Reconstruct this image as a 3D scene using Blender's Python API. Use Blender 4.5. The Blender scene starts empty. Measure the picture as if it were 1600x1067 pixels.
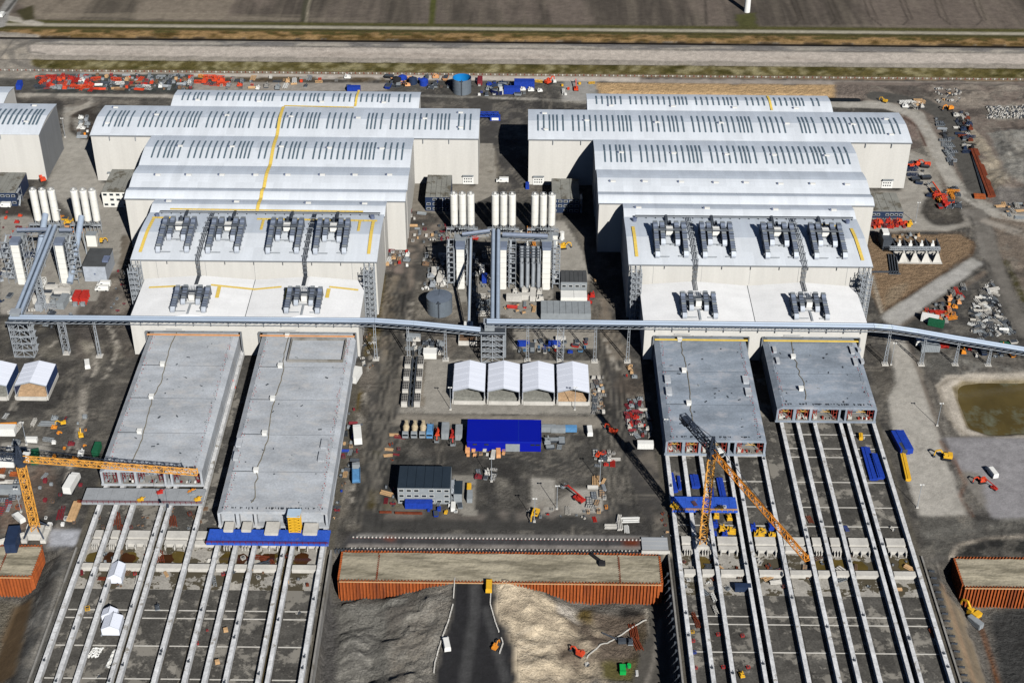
import bpy, math, random
import numpy as np
rnd = random.Random(7)
# ------------------------------------------------------------------ camera, sun, sky
scene = bpy.context.scene
FPX, PITCH, YAW, ROLL, CAMH = 2379.127, 0.603685, -0.004571, 0.007371, 402.916
def _cam():
    fw = np.array([math.sin(YAW)*math.cos(PITCH), math.cos(YAW)*math.cos(PITCH), -math.sin(PITCH)])
    r0 = np.array([math.cos(YAW), -math.sin(YAW), 0.]); u0 = np.cross(r0, fw)
    r = math.cos(ROLL)*r0+math.sin(ROLL)*u0; u = -math.sin(ROLL)*r0+math.cos(ROLL)*u0
    return fw, r, u
FW, RT, UP = _cam()
cam = bpy.data.cameras.new('camera'); camo = bpy.data.objects.new('camera', cam); scene.collection.objects.link(camo)
from mathutils import Matrix
camo.matrix_world = Matrix(((RT[0], UP[0], -FW[0], 0), (RT[1], UP[1], -FW[1], 0), (RT[2], UP[2], -FW[2], CAMH), (0, 0, 0, 1)))
cam.sensor_width = 36; cam.lens = FPX/1600*36; cam.clip_start = 1; cam.clip_end = 20000
scene.camera = camo
SUN_EL = math.radians(34.6)
to_sun = np.array([27.4, -63.9, 0]); to_sun = to_sun/np.linalg.norm(to_sun)*math.cos(SUN_EL); to_sun[2] = math.sin(SUN_EL)
w = bpy.data.worlds.new('World'); scene.world = w; w.use_nodes = True
nt = w.node_tree; bg = nt.nodes['Background']
sky = nt.nodes.new('ShaderNodeTexSky'); sky.sky_type = 'NISHITA'; sky.sun_disc = False
sky.air_density = .4; sky.dust_density = .1; sky.altitude = 1200; sky.sun_elevation = SUN_EL; sky.sun_rotation = math.atan2(to_sun[0], to_sun[1])
nt.links.new(sky.outputs[0], bg.inputs[0]); bg.inputs[1].default_value = 0.05
sl = bpy.data.lights.new('sun', 'SUN'); sl.energy = 5.0; sl.angle = math.radians(0.5); sl.color = (1, .97, .92)
so = bpy.data.objects.new('sun', sl); scene.collection.objects.link(so); so.location = (200, -300, 500)
from mathutils import Vector
so.rotation_euler = Vector(-to_sun).to_track_quat('-Z', 'Y').to_euler()
scene.view_settings.view_transform = 'Standard'; scene.view_settings.look = 'None'
scene.cycles.diffuse_bounces = 0; scene.view_settings.exposure = 0.15; scene.view_settings.gamma = 1.0

def G(px, py, z=0.0):            # point of the photograph -> place on the level z
    d = FW*FPX+RT*(px-800)-UP*(py-533.5)
    t = (z-CAMH)/d[2]
    return (d[0]*t, d[1]*t, z)
# ------------------------------------------------------------------ materials
def lin(c): c /= 255.; return c/12.92 if c <= .04045 else ((c+.055)/1.055)**2.4
def rgb(r, g, b, k=1.0): return (lin(r)*k, lin(g)*k, lin(b)*k)
MATS = {}
def mat(name, col, rough=.8, metal=0., var=.15, scale=.15, stretch=(1, 1, 1), bump=0., fine=0., spec=.3, var2=None, bscale=3., panel=None):
    if name in MATS: return MATS[name]
    m = bpy.data.materials.new(name); m.use_nodes = True; MATS[name] = m
    n = m.node_tree.nodes; L = m.node_tree.links; bs = n['Principled BSDF']
    bs.inputs['Roughness'].default_value = rough; bs.inputs['Metallic'].default_value = metal
    bs.inputs['Specular IOR Level'].default_value = spec
    g = n.new('ShaderNodeNewGeometry'); mp = n.new('ShaderNodeMapping'); L.new(g.outputs['Position'], mp.inputs[0])
    mp.inputs['Scale'].default_value = stretch
    t = n.new('ShaderNodeTexNoise'); t.inputs['Scale'].default_value = scale; t.inputs['Detail'].default_value = 7; t.inputs['Roughness'].default_value = .62
    L.new(mp.outputs[0], t.inputs['Vector'])
    r = n.new('ShaderNodeMapRange'); r.inputs[1].default_value = .3; r.inputs[2].default_value = .7
    r.inputs[3].default_value = 1-var; r.inputs[4].default_value = 1+var; L.new(t.outputs[0], r.inputs[0])
    mx = n.new('ShaderNodeMix'); mx.data_type = 'RGBA'; mx.blend_type = 'MULTIPLY'; mx.inputs[0].default_value = 1
    mx.inputs[6].default_value = (*col, 1); L.new(r.outputs[0], mx.inputs[7])
    out = mx.outputs[2]
    if fine:
        t2 = n.new('ShaderNodeTexNoise'); t2.inputs['Scale'].default_value = 1.3; t2.inputs['Detail'].default_value = 4
        L.new(g.outputs['Position'], t2.inputs['Vector'])
        r2 = n.new('ShaderNodeMapRange'); r2.inputs[1].default_value = .3; r2.inputs[2].default_value = .7
        r2.inputs[3].default_value = 1-fine; r2.inputs[4].default_value = 1+fine; L.new(t2.outputs[0], r2.inputs[0])
        m2 = n.new('ShaderNodeMix'); m2.data_type = 'RGBA'; m2.blend_type = 'MULTIPLY'; m2.inputs[0].default_value = 1
        L.new(out, m2.inputs[6]); L.new(r2.outputs[0], m2.inputs[7]); out = m2.outputs[2]
    if var2:
        t3 = n.new('ShaderNodeTexNoise'); t3.inputs['Scale'].default_value = var2[1]; t3.inputs['Detail'].default_value = 5; t3.inputs['Roughness'].default_value = .7
        L.new(mp.outputs[0], t3.inputs['Vector'])
        r3 = n.new('ShaderNodeMapRange'); r3.inputs[1].default_value = var2[2]; r3.inputs[2].default_value = var2[3]; L.new(t3.outputs[0], r3.inputs[0])
        m3 = n.new('ShaderNodeMix'); m3.data_type = 'RGBA'; L.new(r3.outputs[0], m3.inputs[0]); L.new(out, m3.inputs[6])
        m3.inputs[7].default_value = (*var2[0], 1); out = m3.outputs[2]
    if panel:
        vm = n.new('ShaderNodeVectorMath'); vm.operation = 'MULTIPLY'; vm.inputs[1].default_value = [1/q if q else 0 for q in panel[:3]]; L.new(g.outputs['Position'], vm.inputs[0])
        vf = n.new('ShaderNodeVectorMath'); vf.operation = 'FLOOR'; L.new(vm.outputs[0], vf.inputs[0]); wn = n.new('ShaderNodeTexWhiteNoise'); wn.noise_dimensions = '3D'; L.new(vf.outputs[0], wn.inputs['Vector'])
        r4 = n.new('ShaderNodeMapRange'); r4.inputs[3].default_value = 1-panel[3]; r4.inputs[4].default_value = 1+panel[3]*.6; L.new(wn.outputs['Value'], r4.inputs[0])
        m4 = n.new('ShaderNodeMix'); m4.data_type = 'RGBA'; m4.blend_type = 'MULTIPLY'; m4.inputs[0].default_value = 1; L.new(out, m4.inputs[6]); L.new(r4.outputs[0], m4.inputs[7]); out = m4.outputs[2]
    L.new(out, bs.inputs['Base Color'])
    if bump:
        b = n.new('ShaderNodeBump'); b.inputs['Strength'].default_value = 1; b.inputs['Distance'].default_value = bump
        t4 = n.new('ShaderNodeTexNoise'); t4.inputs['Scale'].default_value = 1/bscale; t4.inputs['Detail'].default_value = 6
        L.new(g.outputs['Position'], t4.inputs['Vector']); L.new(t4.outputs[0], b.inputs['Height']); L.new(b.outputs[0], bs.inputs['Normal'])
    return m
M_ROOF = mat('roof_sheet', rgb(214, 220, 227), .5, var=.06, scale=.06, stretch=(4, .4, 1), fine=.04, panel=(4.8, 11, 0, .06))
M_ROOF_SHADE = mat('roof_sheet_shaded', rgb(200, 209, 220), .5, var=.07, scale=.06, stretch=(4, .4, 1), fine=.04, panel=(4.8, 11, 0, .06))  # same roof sheet, with the shade of the back slopes put into its colour
M_ROOFW = mat('white_membrane', rgb(238, 239, 240), .6, var=.06, scale=.1, fine=.04, panel=(12, 3.2, 0, .03))
M_WALL = mat('beige_cladding', rgb(214, 212, 206, .88), .6, var=.06, scale=.12, stretch=(2, 1, .12), fine=.03, panel=(6, 6, 0, .014))
M_TRIM = mat('grey_trim', rgb(120, 124, 128), .6)
M_SKY = mat('skylight_glazing', rgb(92, 110, 122), .3, var=.35, scale=.9, stretch=(1, 1, 1), spec=.5)
M_VENT = mat('vent_dark', rgb(105, 115, 140), .5, var=.2, scale=1)
M_YEL = mat('yellow_grating', rgb(226, 196, 96), .7, var=.12, scale=.8)
M_STEEL = mat('galvanised_steel', rgb(160, 166, 172), .45, .1, var=.15, scale=.3)
M_STEELD = mat('dark_steel', rgb(78, 84, 92), .5, .3, var=.2, scale=.5)
M_DUCT = mat('duct_metal', rgb(122, 132, 150), .4, .1, var=.12, scale=.6)
M_DUCTL = mat('duct_light', rgb(175, 182, 192), .5, .1, var=.15, scale=.6)
M_CONC = mat('tunnel_concrete', rgb(172, 177, 183), .85, var=.24, scale=.055, stretch=(1, 1.8, 1), fine=.12, var2=(rgb(190, 189, 188), .13, .5, .78), spec=.25)
M_CONC2 = mat('bluish_tunnel_concrete', rgb(140, 150, 162), .85, var=.28, scale=.06, stretch=(1, 1.8, 1), fine=.12, var2=(rgb(178, 176, 178), .12, .52, .8), spec=.25)
M_CONCB = mat('beam_concrete', rgb(206, 207, 208), .85, var=.25, scale=.25, fine=.18, spec=.2, var2=(rgb(150, 146, 138), .3, .58, .66))
M_CONCG = mat('grey_concrete', rgb(142, 140, 136), .9, var=.16, scale=.12, fine=.08, var2=(rgb(112, 108, 100), .09, .48, .62))
M_CONCD = mat('dark_concrete', rgb(80, 78, 74), .9, var=.35, scale=.16, fine=.3, var2=(rgb(136, 132, 124), .1, .52, .58), panel=(8, 15.8, 0, .22))
M_CONCL = mat('light_concrete', rgb(196, 193, 186), .9, var=.14, scale=.15, fine=.08)
M_WHITE = mat('white_paint', rgb(228, 228, 224), .4, var=.05, scale=.4)
M_WHITEW = mat('white_cladding', rgb(236, 235, 228, .92), .45, var=.05, scale=.3)
M_BLACK = mat('black_rubber', (.02, .02, .022), .8)
M_GLASS = mat('dark_glass', (.02, .028, .035), .12, spec=.6)
M_RUST = mat('rusty_steel', rgb(196, 102, 50, .66), .85, var=.3, scale=.5, stretch=(1, 1, .15), fine=.15, var2=(rgb(104, 54, 34), .25, .5, .68))
M_RUSTD = mat('dark_rust', rgb(112, 52, 30), .9, var=.3, scale=.4, fine=.2)
M_SAND = mat('sand_fill', rgb(166, 158, 138), .95, var=.24, scale=.05, stretch=(.5, 2.5, 1), fine=.1, var2=(rgb(118, 112, 96), .09, .45, .62), bump=.35, bscale=2)
M_ORANGE = mat('orange_paint', rgb(224, 142, 50), .5, var=.12, scale=.8)
M_YELLOW = mat('yellow_paint', rgb(222, 172, 48), .5, var=.12, scale=.8)
M_RED = mat('red_paint', rgb(178, 48, 40), .5, var=.2, scale=1.2)
M_REDO = mat('red_orange_paint', rgb(214, 76, 46), .5, var=.2, scale=1.2)
M_BLUE = mat('blue_paint', rgb(32, 62, 158), .5, var=.2, scale=.8)
M_BLUEB = mat('blue_cladding', rgb(6, 22, 152), .5, var=.04, scale=.1)
M_LBLUE = mat('light_blue_paint', rgb(90, 140, 185), .5, var=.2, scale=.8)
M_NAVY = mat('navy_cladding', rgb(38, 52, 78), .6, var=.15, scale=.5)
M_GREEN = mat('green_paint', rgb(30, 90, 62), .6, var=.2, scale=.8)
M_GREENB = mat('bright_green_paint', rgb(20, 165, 75), .6, var=.1, scale=.8)
M_TIMB = mat('pale_timber', rgb(196, 160, 118), .85, var=.2, scale=.6)
M_TIMBO = mat('formwork_ply', rgb(218, 160, 112), .8, var=.2, scale=.4)
M_BROWN = mat('brown_timber', rgb(120, 96, 76), .9, var=.3, scale=.7)
M_GREYP = mat('grey_panel', rgb(140, 146, 150), .6, var=.12, scale=.5)
M_DGREY = mat('dark_roof_felt', rgb(74, 76, 78), .8, var=.15, scale=.25, fine=.08)
M_PV = mat('dark_roof_panel', rgb(44, 54, 64), .35, var=.12, scale=.3)
M_GROOF = mat('grey_roof_felt', rgb(136, 136, 130), .8, var=.15, scale=.2, fine=.06, var2=(rgb(98, 94, 84), .15, .52, .6))
M_TENT = mat('tent_fabric', rgb(225, 230, 242), .5, var=.04, scale=.2, stretch=(.3, 3, 1))
M_TANK = mat('tank_steel', rgb(118, 128, 138), .4, .3, var=.12, scale=.3, stretch=(1, 1, .5))
M_TANKT = mat('tank_lid', rgb(104, 114, 128), .5, .1, var=.1, scale=.5)
M_MUD = mat('brown_water', rgb(88, 76, 42), .18, var=.3, scale=.05, spec=.5, var2=(rgb(104, 106, 88), .045, .5, .62))
M_MUDR = mat('rusty_water', rgb(66, 40, 20), .2, var=.35, scale=.12, spec=.5)
M_MUDG = mat('olive_water', rgb(92, 78, 38), .2, var=.3, scale=.12, spec=.5)
M_DKW = mat('dark_water', rgb(30, 32, 30), .15, var=.2, scale=.1, spec=.5)
M_ROCK = mat('pale_rock', rgb(176, 172, 164), .9, var=.3, scale=1.2)
M_MAG = mat('plum_paint', rgb(120, 40, 48), .7, var=.2, scale=1)
# ------------------------------------------------------------------ mesh and object helpers
COL = scene.collection
class MB:
    def __init__(s): s.v = []; s.f = []; s.m = []; s.s = []
    def face(s, pts, m=0, sm=False):
        n = len(s.v); s.v += [tuple(p) for p in pts]; s.f.append(tuple(range(n, n+len(pts)))); s.m.append(m); s.s.append(sm)
    def hexa(s, p, m=0):         # p: 8 points, bottom ring then top ring
        n = len(s.v); s.v += [tuple(q) for q in p]
        for q in ((0, 3, 2, 1), (4, 5, 6, 7), (0, 1, 5, 4), (1, 2, 6, 5), (2, 3, 7, 6), (3, 0, 4, 7)):
            s.f.append(tuple(n+i for i in q)); s.m.append(m); s.s.append(False)
    def box(s, x0, x1, y0, y1, z0, z1, m=0):
        s.hexa([(x0, y0, z0), (x1, y0, z0), (x1, y1, z0), (x0, y1, z0), (x0, y0, z1), (x1, y0, z1), (x1, y1, z1), (x0, y1, z1)], m)
    def cbox(s, cx, cy, z0, sx, sy, h, rot=0, m=0):
        c, d = math.cos(rot), math.sin(rot); q = [(-sx/2, -sy/2), (sx/2, -sy/2), (sx/2, sy/2), (-sx/2, sy/2)]
        r = [(cx+x*c-y*d, cy+x*d+y*c) for x, y in q]
        s.hexa([(x, y, z0) for x, y in r]+[(x, y, z0+h) for x, y in r], m)
    def prism(s, poly, z0, z1, m=0):
        n = len(poly); a = [(x, y, z0) for x, y in poly]; b = [(x, y, z1) for x, y in poly]
        s.face(b, m); s.face(a[::-1], m)
        for i in range(n): j = (i+1) % n; s.face([a[i], a[j], b[j], b[i]], m)
    def xprism(s, yz, x0, x1, m=0, cap=True):
        n = len(yz); a = [(x0, y, z) for y, z in yz]; b = [(x1, y, z) for y, z in yz]
        if cap: s.face(a, m); s.face(b[::-1], m)
        for i in range(n): j = (i+1) % n; s.face([a[i], b[i], b[j], a[j]], m)
    def yprism(s, xz, y0, y1, m=0):
        n = len(xz); a = [(x, y0, z) for x, z in xz]; b = [(x, y1, z) for x, z in xz]
        s.face(a, m); s.face(b[::-1], m)
        for i in range(n): j = (i+1) % n; s.face([a[j], a[i], b[i], b[j]], m)
    def tube(s, a, b, r0, r1=None, n=12, m=0, cap=True):
        r1 = r0 if r1 is None else r1
        a = Vector(a); b = Vector(b); d = (b-a).normalized()
        u = d.cross(Vector((0, 0, 1)));
        if u.length < .01: u = Vector((1, 0, 0))
        u.normalize(); v = d.cross(u)
        k = len(s.v)
        for c, r in ((a, r0), (b, r1)):
            for i in range(n):
                t = 2*math.pi*i/n; q = c+u*(math.cos(t)*r)+v*(math.sin(t)*r); s.v.append(tuple(q))
        for i in range(n):
            j = (i+1) % n; s.f.append((k+i, k+j, k+n+j, k+n+i)); s.m.append(m); s.s.append(True)
        if cap:
            s.face([s.v[k+i] for i in range(n)][::-1], m); s.face([s.v[k+n+i] for i in range(n)], m)
    def cyl(s, x, y, z0, z1, r0, r1=None, n=16, m=0, cap=True): s.tube((x, y, z0), (x, y, z1), r0, r1, n, m, cap)
    def bar(s, a, b, w=.2, m=0, h=None):
        h = h or w; a = Vector(a); b = Vector(b); d = b-a
        if d.length < 1e-6: return
        d.normalize(); u = d.cross(Vector((0, 0, 1)))
        if u.length < .01: u = Vector((1, 0, 0))
        u.normalize(); v = u.cross(d); u *= w/2; v *= h/2
        s.hexa([a-u-v, a+u-v, a+u+v, a-u+v, b-u-v, b+u-v, b+u+v, b-u+v], m)
    def truss(s, a, b, w, h=None, seg=3., bw=.2, m=0, top=1.0, tri=False):
        h = h or w; a = Vector(a); b = Vector(b); L = (b-a).length; d = (b-a)/L
        u = d.cross(Vector((0, 0, 1)))
        if u.length < .01: u = Vector((1, 0, 0))
        u.normalize(); v = u.cross(d)
        cs = [(-.5, -.5), (.5, -.5), (0, .5)] if tri else [(-.5, -.5), (.5, -.5), (.5, .5), (-.5, .5)]
        n = max(1, round(L/seg)); R = []
        for i in range(n+1):
            k = 1+(top-1)*i/n; c = a+d*(L*i/n); R.append([c+u*(x*w*k)+v*(y*h*k) for x, y in cs])
        for q in range(len(cs)):
            s.bar(R[0][q], R[-1][q], bw*1.4, m)
        for i in range(n):
            for q in range(len(cs)):
                j = (q+1) % len(cs)
                s.bar(R[i+1][q], R[i+1][j], bw*.8, m)
                if (i+q) % 2: s.bar(R[i][q], R[i+1][j], bw*.8, m)
                else: s.bar(R[i][j], R[i+1][q], bw*.8, m)
def link(name, mb, mats, parent=None, loc=None):
    if not isinstance(mats, (list, tuple)): mats = [mats]
    o0 = tuple(parent.location) if parent is not None and loc is None and 'world' in parent else (loc or (0, 0, 0))
    if parent is not None and parent.parent is not None and 'world' in parent.parent: pass
    me = bpy.data.meshes.new(name)
    vv = np.array(mb.v, dtype=np.float32).reshape(-1, 3)-np.array(o0, dtype=np.float32)
    me.from_pydata(vv.tolist(), [], mb.f)
    for m in mats: me.materials.append(m)
    me.polygons.foreach_set('material_index', mb.m); me.polygons.foreach_set('use_smooth', mb.s)
    me.update()
    o = bpy.data.objects.new(name, me); COL.objects.link(o)
    if parent is not None: o.parent = parent
    return o
ROOTLOC = {}
def thing(name, label, cat, loc=(0, 0, 0), group=None):
    o = bpy.data.objects.new(name, None); COL.objects.link(o); o.location = loc; o.empty_display_size = 1
    o['label'] = label; o['category'] = cat
    if group: o['group'] = group
    ROOTLOC[o] = tuple(loc)
    return o
def part(name, mb, mats, root, sub=None):        # mesh given in world coordinates; parent root (or its part sub)
    o = link(name, mb, mats, None, loc=tuple(root.location)); o.parent = sub or root
    return o
def lpart(name, mb, mats, root, sub=None):       # mesh given in the thing's own coordinates
    o = link(name, mb, mats); o.parent = sub or root; return o
def solo(name, mb, mats, label, cat, group=None, loc=None):
    o = link(name, mb, mats, None, loc=loc or (0, 0, 0))
    if loc: o.location = loc
    o['label'] = label; o['category'] = cat
    if group: o['group'] = group
    return o
def struct(name, mb, mats):
    o = link(name, mb, mats); o['kind'] = 'structure'; return o
def copy_tree(o, parent=None):
    c = o.copy(); COL.objects.link(c)
    if parent: c.parent = parent
    for ch in o.children: copy_tree(ch, c)
    return c
USED = set()
def place(proto, loc, rot=0, label=None, group=None, sc=1.0):
    if proto.name in USED: o = copy_tree(proto)
    else: o = proto; USED.add(proto.name)
    o.location = loc; o.rotation_euler = (0, 0, rot); o.scale = (sc, sc, sc) if not isinstance(sc, tuple) else sc
    if label: o['label'] = label
    if group: o['group'] = group
    elif 'group' in o.keys(): del o['group']
    return o
# ------------------------------------------------------------------ ground sheet: one height field with soil colours, split by kind of surface
X0, X1, Y0, Y1, ST = -400., 400., 336., 1060., 1.2
nx = int((X1-X0)/ST)+1; ny = int((Y1-Y0)/ST)+1
gx = X0+ST*np.arange(nx); gy = Y0+ST*np.arange(ny)
GX, GY = np.meshgrid(gx, gy)
def vnoise(X, Y, sc, seed, octs=4, rough=.55, sx=1., sy=1.):
    out = np.zeros_like(X); a = 1.; tot = 0.
    for o in range(octs):
        rs = np.random.RandomState(seed*17+o); T = rs.rand(256, 256)
        u = X*sx/sc*2**o+1000.3; v = Y*sy/sc*2**o+1000.7
        i = np.floor(u).astype(int); j = np.floor(v).astype(int); fu = u-i; fv = v-j
        fu = fu*fu*(3-2*fu); fv = fv*fv*(3-2*fv)
        i &= 255; j &= 255; i2 = (i+1) & 255; j2 = (j+1) & 255
        out += a*((T[j, i]*(1-fu)+T[j, i2]*fu)*(1-fv)+(T[j2, i]*(1-fu)+T[j2, i2]*fu)*fv); tot += a; a *= rough
    return out/tot
WX = (vnoise(GX, GY, 9, 1)-.5)*2; WY = (vnoise(GX, GY, 9, 2)-.5)*2
N1 = vnoise(GX, GY, 40, 3, 6, .6); N2 = vnoise(GX, GY, 14, 4, 5, .65); N3 = vnoise(GX, GY, 5, 5, 3, .7)
def pip(poly, warp=1.):
    px = GX+WX*warp; py = GY+WY*warp; ins = np.zeros(GX.shape, bool); n = len(poly)
    for i in range(n):
        x1, y1 = poly[i]; x2, y2 = poly[(i+1) % n]
        if y1 == y2: continue
        c = ((py >= y1) != (py >= y2)) & (px < (x2-x1)*(py-y1)/(y2-y1)+x1); ins ^= c
    return ins
def blur(a, n=1):
    for _ in range(n):
        b = a.copy(); b[1:-1] = (a[:-2]+2*a[1:-1]+a[2:])/4; a = b.copy(); b[:, 1:-1] = (a[:, :-2]+2*a[:, 1:-1]+a[:, 2:])/4; a = b
    return a
def linedist(pts, pad=None):
    if pad is not None:
        xs = [p[0] for p in pts]; ys = [p[1] for p in pts]
        i0 = max(0, int((min(xs)-pad-X0)/ST)); i1 = min(nx, int((max(xs)+pad-X0)/ST)+2); j0 = max(0, int((min(ys)-pad-Y0)/ST)); j1 = min(ny, int((max(ys)+pad-Y0)/ST)+2)
        gx_, gy_ = GX[j0:j1, i0:i1], GY[j0:j1, i0:i1]; D = np.full(gx_.shape, 1e9)
        for (x1, y1), (x2, y2) in zip(pts[:-1], pts[1:]):
            dx, dy = x2-x1, y2-y1; L = dx*dx+dy*dy+1e-9
            t = np.clip(((gx_-x1)*dx+(gy_-y1)*dy)/L, 0, 1); D = np.minimum(D, np.hypot(gx_-x1-t*dx, gy_-y1-t*dy))
        return D, (slice(j0, j1), slice(i0, i1))
    D = np.full(GX.shape, 1e9)
    for (x1, y1), (x2, y2) in zip(pts[:-1], pts[1:]):
        dx, dy = x2-x1, y2-y1; L = dx*dx+dy*dy+1e-9
        t = np.clip(((GX-x1)*dx+(GY-y1)*dy)/L, 0, 1); D = np.minimum(D, np.hypot(GX-x1-t*dx, GY-y1-t*dy))
    return D
H = np.zeros(GX.shape)
CA = np.zeros(GX.shape+(3,)); CA[:] = rgb(74, 72, 69)
CA *= (0.72+.56*N2)[..., None]
mk = np.clip((N1-.52)*14, 0, 1)[..., None]*.4; CA = CA*(1-mk)+np.array(rgb(112, 108, 101))*mk
ZN = np.zeros(GX.shape, int); ZNAME = ['ground', 'field', 'grass_verge', 'track', 'gravel_bank', 'ditch', 'concrete_yard', 'dirt_road', 'excavation', 'basin_floor', 'sand_bank']
def wpoly(pp, z=0): return [G(x, y, z)[:2] for x, y in pp]
def paint(poly, col, z=0, warp=.6, alpha=1., zone=None, nz=None, var=.15, world=False, soft=1):
    m = pip(poly if world else wpoly(poly, z), warp)
    if nz: m &= (vnoise(GX, GY, nz[0], nz[2] if len(nz) > 2 else 9, 4, .65, *(nz[3:5] if len(nz) > 4 else (1, 1))) > nz[1])
    a = m.astype(float)
    if soft: a = blur(a, soft)
    a = (a*alpha)[..., None]; c = np.array(rgb(*col))*(1-var+2*var*N2)[..., None]
    CA[:] = CA*(1-a)+c*a
    if zone is not None: ZN[m] = ZNAME.index(zone)
    return m
def stroke(pts, wd, col, z=0, alpha=1., soft=.8, zone=None, world=False, nz=None):
    D, sl_ = linedist(pts if world else wpoly(pts, z), wd+6)
    if D.size == 0: return
    D = D+WX[sl_]*wd*.1
    a = np.clip((wd/2+soft-D)/(2*soft), 0, 1)*alpha
    if nz: a = a*np.clip((vnoise(GX[sl_], GY[sl_], nz[0], 11)-nz[1])*8, 0, 1)
    a = a[..., None]; c = np.array(rgb(*col)); CA[sl_] = CA[sl_]*(1-a)+c*(.88+.24*N3[sl_])[..., None]*a
    if zone is not None: ZN[sl_][D < wd/2] = ZNAME.index(zone)
def band(y0, y1, col, zone=None, x0=-500, x1=500, **k): paint([(x0, y0), (x1, y0), (x1, y1), (x0, y1)], col, world=True, zone=zone, **k)
# fields beyond the path
band(955, 1100, (112, 102, 94), 'field', warp=.5)
paint([(-10, -40), (390, -40), (350, 31), (60, 30), (40, 15)], (138, 128, 114), warp=1, alpha=.8)
paint([(470, -40), (760, -40), (790, 36), (485, 34)], (102, 94, 86), alpha=.8)
fs = vnoise(GX, GY, 60, 21, 5, .6, 1.6, .35); fm = (GY > 957)
a = (np.clip((fs-.46)*7, 0, 1)*.72*fm)[..., None]; CA[:] = CA*(1-a)+np.array(rgb(66, 62, 56))*a
fl = vnoise(GX, GY, 6, 22, 3, .6, 1., .06); a = (np.abs(fl-.5)*1.1*fm)[..., None]; CA[:] = CA*(1-a)+np.array(rgb(140, 130, 116))*a
fl = vnoise(GX, GY, 7, 23, 3, .6, .05, 1.); a = (np.clip(fl-.55, 0, 1)*2.2*(fm & (GY < 972)))[..., None]; CA[:] = CA*(1-a)+np.array(rgb(150, 140, 124))*a
stroke([(490, -30), (478, 10), (474, 38)], 5, (78, 76, 62)); stroke([(492, -30), (482, 10), (478, 38)], 1.6, (150, 142, 125))
stroke([(680, -30), (674, 38)], 4, (84, 86, 46)); stroke([(1100, -30), (1104, 38)], 1.6, (60, 56, 50), alpha=.7)
for q in (1235, 1292, 1350, 1405, 1460, 1520):
    b = q+12
    stroke([(q-12, -40), (q, 0), (q+8, 26), (q+26, 40)] if q in (1350, 1460) else [(q-12, -40), (q+4, 10), (q+14, 32), (q+6, 40)], 1.3, (62, 56, 50), alpha=.65, soft=.6)
    stroke([(q-4, -40), (q+12, 10), (q+21, 32)], 1.1, (66, 60, 52), alpha=.6, soft=.6)
paint([(1150, 24), (1180, 20), (1184, 44), (1152, 44)], (84, 84, 50), warp=2)
# verges, path, reeds, ditch
band(951, 957, (82, 80, 46), 'grass_verge', warp=.8); band(946.2, 951, (160, 154, 138), 'track', warp=.3); band(940.5, 946.2, (74, 70, 38), 'grass_verge', warp=.8)
band(931, 941, (152, 124, 84), 'grass_verge', warp=1.4); band(931, 941, (84, 68, 34), nz=(5, .56, 31, .6, 1.6)); band(937, 941, (80, 76, 40), nz=(9, .5, 33))
band(926.5, 931, (44, 35, 20), 'ditch', warp=.8)
band(914.5, 926.8, (160, 154, 144), 'gravel_bank', warp=.6); band(914.5, 924, (120, 117, 114), nz=(24, .5, 35, .6, 2)); band(913.8, 914.8, (110, 106, 100))
band(897.5, 914, (182, 173, 163), 'gravel_bank', warp=.3, var=.08); band(899, 912, (160, 150, 140), nz=(20, .58, 36, .25, 2), alpha=.6)
band(892.5, 897.6, (134, 128, 120), 'gravel_bank', warp=.4)
band(878.5, 892.6, (92, 84, 48), 'grass_verge', warp=.6); band(880, 892, (150, 142, 108), nz=(6, .53, 37, 1.2, .8), alpha=.85); band(880, 892, (70, 66, 30), nz=(12, .6, 38))
band(874.8, 878.6, (128, 112, 92), 'gravel_bank', warp=.4)
band(868.5, 875, (186, 178, 168), 'track', warp=.3, x1=75); band(867, 873.5, (150, 142, 134), 'track', warp=.5, x0=75)
# left end of the bank
LE = [(-60, 150), (-60, 45), (60, 55), (45, 66), (40, 76), (50, 86), (48, 100), (55, 108), (90, 122), (0, 128)]
paint(LE, (160, 152, 140), warp=1.5, zone='gravel_bank', nz=None); paint(LE, (118, 114, 108), nz=(14, .5, 41), alpha=.7)
stroke([(80, 64), (40, 70), (16, 82), (22, 98), (60, 110), (120, 114)], 5, (112, 108, 102), alpha=.8); stroke([(60, 67), (44, 74), (46, 84), (70, 87)], 2.5, (110, 106, 100), alpha=.8)
stroke([(-20, 22), (10, 28), (40, 34), (60, 38)], 7, (176, 170, 158)); stroke([(26, -10), (6, 20), (0, 40)], 8, (150, 148, 144)); stroke([(32, -10), (10, 18)], 2, (60, 60, 58))
paint([(24, 18), (50, 8), (56, 30), (36, 34)], (72, 68, 46), warp=2)
# yard between bank and halls
paint([(-20, 122), (960, 128), (960, 152), (-20, 152)], (86, 84, 80), warp=.5); paint([(60, 116), (300, 116), (300, 145), (55, 145)], (66, 70, 68), warp=.5)
paint([(300, 128), (605, 130), (605, 143), (300, 143)], (150, 144, 136), warp=1, zone='concrete_yard'); paint([(300, 120), (610, 121), (610, 129), (300, 129)], (92, 80, 62), nz=(8, .4, 44))
paint([(880, 128), (930, 129), (934, 158), (878, 158)], (150, 148, 144), zone='concrete_yard', warp=.3)
stroke([(20, 148), (260, 150), (300, 156)], 3.5, (168, 162, 152)); stroke([(660, 150), (830, 155), (940, 162)], 3.5, (158, 154, 146))
paint([(930, 130), (1360, 134), (1362, 147), (1345, 152), (936, 148)], (188, 158, 118), warp=.6, zone='sand_bank', var=.1)
paint([(946, 146.5), (1350, 150), (1352, 158), (946, 158)], (40, 40, 38), warp=.3)
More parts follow.
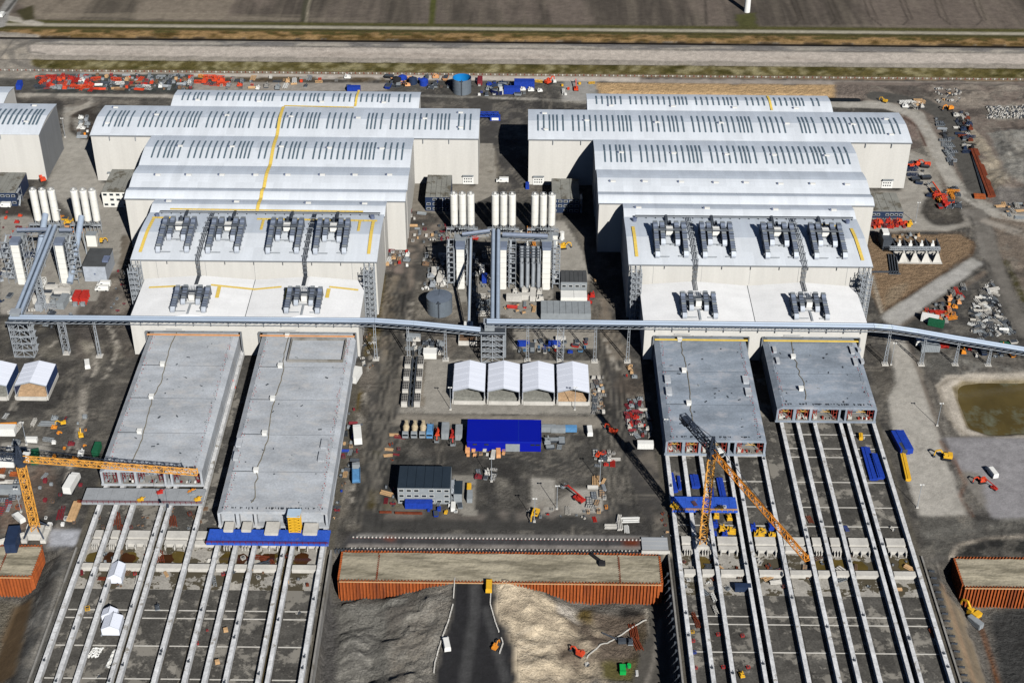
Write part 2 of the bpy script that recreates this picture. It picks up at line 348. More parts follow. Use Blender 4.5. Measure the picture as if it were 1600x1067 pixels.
paint([(1300, 128), (1620, 130), (1620, 330), (1470, 330), (1440, 250), (1400, 170), (1310, 160)], (118, 108, 100), warp=2); paint([(1300, 128), (1620, 130), (1620, 200), (1420, 190)], (134, 126, 116), warp=2, nz=(20, .5, 47), alpha=.7)
stroke([(1300, 162), (1380, 164), (1430, 178), (1452, 215), (1470, 255), (1500, 300), (1560, 335), (1620, 342)], 10, (158, 154, 145), zone='dirt_road')
stroke([(1370, 150), (1440, 160), (1475, 180), (1500, 230), (1530, 300)], 13, (84, 82, 78), zone='dirt_road')
paint([(1425, 180), (1448, 190), (1462, 250), (1475, 300), (1440, 300), (1425, 240)], (150, 144, 134), warp=.6); paint([(1405, 180), (1432, 188), (1440, 228), (1424, 236)], (126, 112, 104), warp=.6)
stroke([(1412, 184), (1436, 200), (1446, 228)], 2, (88, 70, 62))
paint([(1540, 165), (1620, 165), (1620, 187), (1550, 187)], (150, 148, 140), warp=2, nz=(3, .45, 48)); paint([(1545, 210), (1620, 205), (1620, 300), (1575, 275)], (136, 134, 128), warp=2)
paint([(1500, 185), (1545, 230), (1580, 290), (1560, 320), (1530, 270), (1510, 220)], (150, 140, 124), warp=3, nz=(12, .4, 49)); paint([(1545, 300), (1620, 290), (1620, 345), (1560, 335)], (112, 108, 104), warp=2)
for k in range(9): stroke([(1555+k*9, 215+k*3), (1575+k*8, 250+k*4), (1560+k*10, 285)], 1.2, (168, 164, 156) if k % 2 else (98, 96, 92), alpha=.5)
# between halls, left and right
paint([(100, 165), (140, 160), (148, 200), (154, 280), (215, 320), (205, 380), (120, 340), (70, 300), (75, 280), (98, 210)], (152, 148, 140), warp=.6, zone='concrete_yard'); paint([(110, 178), (152, 165), (146, 218), (128, 218), (108, 205)], (74, 66, 58), warp=.6, zone='ground')
paint([(112, 185), (134, 183), (128, 215), (118, 205)], (150, 146, 138), warp=.5)
paint([(0, 150), (150, 152), (240, 160), (100, 168), (95, 158), (20, 156)], (118, 112, 104), warp=.4); stroke([(30, 150), (120, 152), (150, 156), (105, 180)], 4, (162, 156, 146))
paint([(0, 315), (56, 318), (60, 335), (0, 336)], (72, 68, 64), warp=.5); paint([(0, 338), (60, 340), (140, 345), (190, 350), (205, 360), (200, 400), (130, 500), (0, 490)], (150, 145, 138), warp=.6, zone='concrete_yard')
paint([(186, 368), (206, 368), (196, 420), (184, 420)], (110, 102, 92), warp=.2); paint([(150, 430), (210, 420), (212, 560), (120, 560), (115, 500)], (92, 86, 80), warp=1)
paint([(165, 440), (205, 430), (208, 540), (140, 545)], (140, 132, 122), warp=2, nz=(12, .48, 52)); paint([(130, 470), (170, 450), (185, 470), (150, 540), (120, 560)], (104, 98, 92), warp=1)
paint([(0, 500), (120, 500), (118, 560), (0, 556)], (104, 100, 92), warp=1, nz=(14, .45, 53)); paint([(120, 530), (190, 540), (200, 575), (150, 575)], (148, 142, 130), warp=2, nz=(9, .45, 54))
paint([(0, 650), (100, 652), (120, 700), (30, 720), (0, 715)], (84, 82, 78), warp=1); paint([(0, 690), (78, 690), (80, 716), (0, 720)], (140, 136, 128), warp=.6, zone='concrete_yard')
paint([(0, 720), (90, 735), (80, 850), (0, 850)], (120, 104, 92), warp=1.5, nz=(9, .45, 55)); paint([(0, 745), (30, 745), (32, 765), (0, 768)], (120, 62, 40), nz=(4, .5, 56))
stroke([(150, 560), (132, 600), (128, 660), (112, 740), (90, 830)], 3.5, (140, 134, 126), nz=(6, .45)); stroke([(170, 520), (150, 600), (140, 700), (125, 780)], 9, (76, 74, 70), alpha=.6)
paint([(75, 826), (128, 828), (124, 852), (76, 852)], (170, 172, 178), warp=.1, zone='concrete_yard', var=.04)
paint([(90, 855), (122, 855), (110, 888), (72, 885)], (80, 78, 76), warp=.5)
# middle yards
paint([(590, 400), (660, 395), (650, 560), (620, 830), (530, 855), (545, 620), (590, 560)], (90, 86, 80), warp=1, zone='ground')
stroke([(750, 160), (762, 300), (700, 350), (648, 400), (618, 480), (606, 580), (598, 680), (582, 830)], 15, (76, 74, 71), zone='dirt_road'); stroke([(655, 390), (628, 460), (612, 560), (604, 640)], 4, (96, 92, 86), alpha=.7, nz=(8, .45))
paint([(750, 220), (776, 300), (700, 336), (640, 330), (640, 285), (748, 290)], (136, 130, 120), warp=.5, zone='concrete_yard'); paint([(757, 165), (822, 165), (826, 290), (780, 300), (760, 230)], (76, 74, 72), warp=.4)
paint([(748, 225), (772, 228), (782, 290), (750, 292)], (128, 122, 112), warp=1)
paint([(640, 330), (700, 340), (650, 400), (640, 470), (634, 380)], (128, 118, 108), warp=1.5, nz=(7, .42, 58)); paint([(600, 392), (640, 392), (628, 430), (600, 420)], (130, 118, 110), warp=1, nz=(4, .4, 59))
paint([(596, 430), (632, 430), (612, 520), (600, 600), (590, 500)], (128, 118, 104), warp=1.5, nz=(7, .42, 60))
paint([(566, 560), (596, 430), (602, 430), (590, 545)], (96, 84, 52), warp=.3, zone='grass_verge')
paint([(820, 290), (925, 290), (930, 330), (855, 340)], (112, 106, 98), warp=.5); paint([(855, 345), (880, 345), (912, 395), (925, 440), (860, 440)], (150, 146, 138), warp=.3, zone='concrete_yard')
paint([(650, 440), (930, 440), (932, 500), (650, 500)], (134, 128, 118), warp=.6, nz=(10, .38, 61)); paint([(668, 365), (860, 365), (860, 455), (668, 450)], (130, 126, 118), warp=.6, nz=(6, .42, 62))
paint([(700, 360), (860, 362), (858, 372), (700, 370)], (165, 160, 150), warp=.2); paint([(665, 448), (860, 448), (860, 460), (665, 458)], (165, 160, 150), warp=.1)
paint([(800, 505), (935, 507), (932, 560), (800, 560)], (136, 130, 120), warp=.5, nz=(10, .36, 63)); paint([(790, 545), (930, 545), (930, 562), (790, 562)], (76, 74, 70), warp=.6)
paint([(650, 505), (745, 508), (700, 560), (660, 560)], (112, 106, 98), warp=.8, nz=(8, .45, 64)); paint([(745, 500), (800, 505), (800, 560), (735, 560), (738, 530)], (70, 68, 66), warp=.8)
paint([(628, 560), (660, 560), (668, 640), (628, 646)], (142, 134, 122), warp=.4); paint([(640, 565), (652, 565), (650, 640), (636, 640)], (52, 56, 46), warp=.2)
paint([(674, 570), (706, 572), (705, 642), (668, 642)], (158, 156, 152), warp=.2, zone='concrete_yard')
paint([(620, 648), (948, 650), (956, 668), (950, 669), (612, 662)], (136, 130, 120), warp=.15, zone='concrete_yard', var=.08)
paint([(624, 634), (930, 636), (932, 648), (624, 646)], (150, 146, 138), warp=.1)
paint([(540, 690), (960, 690), (1010, 800), (1000, 835), (530, 835)], (66, 65, 62), warp=1, alpha=.55, nz=(26, .4, 65)); stroke([(590, 810), (720, 812), (860, 815), (960, 800)], 12, (66, 65, 63), zone='dirt_road', alpha=.85)
stroke([(600, 720), (720, 722), (900, 720), (1000, 730)], 10, (72, 71, 68), alpha=.8, nz=(20, .35)); stroke([(960, 480), (945, 560), (960, 640), (1000, 720), (1030, 800)], 13, (70, 68, 66), alpha=.8, zone='dirt_road')
paint([(700, 742), (745, 742), (740, 800), (708, 800)], (128, 124, 116), warp=.6, nz=(9, .35, 66)); paint([(832, 745), (868, 748), (864, 790), (896, 762), (940, 762), (940, 802), (860, 806), (828, 800)], (150, 145, 136), warp=.5, zone='concrete_yard', nz=(14, .32, 67))
paint([(775, 745), (800, 745), (804, 785), (780, 790)], (120, 116, 108), warp=1.2, nz=(8, .4, 68)); paint([(600, 790), (830, 792), (960, 800), (940, 815), (600, 812)], (110, 104, 98), warp=1, nz=(8, .48, 69))
paint([(620, 770), (640, 775), (640, 795), (590, 795)], (104, 98, 82), warp=1.2); paint([(578, 765), (592, 770), (590, 792), (574, 795)], (74, 66, 40), warp=1.2); paint([(583, 704), (593, 705), (589, 721), (582, 720)], (84, 82, 66), warp=.5)
paint([(540, 605), (566, 610), (560, 645), (536, 645)], (86, 72, 34), warp=1.2); paint([(535, 640), (575, 645), (560, 830), (520, 830)], (120, 114, 104), warp=1.5, nz=(5, .47, 70))
paint([(548, 560), (585, 560), (590, 640), (575, 650), (560, 600)], (110, 104, 96), warp=1.5, nz=(6, .45, 71))
paint([(700, 690), (735, 690), (740, 718), (640, 712)], (96, 92, 86), warp=1, nz=(8, .46, 72)); paint([(990, 710), (1030, 700), (1045, 800), (1030, 830)], (112, 106, 98), warp=1, nz=(8, .46, 73))
# strip of the rolling gate behind the filled sheet-pile box
paint([(545, 833), (1012, 836), (1012, 858), (530, 856)], (72, 71, 72), warp=.05, zone='concrete_yard'); stroke([(560, 836), (1008, 840)], .8, (170, 166, 160)); stroke([(545, 852), (1008, 856)], .8, (176, 168, 160))
for q in range(580, 1000, 46): stroke([(q, 838), (q, 854)], .4, (48, 47, 48), alpha=.7, soft=.5)
paint([(600, 838), (616, 838), (614, 844), (600, 842)], (132, 66, 40), warp=.6); paint([(975, 843), (998, 843), (998, 852), (975, 851)], (104, 50, 30), warp=.2)
# right side
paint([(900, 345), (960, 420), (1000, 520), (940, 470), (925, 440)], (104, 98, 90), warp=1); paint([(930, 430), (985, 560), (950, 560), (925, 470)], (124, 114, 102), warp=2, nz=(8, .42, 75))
paint([(948, 500), (985, 560), (985, 585), (960, 580), (950, 540)], (140, 132, 120), warp=.8, nz=(6, .36, 76)); paint([(980, 560), (1010, 600), (1020, 640), (975, 640), (960, 600)], (96, 88, 80), warp=1)
paint([(1350, 300), (1410, 298), (1436, 290), (1448, 310), (1512, 330), (1520, 352), (1480, 362), (1355, 362)], (144, 139, 131), warp=.3, zone='concrete_yard')
paint([(1410, 240), (1424, 235), (1462, 250), (1470, 300), (1408, 300)], (150, 144, 134), warp=.3, zone='concrete_yard'); paint([(1440, 312), (1500, 310), (1508, 345), (1480, 358), (1452, 350), (1438, 330)], (84, 80, 74), warp=1, zone='ground')
paint([(1356, 368), (1500, 366), (1522, 378), (1518, 395), (1376, 490), (1356, 440)], (140, 118, 94), warp=.3, zone='sand_bank', var=.1); paint([(1390, 450), (1420, 440), (1400, 480), (1376, 488)], (150, 136, 116), warp=1, alpha=.6)
stroke([(1376, 489), (1516, 400), (1524, 384), (1505, 364), (1450, 360), (1356, 364)], 1.6, (96, 76, 58)); stroke([(1362, 430), (1378, 488)], 1.5, (170, 162, 148))
paint([(1376, 498), (1384, 488), (1520, 402), (1535, 412), (1418, 500), (1400, 510)], (158, 156, 150), warp=.15, zone='concrete_yard', var=.06); stroke([(1424, 465), (1442, 478)], .5, (70, 68, 64)); stroke([(1478, 430), (1496, 442)], .5, (70, 68, 64))
paint([(1530, 395), (1560, 395), (1600, 540), (1610, 560), (1440, 520), (1415, 510), (1540, 420)], (78, 76, 73), warp=.8, zone='ground'); stroke([(1400, 512), (1470, 470), (1540, 425)], 3, (112, 102, 92))
paint([(1545, 330), (1620, 345), (1620, 480), (1590, 460), (1550, 380)], (128, 116, 104), warp=1, alpha=.8); stroke([(1530, 330), (1548, 400), (1570, 460), (1600, 520)], 9, (96, 93, 88), zone='dirt_road'); stroke([(1572, 410), (1600, 470)], 3, (74, 70, 46))
stroke([(1500, 300), (1535, 350), (1545, 400)], 12, (110, 106, 100), alpha=.8); stroke([(1540, 345), (1610, 365)], 8, (132, 124, 114), alpha=.7)
paint([(1356, 520), (1610, 560), (1620, 690), (1470, 680), (1450, 610), (1420, 540)], (104, 100, 94), warp=.8); paint([(1430, 540), (1500, 560), (1610, 580), (1610, 590), (1470, 600), (1440, 580)], (128, 126, 120), warp=2, nz=(10, .45, 77))
paint([(1385, 522), (1415, 530), (1436, 580), (1462, 660), (1480, 720), (1512, 806), (1436, 806), (1398, 690), (1388, 620), (1400, 600), (1394, 560)], (164, 160, 152), warp=.5, zone='dirt_road', var=.07)
paint([(1360, 540), (1392, 560), (1398, 600), (1380, 625), (1366, 600)], (92, 88, 82), warp=1); stroke([(1415, 530), (1436, 580), (1462, 660), (1478, 715)], 2.5, (110, 100, 90))
for k in range(7): stroke([(1398+k*5, 560), (1420+k*8, 640), (1440+k*9, 720), (1450+k*9, 800)], .9, (132, 128, 121) if k % 2 else (160, 156, 148), alpha=.5, nz=(12, .4))
paint([(1462, 600), (1478, 586), (1620, 582), (1620, 686), (1500, 680), (1478, 650)], (176, 168, 156), warp=.5, zone='gravel_bank'); 
paint([(1470, 684), (1620, 684), (1620, 820), (1560, 812), (1548, 808), (1512, 760), (1480, 700)], (140, 138, 140), warp=.3, zone='concrete_yard', var=.05); paint([(1500, 736), (1532, 738), (1545, 808), (1508, 800), (1498, 770)], (122, 118, 112), warp=.3)
stroke([(1470, 690), (1492, 720), (1508, 755), (1500, 775), (1520, 806)], 1.4, (120, 92, 76)); stroke([(1465, 664), (1480, 700)], 1.5, (80, 76, 72))
paint([(1372, 660), (1398, 690), (1436, 806), (1460, 860), (1440, 868), (1404, 790)], (86, 83, 78), warp=1); paint([(1436, 806), (1620, 812), (1620, 868), (1445, 868)], (92, 90, 85), warp=1); stroke([(1450, 835), (1520, 822), (1620, 815)], 6, (112, 110, 104), alpha=.7); stroke([(1488, 868), (1500, 852), (1540, 842), (1610, 838)], 2, (170, 160, 146))
paint([(1500, 853), (1540, 844), (1620, 842), (1620, 870), (1492, 870)], (52, 52, 50), warp=.3)
# basins
BAS = [(-172, -70), (58.5, 158)]
for bx0, bx1 in BAS:
    m = (GX > bx0) & (GX < bx1) & (GY < 560) & (GY > 330)
    ZN[m] = 9; CA[m] = np.array(rgb(88, 84, 76))*(.8+.4*N2[m])[:, None]
# ponds
stroke([(1494, 606), (1506, 596), (1640, 592)], 3, (118, 108, 86)); stroke([(1494, 606), (1506, 640), (1516, 666), (1545, 676), (1640, 674)], 3.4, (112, 102, 80)); stroke([(1466, 606), (1482, 592), (1620, 588)], 1.2, (140, 132, 120)); stroke([(1466, 606), (1486, 660), (1510, 680)], 1.2, (138, 130, 118))
pond = wpoly([(1494, 606), (1506, 596), (1640, 592), (1640, 672), (1545, 676), (1516, 666), (1506, 640)])
pm = pip(pond, .6); H -= blur(pm.astype(float), 4)*3.0
dp = pip(wpoly([(952, 146), (1346, 150), (1346, 157), (952, 157)]), .3); H -= blur(dp.astype(float), 2)*2.
H -= np.exp(-((GY-928.7)/2.2)**2)*1.6
bk = np.clip(np.minimum((GY-893)/4, (926-GY)/6), 0, 1)*(GX > -330); H += bk*1.2
H += (np.clip((GY-878)/12, 0, 1)*(GY < 892)*.8+0)
# low ground in front, outside the basins, with steep banks
LOW = np.zeros(GX.shape)
def ramp(d, wd): return np.clip(d/wd, 0, 1)
in1 = ramp(-71.5-GX, 1.)*ramp(GX+169.5, 1.); in2 = ramp(GX-60, 1.)*ramp(156.5-GX, 1.)
edge = np.where(GX < -160, ramp(-175-GX, 14), np.where(GX > 150, ramp(GX-160, 12), 1.))
mid = ramp(GX+73, 3.)*ramp(61-GX, 3.)
LOW = np.where((GX > -173) & (GX < -73), 0, np.where((GX > 59) & (GX < 158.5), 0, np.where((GX >= -73) & (GX <= 59), mid, edge)))
LOW = LOW*np.clip((439.6-GY)/1.6, 0, 1)*np.clip((GY-337)/3, 0, 1)
rc = -14+0*GY; rw = 11+ (424-GY)*.06
fill = np.clip(1-(np.abs(GX-rc)-rw)/26, 0, 1)*np.clip(1-(424-GY)/95, 0, 1)
fill *= (np.abs(GX+6) < 62)
LZ = -10*LOW*(1-fill*(GY < 425))
H += LZ
dune = vnoise(GX, GY, 9, 80, 4, .6, .5, 1.); d2 = vnoise(GX, GY, 5, 81, 4, .6)
onl = (LOW > .9) & (GX > -66) & (GX < -30) & (GY < 424); H += blur(onl.astype(float), 3)*(dune-.4)*9
onr = (LOW > .9) & (GX > 2) & (GX < 34) & (GY < 424); H += blur(onr.astype(float), 3)*((vnoise(GX, GY, 7, 83, 4, .6, .5, 1.)-.35)*6)
zl = -9
lowm = (LOW > .25) & (GY < 440); ZN[lowm] = 8; CA[lowm] = np.array(rgb(108, 104, 98))*(.8+.4*N2[lowm])[:, None]
paint([(505, 930), (530, 940), (545, 1070), (500, 1080)], (92, 90, 88), z=zl); paint([(640, 955), (715, 905), (705, 1080), (590, 1080), (600, 1000)], (138, 134, 126), z=-6, warp=1)
paint([(530, 950), (600, 955), (610, 1080), (525, 1080)], (120, 118, 112), z=zl, warp=1); paint([(520, 945), (640, 945), (635, 960), (525, 955)], (128, 126, 120), z=zl)
for k in range(26):
    y = 940+k*5.5; stroke([(620-k*.5, y+14), (660, y-2), (705, y-16)], .7, (152, 142, 128) if k % 2 else (98, 90, 82), z=-5, alpha=.6, nz=(5, .42))
for k in range(12): stroke([(530, 985+k*8), (556, 974+k*8), (582, 986+k*8)], 1.2, (98, 96, 92) if k % 2 else (150, 147, 140), z=zl, alpha=.7)
paint([(712, 900), (768, 900), (776, 960), (800, 1010), (812, 1080), (676, 1080), (686, 1020), (706, 960)], (42, 42, 44), z=-3, warp=1.1, zone='dirt_road', var=.15)
stroke([(742, 905), (742, 960), (722, 1080)], 4, (92, 92, 92), z=-3, alpha=.4); stroke([(748, 1030), (744, 1080)], 2.5, (44, 44, 46), z=-5, alpha=.7); stroke([(760, 960), (790, 1060)], 3, (84, 84, 84), z=-4, alpha=.5)
paint([(772, 915), (800, 920), (880, 945), (905, 950), (905, 990), (890, 1040), (900, 1080), (806, 1080), (800, 1015), (778, 960)], (210, 194, 168), z=-6, warp=3.5, zone='sand_bank', var=.12)
paint([(772, 915), (830, 930), (905, 960), (900, 1080), (806, 1080)], (134, 122, 106), z=-7, nz=(5, .57, 84, .7, 1.5), alpha=.6)
for k in range(20): stroke([(806+k*1.5, 1000+k*5), (840+k, 985+k*5), (880, 1010+k*4)], .8, (196, 184, 164) if k % 2 else (128, 116, 100), z=-8, alpha=.7, nz=(6, .4))
paint([(905, 958), (1010, 955), (1016, 1000), (1000, 1050), (890, 1050), (905, 1000)], (116, 104, 92), z=zl, warp=.8); paint([(985, 970), (1012, 970), (1010, 1030), (990, 1040)], (84, 74, 58), z=zl, nz=(4, .4, 86)); paint([(940, 1030), (1005, 1025), (1000, 1065), (935, 1060)], (98, 92, 56), z=zl, nz=(4, .42, 87), zone='grass_verge')
paint([(895, 960), (945, 960), (935, 1010), (950, 1070), (890, 1070)], (184, 170, 148), z=zl, warp=3, nz=(6, .5, 98)); paint([(870, 960), (908, 960), (905, 1075), (870, 1075)], (122, 110, 96), z=zl, warp=3, nz=(6, .52, 99)); paint([(870, 945), (905, 950), (905, 975), (870, 965)], (196, 188, 176), z=zl, warp=1); paint([(968, 949), (1002, 949), (1000, 962), (970, 962)], (44, 42, 40), z=zl, warp=.8)
paint([(905, 948), (926, 950), (922, 975), (900, 965)], (112, 96, 56), z=zl, warp=.8); stroke([(1011, 950), (1018, 990), (1010, 1050)], 1.6, (176, 168, 154), z=zl)
stroke([(1040, 862), (1044, 930), (1040, 990), (1010, 1080)], 13, (84, 81, 76), z=zl, zone='dirt_road'); stroke([(1032, 965), (1022, 1030), (1006, 1075)], 1.2, (140, 134, 126), z=zl, alpha=.7)
paint([(1034, 888), (1052, 889), (1052, 896), (1034, 895)], (176, 168, 152), z=zl, warp=.1)
paint([(-20, 936), (58, 940), (30, 1080), (-30, 1080)], (118, 112, 100), z=zl, warp=.6); paint([(20, 945), (55, 945), (28, 1080), (-25, 1080)], (104, 86, 64), z=zl, warp=.3, zone='dirt_road'); paint([(58, 900), (112, 890), (84, 1080), (34, 1080)], (86, 85, 82), z=-5, warp=.5)
for k in range(5): stroke([(104-k*7, 890), (92-k*7, 940), (62-k*6, 990+k*4)], .8, (166, 164, 158), z=-5, alpha=.8, nz=(4, .5))
stroke([(100, 915), (70, 990), (52, 1050)], .7, (170, 166, 158), z=-3, alpha=.9)
paint([(1462, 930), (1502, 955), (1545, 1080), (1500, 1080)], (132, 118, 98), z=-7, warp=.5, zone='dirt_road'); paint([(1545, 955), (1640, 940), (1640, 1090), (1570, 1090)], (70, 70, 69), z=zl, warp=.5); stroke([(1470, 925), (1520, 1080)], 1, (160, 130, 104), z=-7, alpha=.8); stroke([(1480, 935), (1535, 1080)], 2.5, (106, 96, 84), z=-7, alpha=.6); stroke([(1530, 965), (1565, 1080)], 1.6, (116, 78, 52), z=zl)
stroke([(1500, 952), (1560, 945), (1620, 932)], 1.6, (166, 152, 134), z=-9, alpha=.8)
# small wandering tyre tracks everywhere on the bare ground
bare = (ZN == 0)
pt = vnoise(GX, GY, 7, 91, 5, .7); pt2 = vnoise(GX, GY, 22, 92, 5, .7, 1., .8)
al = (np.clip((pt-.54)*14, 0, 1)*.42*bare)[..., None]; CA[:] = CA*(1-al)+np.array(rgb(128, 123, 114))*al
al = (np.clip((pt2-.53)*16, 0, 1)*.5*bare)[..., None]; CA[:] = CA*(1-al)+np.array(rgb(54, 53, 52))*al
al = (np.clip((.44-pt)*14, 0, 1)*.35*((ZN == 0) | (ZN == 6))*(GY < 868))[..., None]; CA[:] = CA*(1-al)+CA*.55*al
def track(x, y, a, L, col, al_, ga=1.1):
    q = [(x, y)]
    for _ in range(6): a += rnd.gauss(0, .12); x += math.cos(a)*L/6; y += math.sin(a)*L/6; q.append((x, y))
    D, sl_ = linedist(q, 4)
    if D.size: al = (np.clip(1-np.abs(D-ga)/.7, 0, 1)*al_*(bare | (ZN == 7))[sl_])[..., None]; CA[sl_] = CA[sl_]*(1-al)+np.array(rgb(*col))*al
for k in range(420):
    track(rnd.uniform(-225, 240), rnd.uniform(440, 868), rnd.choice([math.pi/2, math.pi/2, 0])+rnd.gauss(0, .3), rnd.uniform(12, 50), (134, 128, 118) if k % 2 else (46, 45, 44), .5, rnd.choice([.9, 1.1, 1.3]))
for cx in (-56, -58, -61, -53, 38, 41, 36, 44):
    for k in range(9): track(cx+rnd.gauss(0, 2), rnd.uniform(445, 600), math.pi/2+rnd.gauss(0, .08), rnd.uniform(30, 80), (122, 117, 108) if k % 2 else (42, 42, 41), .55)
for pl, c_, th in (([(664, 562), (938, 564), (942, 646), (662, 646)], (148, 144, 136), .22), ([(800, 506), (932, 508), (930, 545), (800, 545)], (146, 141, 132), .33), ([(716, 440), (862, 440), (862, 498), (800, 498), (716, 470)], (142, 138, 130), .4), ([(668, 384), (700, 384), (712, 448), (668, 448)], (140, 136, 128), .42), ([(735, 360), (850, 362), (850, 372), (735, 370)], (156, 151, 142), .3), ([(858, 345), (882, 348), (908, 390), (922, 436), (860, 436)], (156, 152, 144), .2),
    ([(748, 224), (770, 224), (778, 300), (740, 320), (700, 330), (745, 288)], (146, 141, 132), .3), ([(0, 340), (60, 340), (110, 350), (190, 352), (188, 400), (150, 470), (0, 484)], (148, 144, 136), .34), ([(110, 214), (146, 222), (152, 285), (190, 318), (150, 330), (78, 300), (96, 240)], (158, 154, 146), .25), ([(832, 748), (866, 748), (866, 800), (832, 798)], (156, 152, 144), .34), ([(896, 764), (940, 764), (942, 800), (890, 802)], (160, 156, 148), .34), ([(708, 742), (744, 742), (742, 796), (710, 798)], (134, 130, 122), .4), ([(700, 752), (736, 754), (746, 806), (722, 806)], (140, 136, 128), .42), ([(0, 692), (76, 692), (78, 714), (0, 716)], (150, 146, 138), .3)):
    paint(pl, c_, warp=.4, zone='concrete_yard', nz=(7, th, 95), var=.12, soft=0)
for pts, w_, c_ in (([(1300, 164), (1380, 165), (1430, 180), (1454, 215), (1472, 258), (1500, 302), (1556, 336), (1620, 346)], 7, (164, 160, 152)), ([(1512, 332), (1535, 352), (1545, 400)], 8, (122, 118, 112)), ([(1530, 330), (1552, 400), (1575, 460), (1602, 520)], 6, (112, 108, 102)), ([(1540, 346), (1615, 372)], 6, (150, 143, 134)), ([(300, 157), (260, 151), (40, 148)], 3.5, (164, 158, 148))):
    stroke(pts, w_, c_, zone='concrete_yard', nz=(6, .3), alpha=.9)
for pl, c_ in (([(1378, 498), (1386, 488), (1520, 402), (1535, 412), (1418, 500), (1402, 510)], (166, 164, 160)), ([(1387, 524), (1413, 530), (1434, 580), (1460, 660), (1478, 720), (1508, 804), (1438, 804), (1400, 690), (1390, 620), (1402, 600), (1396, 560)], (168, 164, 156)), ([(1352, 304), (1410, 300), (1438, 294), (1444, 310), (1436, 335), (1460, 352), (1500, 352), (1480, 362), (1355, 362)], (156, 152, 144)), ([(1410, 242), (1424, 238), (1450, 252), (1460, 298), (1410, 298)], (158, 154, 146))):
    paint(pl, c_, warp=.3, zone='concrete_yard', nz=(9, .3, 97), var=.1, alpha=.85)
for pts, w_ in (([(140, 540), (150, 575), (138, 600), (128, 640), (120, 700), (100, 760)], 2.2), ([(165, 500), (185, 545), (160, 590)], 3), ([(128, 610), (132, 660), (112, 690), (108, 740)], 1.6), ([(590, 500), (584, 560), (572, 600), (566, 660)], 2.5), ([(640, 470), (628, 540), (626, 640)], 1.8), ([(556, 700), (545, 790)], 2.4), ([(940, 520), (960, 575), (985, 600)], 2.5), ([(100, 520), (60, 560), (20, 640)], 2)):
    for k in range(3): stroke([(x+rnd.gauss(0, 3), y) for x, y in pts], w_*rnd.uniform(.3, .7), (160, 154, 144), nz=(3.2, .46+.03*k), alpha=.8, soft=.5)
CA *= (.80+.40*vnoise(GX, GY, 2.6, 93, 2, .7))[..., None]
CA *= np.where((ZN == 0) | (ZN == 7), .95, np.where(ZN == 1, .82, 1.))[..., None]
H += (N2-.5)*.5*((ZN == 0) & (np.abs(GX) < 400) & (H > -.1))*.4 + (N2-.5)*1.8*((ZN == 8) | ((ZN == 10) & (GY < 430)))+(N3-.5)*1.3*((ZN == 8) | ((ZN == 10) & (GY < 430)))
for pl, am, sc_, sd in (([(1556, 205), (1640, 200), (1640, 300), (1578, 282)], 7, 16, 101), ([(1505, 188), (1545, 232), (1580, 292), (1562, 318), (1532, 270)], 6, 9, 102), ([(1440, 132), (1640, 136), (1640, 164), (1470, 158)], 4.5, 9, 103), ([(1548, 290), (1640, 288), (1640, 345), (1566, 335)], 3.5, 8, 104), ([(1430, 545), (1500, 560), (1620, 575), (1620, 586), (1480, 590)], 1.2, 6, 105), ([(1500, 855), (1620, 846), (1620, 868), (1496, 869)], 2, 7, 106), ([(1565, 400), (1620, 420), (1620, 470), (1590, 455)], 2.5, 8, 107)):
    m_ = blur(pip(wpoly(pl), 2.).astype(float), 5); H += m_*np.clip(vnoise(GX, GY, sc_, sd, 5, .6)-.25, 0, 1)*am
H[:, 0] = H[:, -1] = 0; H[0] = H[-1] = 0
def ground_mat(name, bump, sc, rough=.95, fine=.25, spec=.15):
    m = bpy.data.materials.new(name); m.use_nodes = True; n = m.node_tree.nodes; L = m.node_tree.links; b = n['Principled BSDF']
    b.inputs['Roughness'].default_value = rough; b.inputs['Specular IOR Level'].default_value = spec
    at = n.new('ShaderNodeAttribute'); at.attribute_name = 'soil'; g = n.new('ShaderNodeNewGeometry'); out = at.outputs[0]
    for s_, v_ in ((.35, fine*.8), (1.4, fine), (5, fine*.6)):
        t = n.new('ShaderNodeTexNoise'); t.inputs['Scale'].default_value = s_; t.inputs['Detail'].default_value = 5; t.inputs['Roughness'].default_value = .65; L.new(g.outputs['Position'], t.inputs['Vector'])
        r = n.new('ShaderNodeMapRange'); r.inputs[1].default_value = .28; r.inputs[2].default_value = .72; r.inputs[3].default_value = 1-v_; r.inputs[4].default_value = 1+v_; L.new(t.outputs[0], r.inputs[0])
        mx = n.new('ShaderNodeMix'); mx.data_type = 'RGBA'; mx.blend_type = 'MULTIPLY'; mx.inputs[0].default_value = 1; L.new(out, mx.inputs[6]); L.new(r.outputs[0], mx.inputs[7]); out = mx.outputs[2]
    L.new(out, b.inputs['Base Color'])
    bp = n.new('ShaderNodeBump'); bp.inputs['Strength'].default_value = 1; bp.inputs['Distance'].default_value = bump; t = n.new('ShaderNodeTexNoise'); t.inputs['Scale'].default_value = sc; t.inputs['Detail'].default_value = 7; t.inputs['Roughness'].default_value = .7
    L.new(g.outputs['Position'], t.inputs['Vector']); L.new(t.outputs[0], bp.inputs['Height']); L.new(bp.outputs[0], b.inputs['Normal']); return m
GM = {z: ground_mat('soil_'+z, *{'grass_verge': (1.2, .5), 'excavation': (2.2, .5), 'sand_bank': (1.8, .4), 'ground': (.5, .4), 'ditch': (.6, .4)}.get(z, (.22, .5)), fine={'concrete_yard': .13, 'track': .12, 'field': .16, 'ground': .28, 'dirt_road': .13, 'excavation': .26, 'sand_bank': .22, 'basin_floor': .3}.get(z, .22)) for z in ZNAME}
fz = ZN[:-1, :-1].copy()
idx = np.arange(nx*ny).reshape(ny, nx)
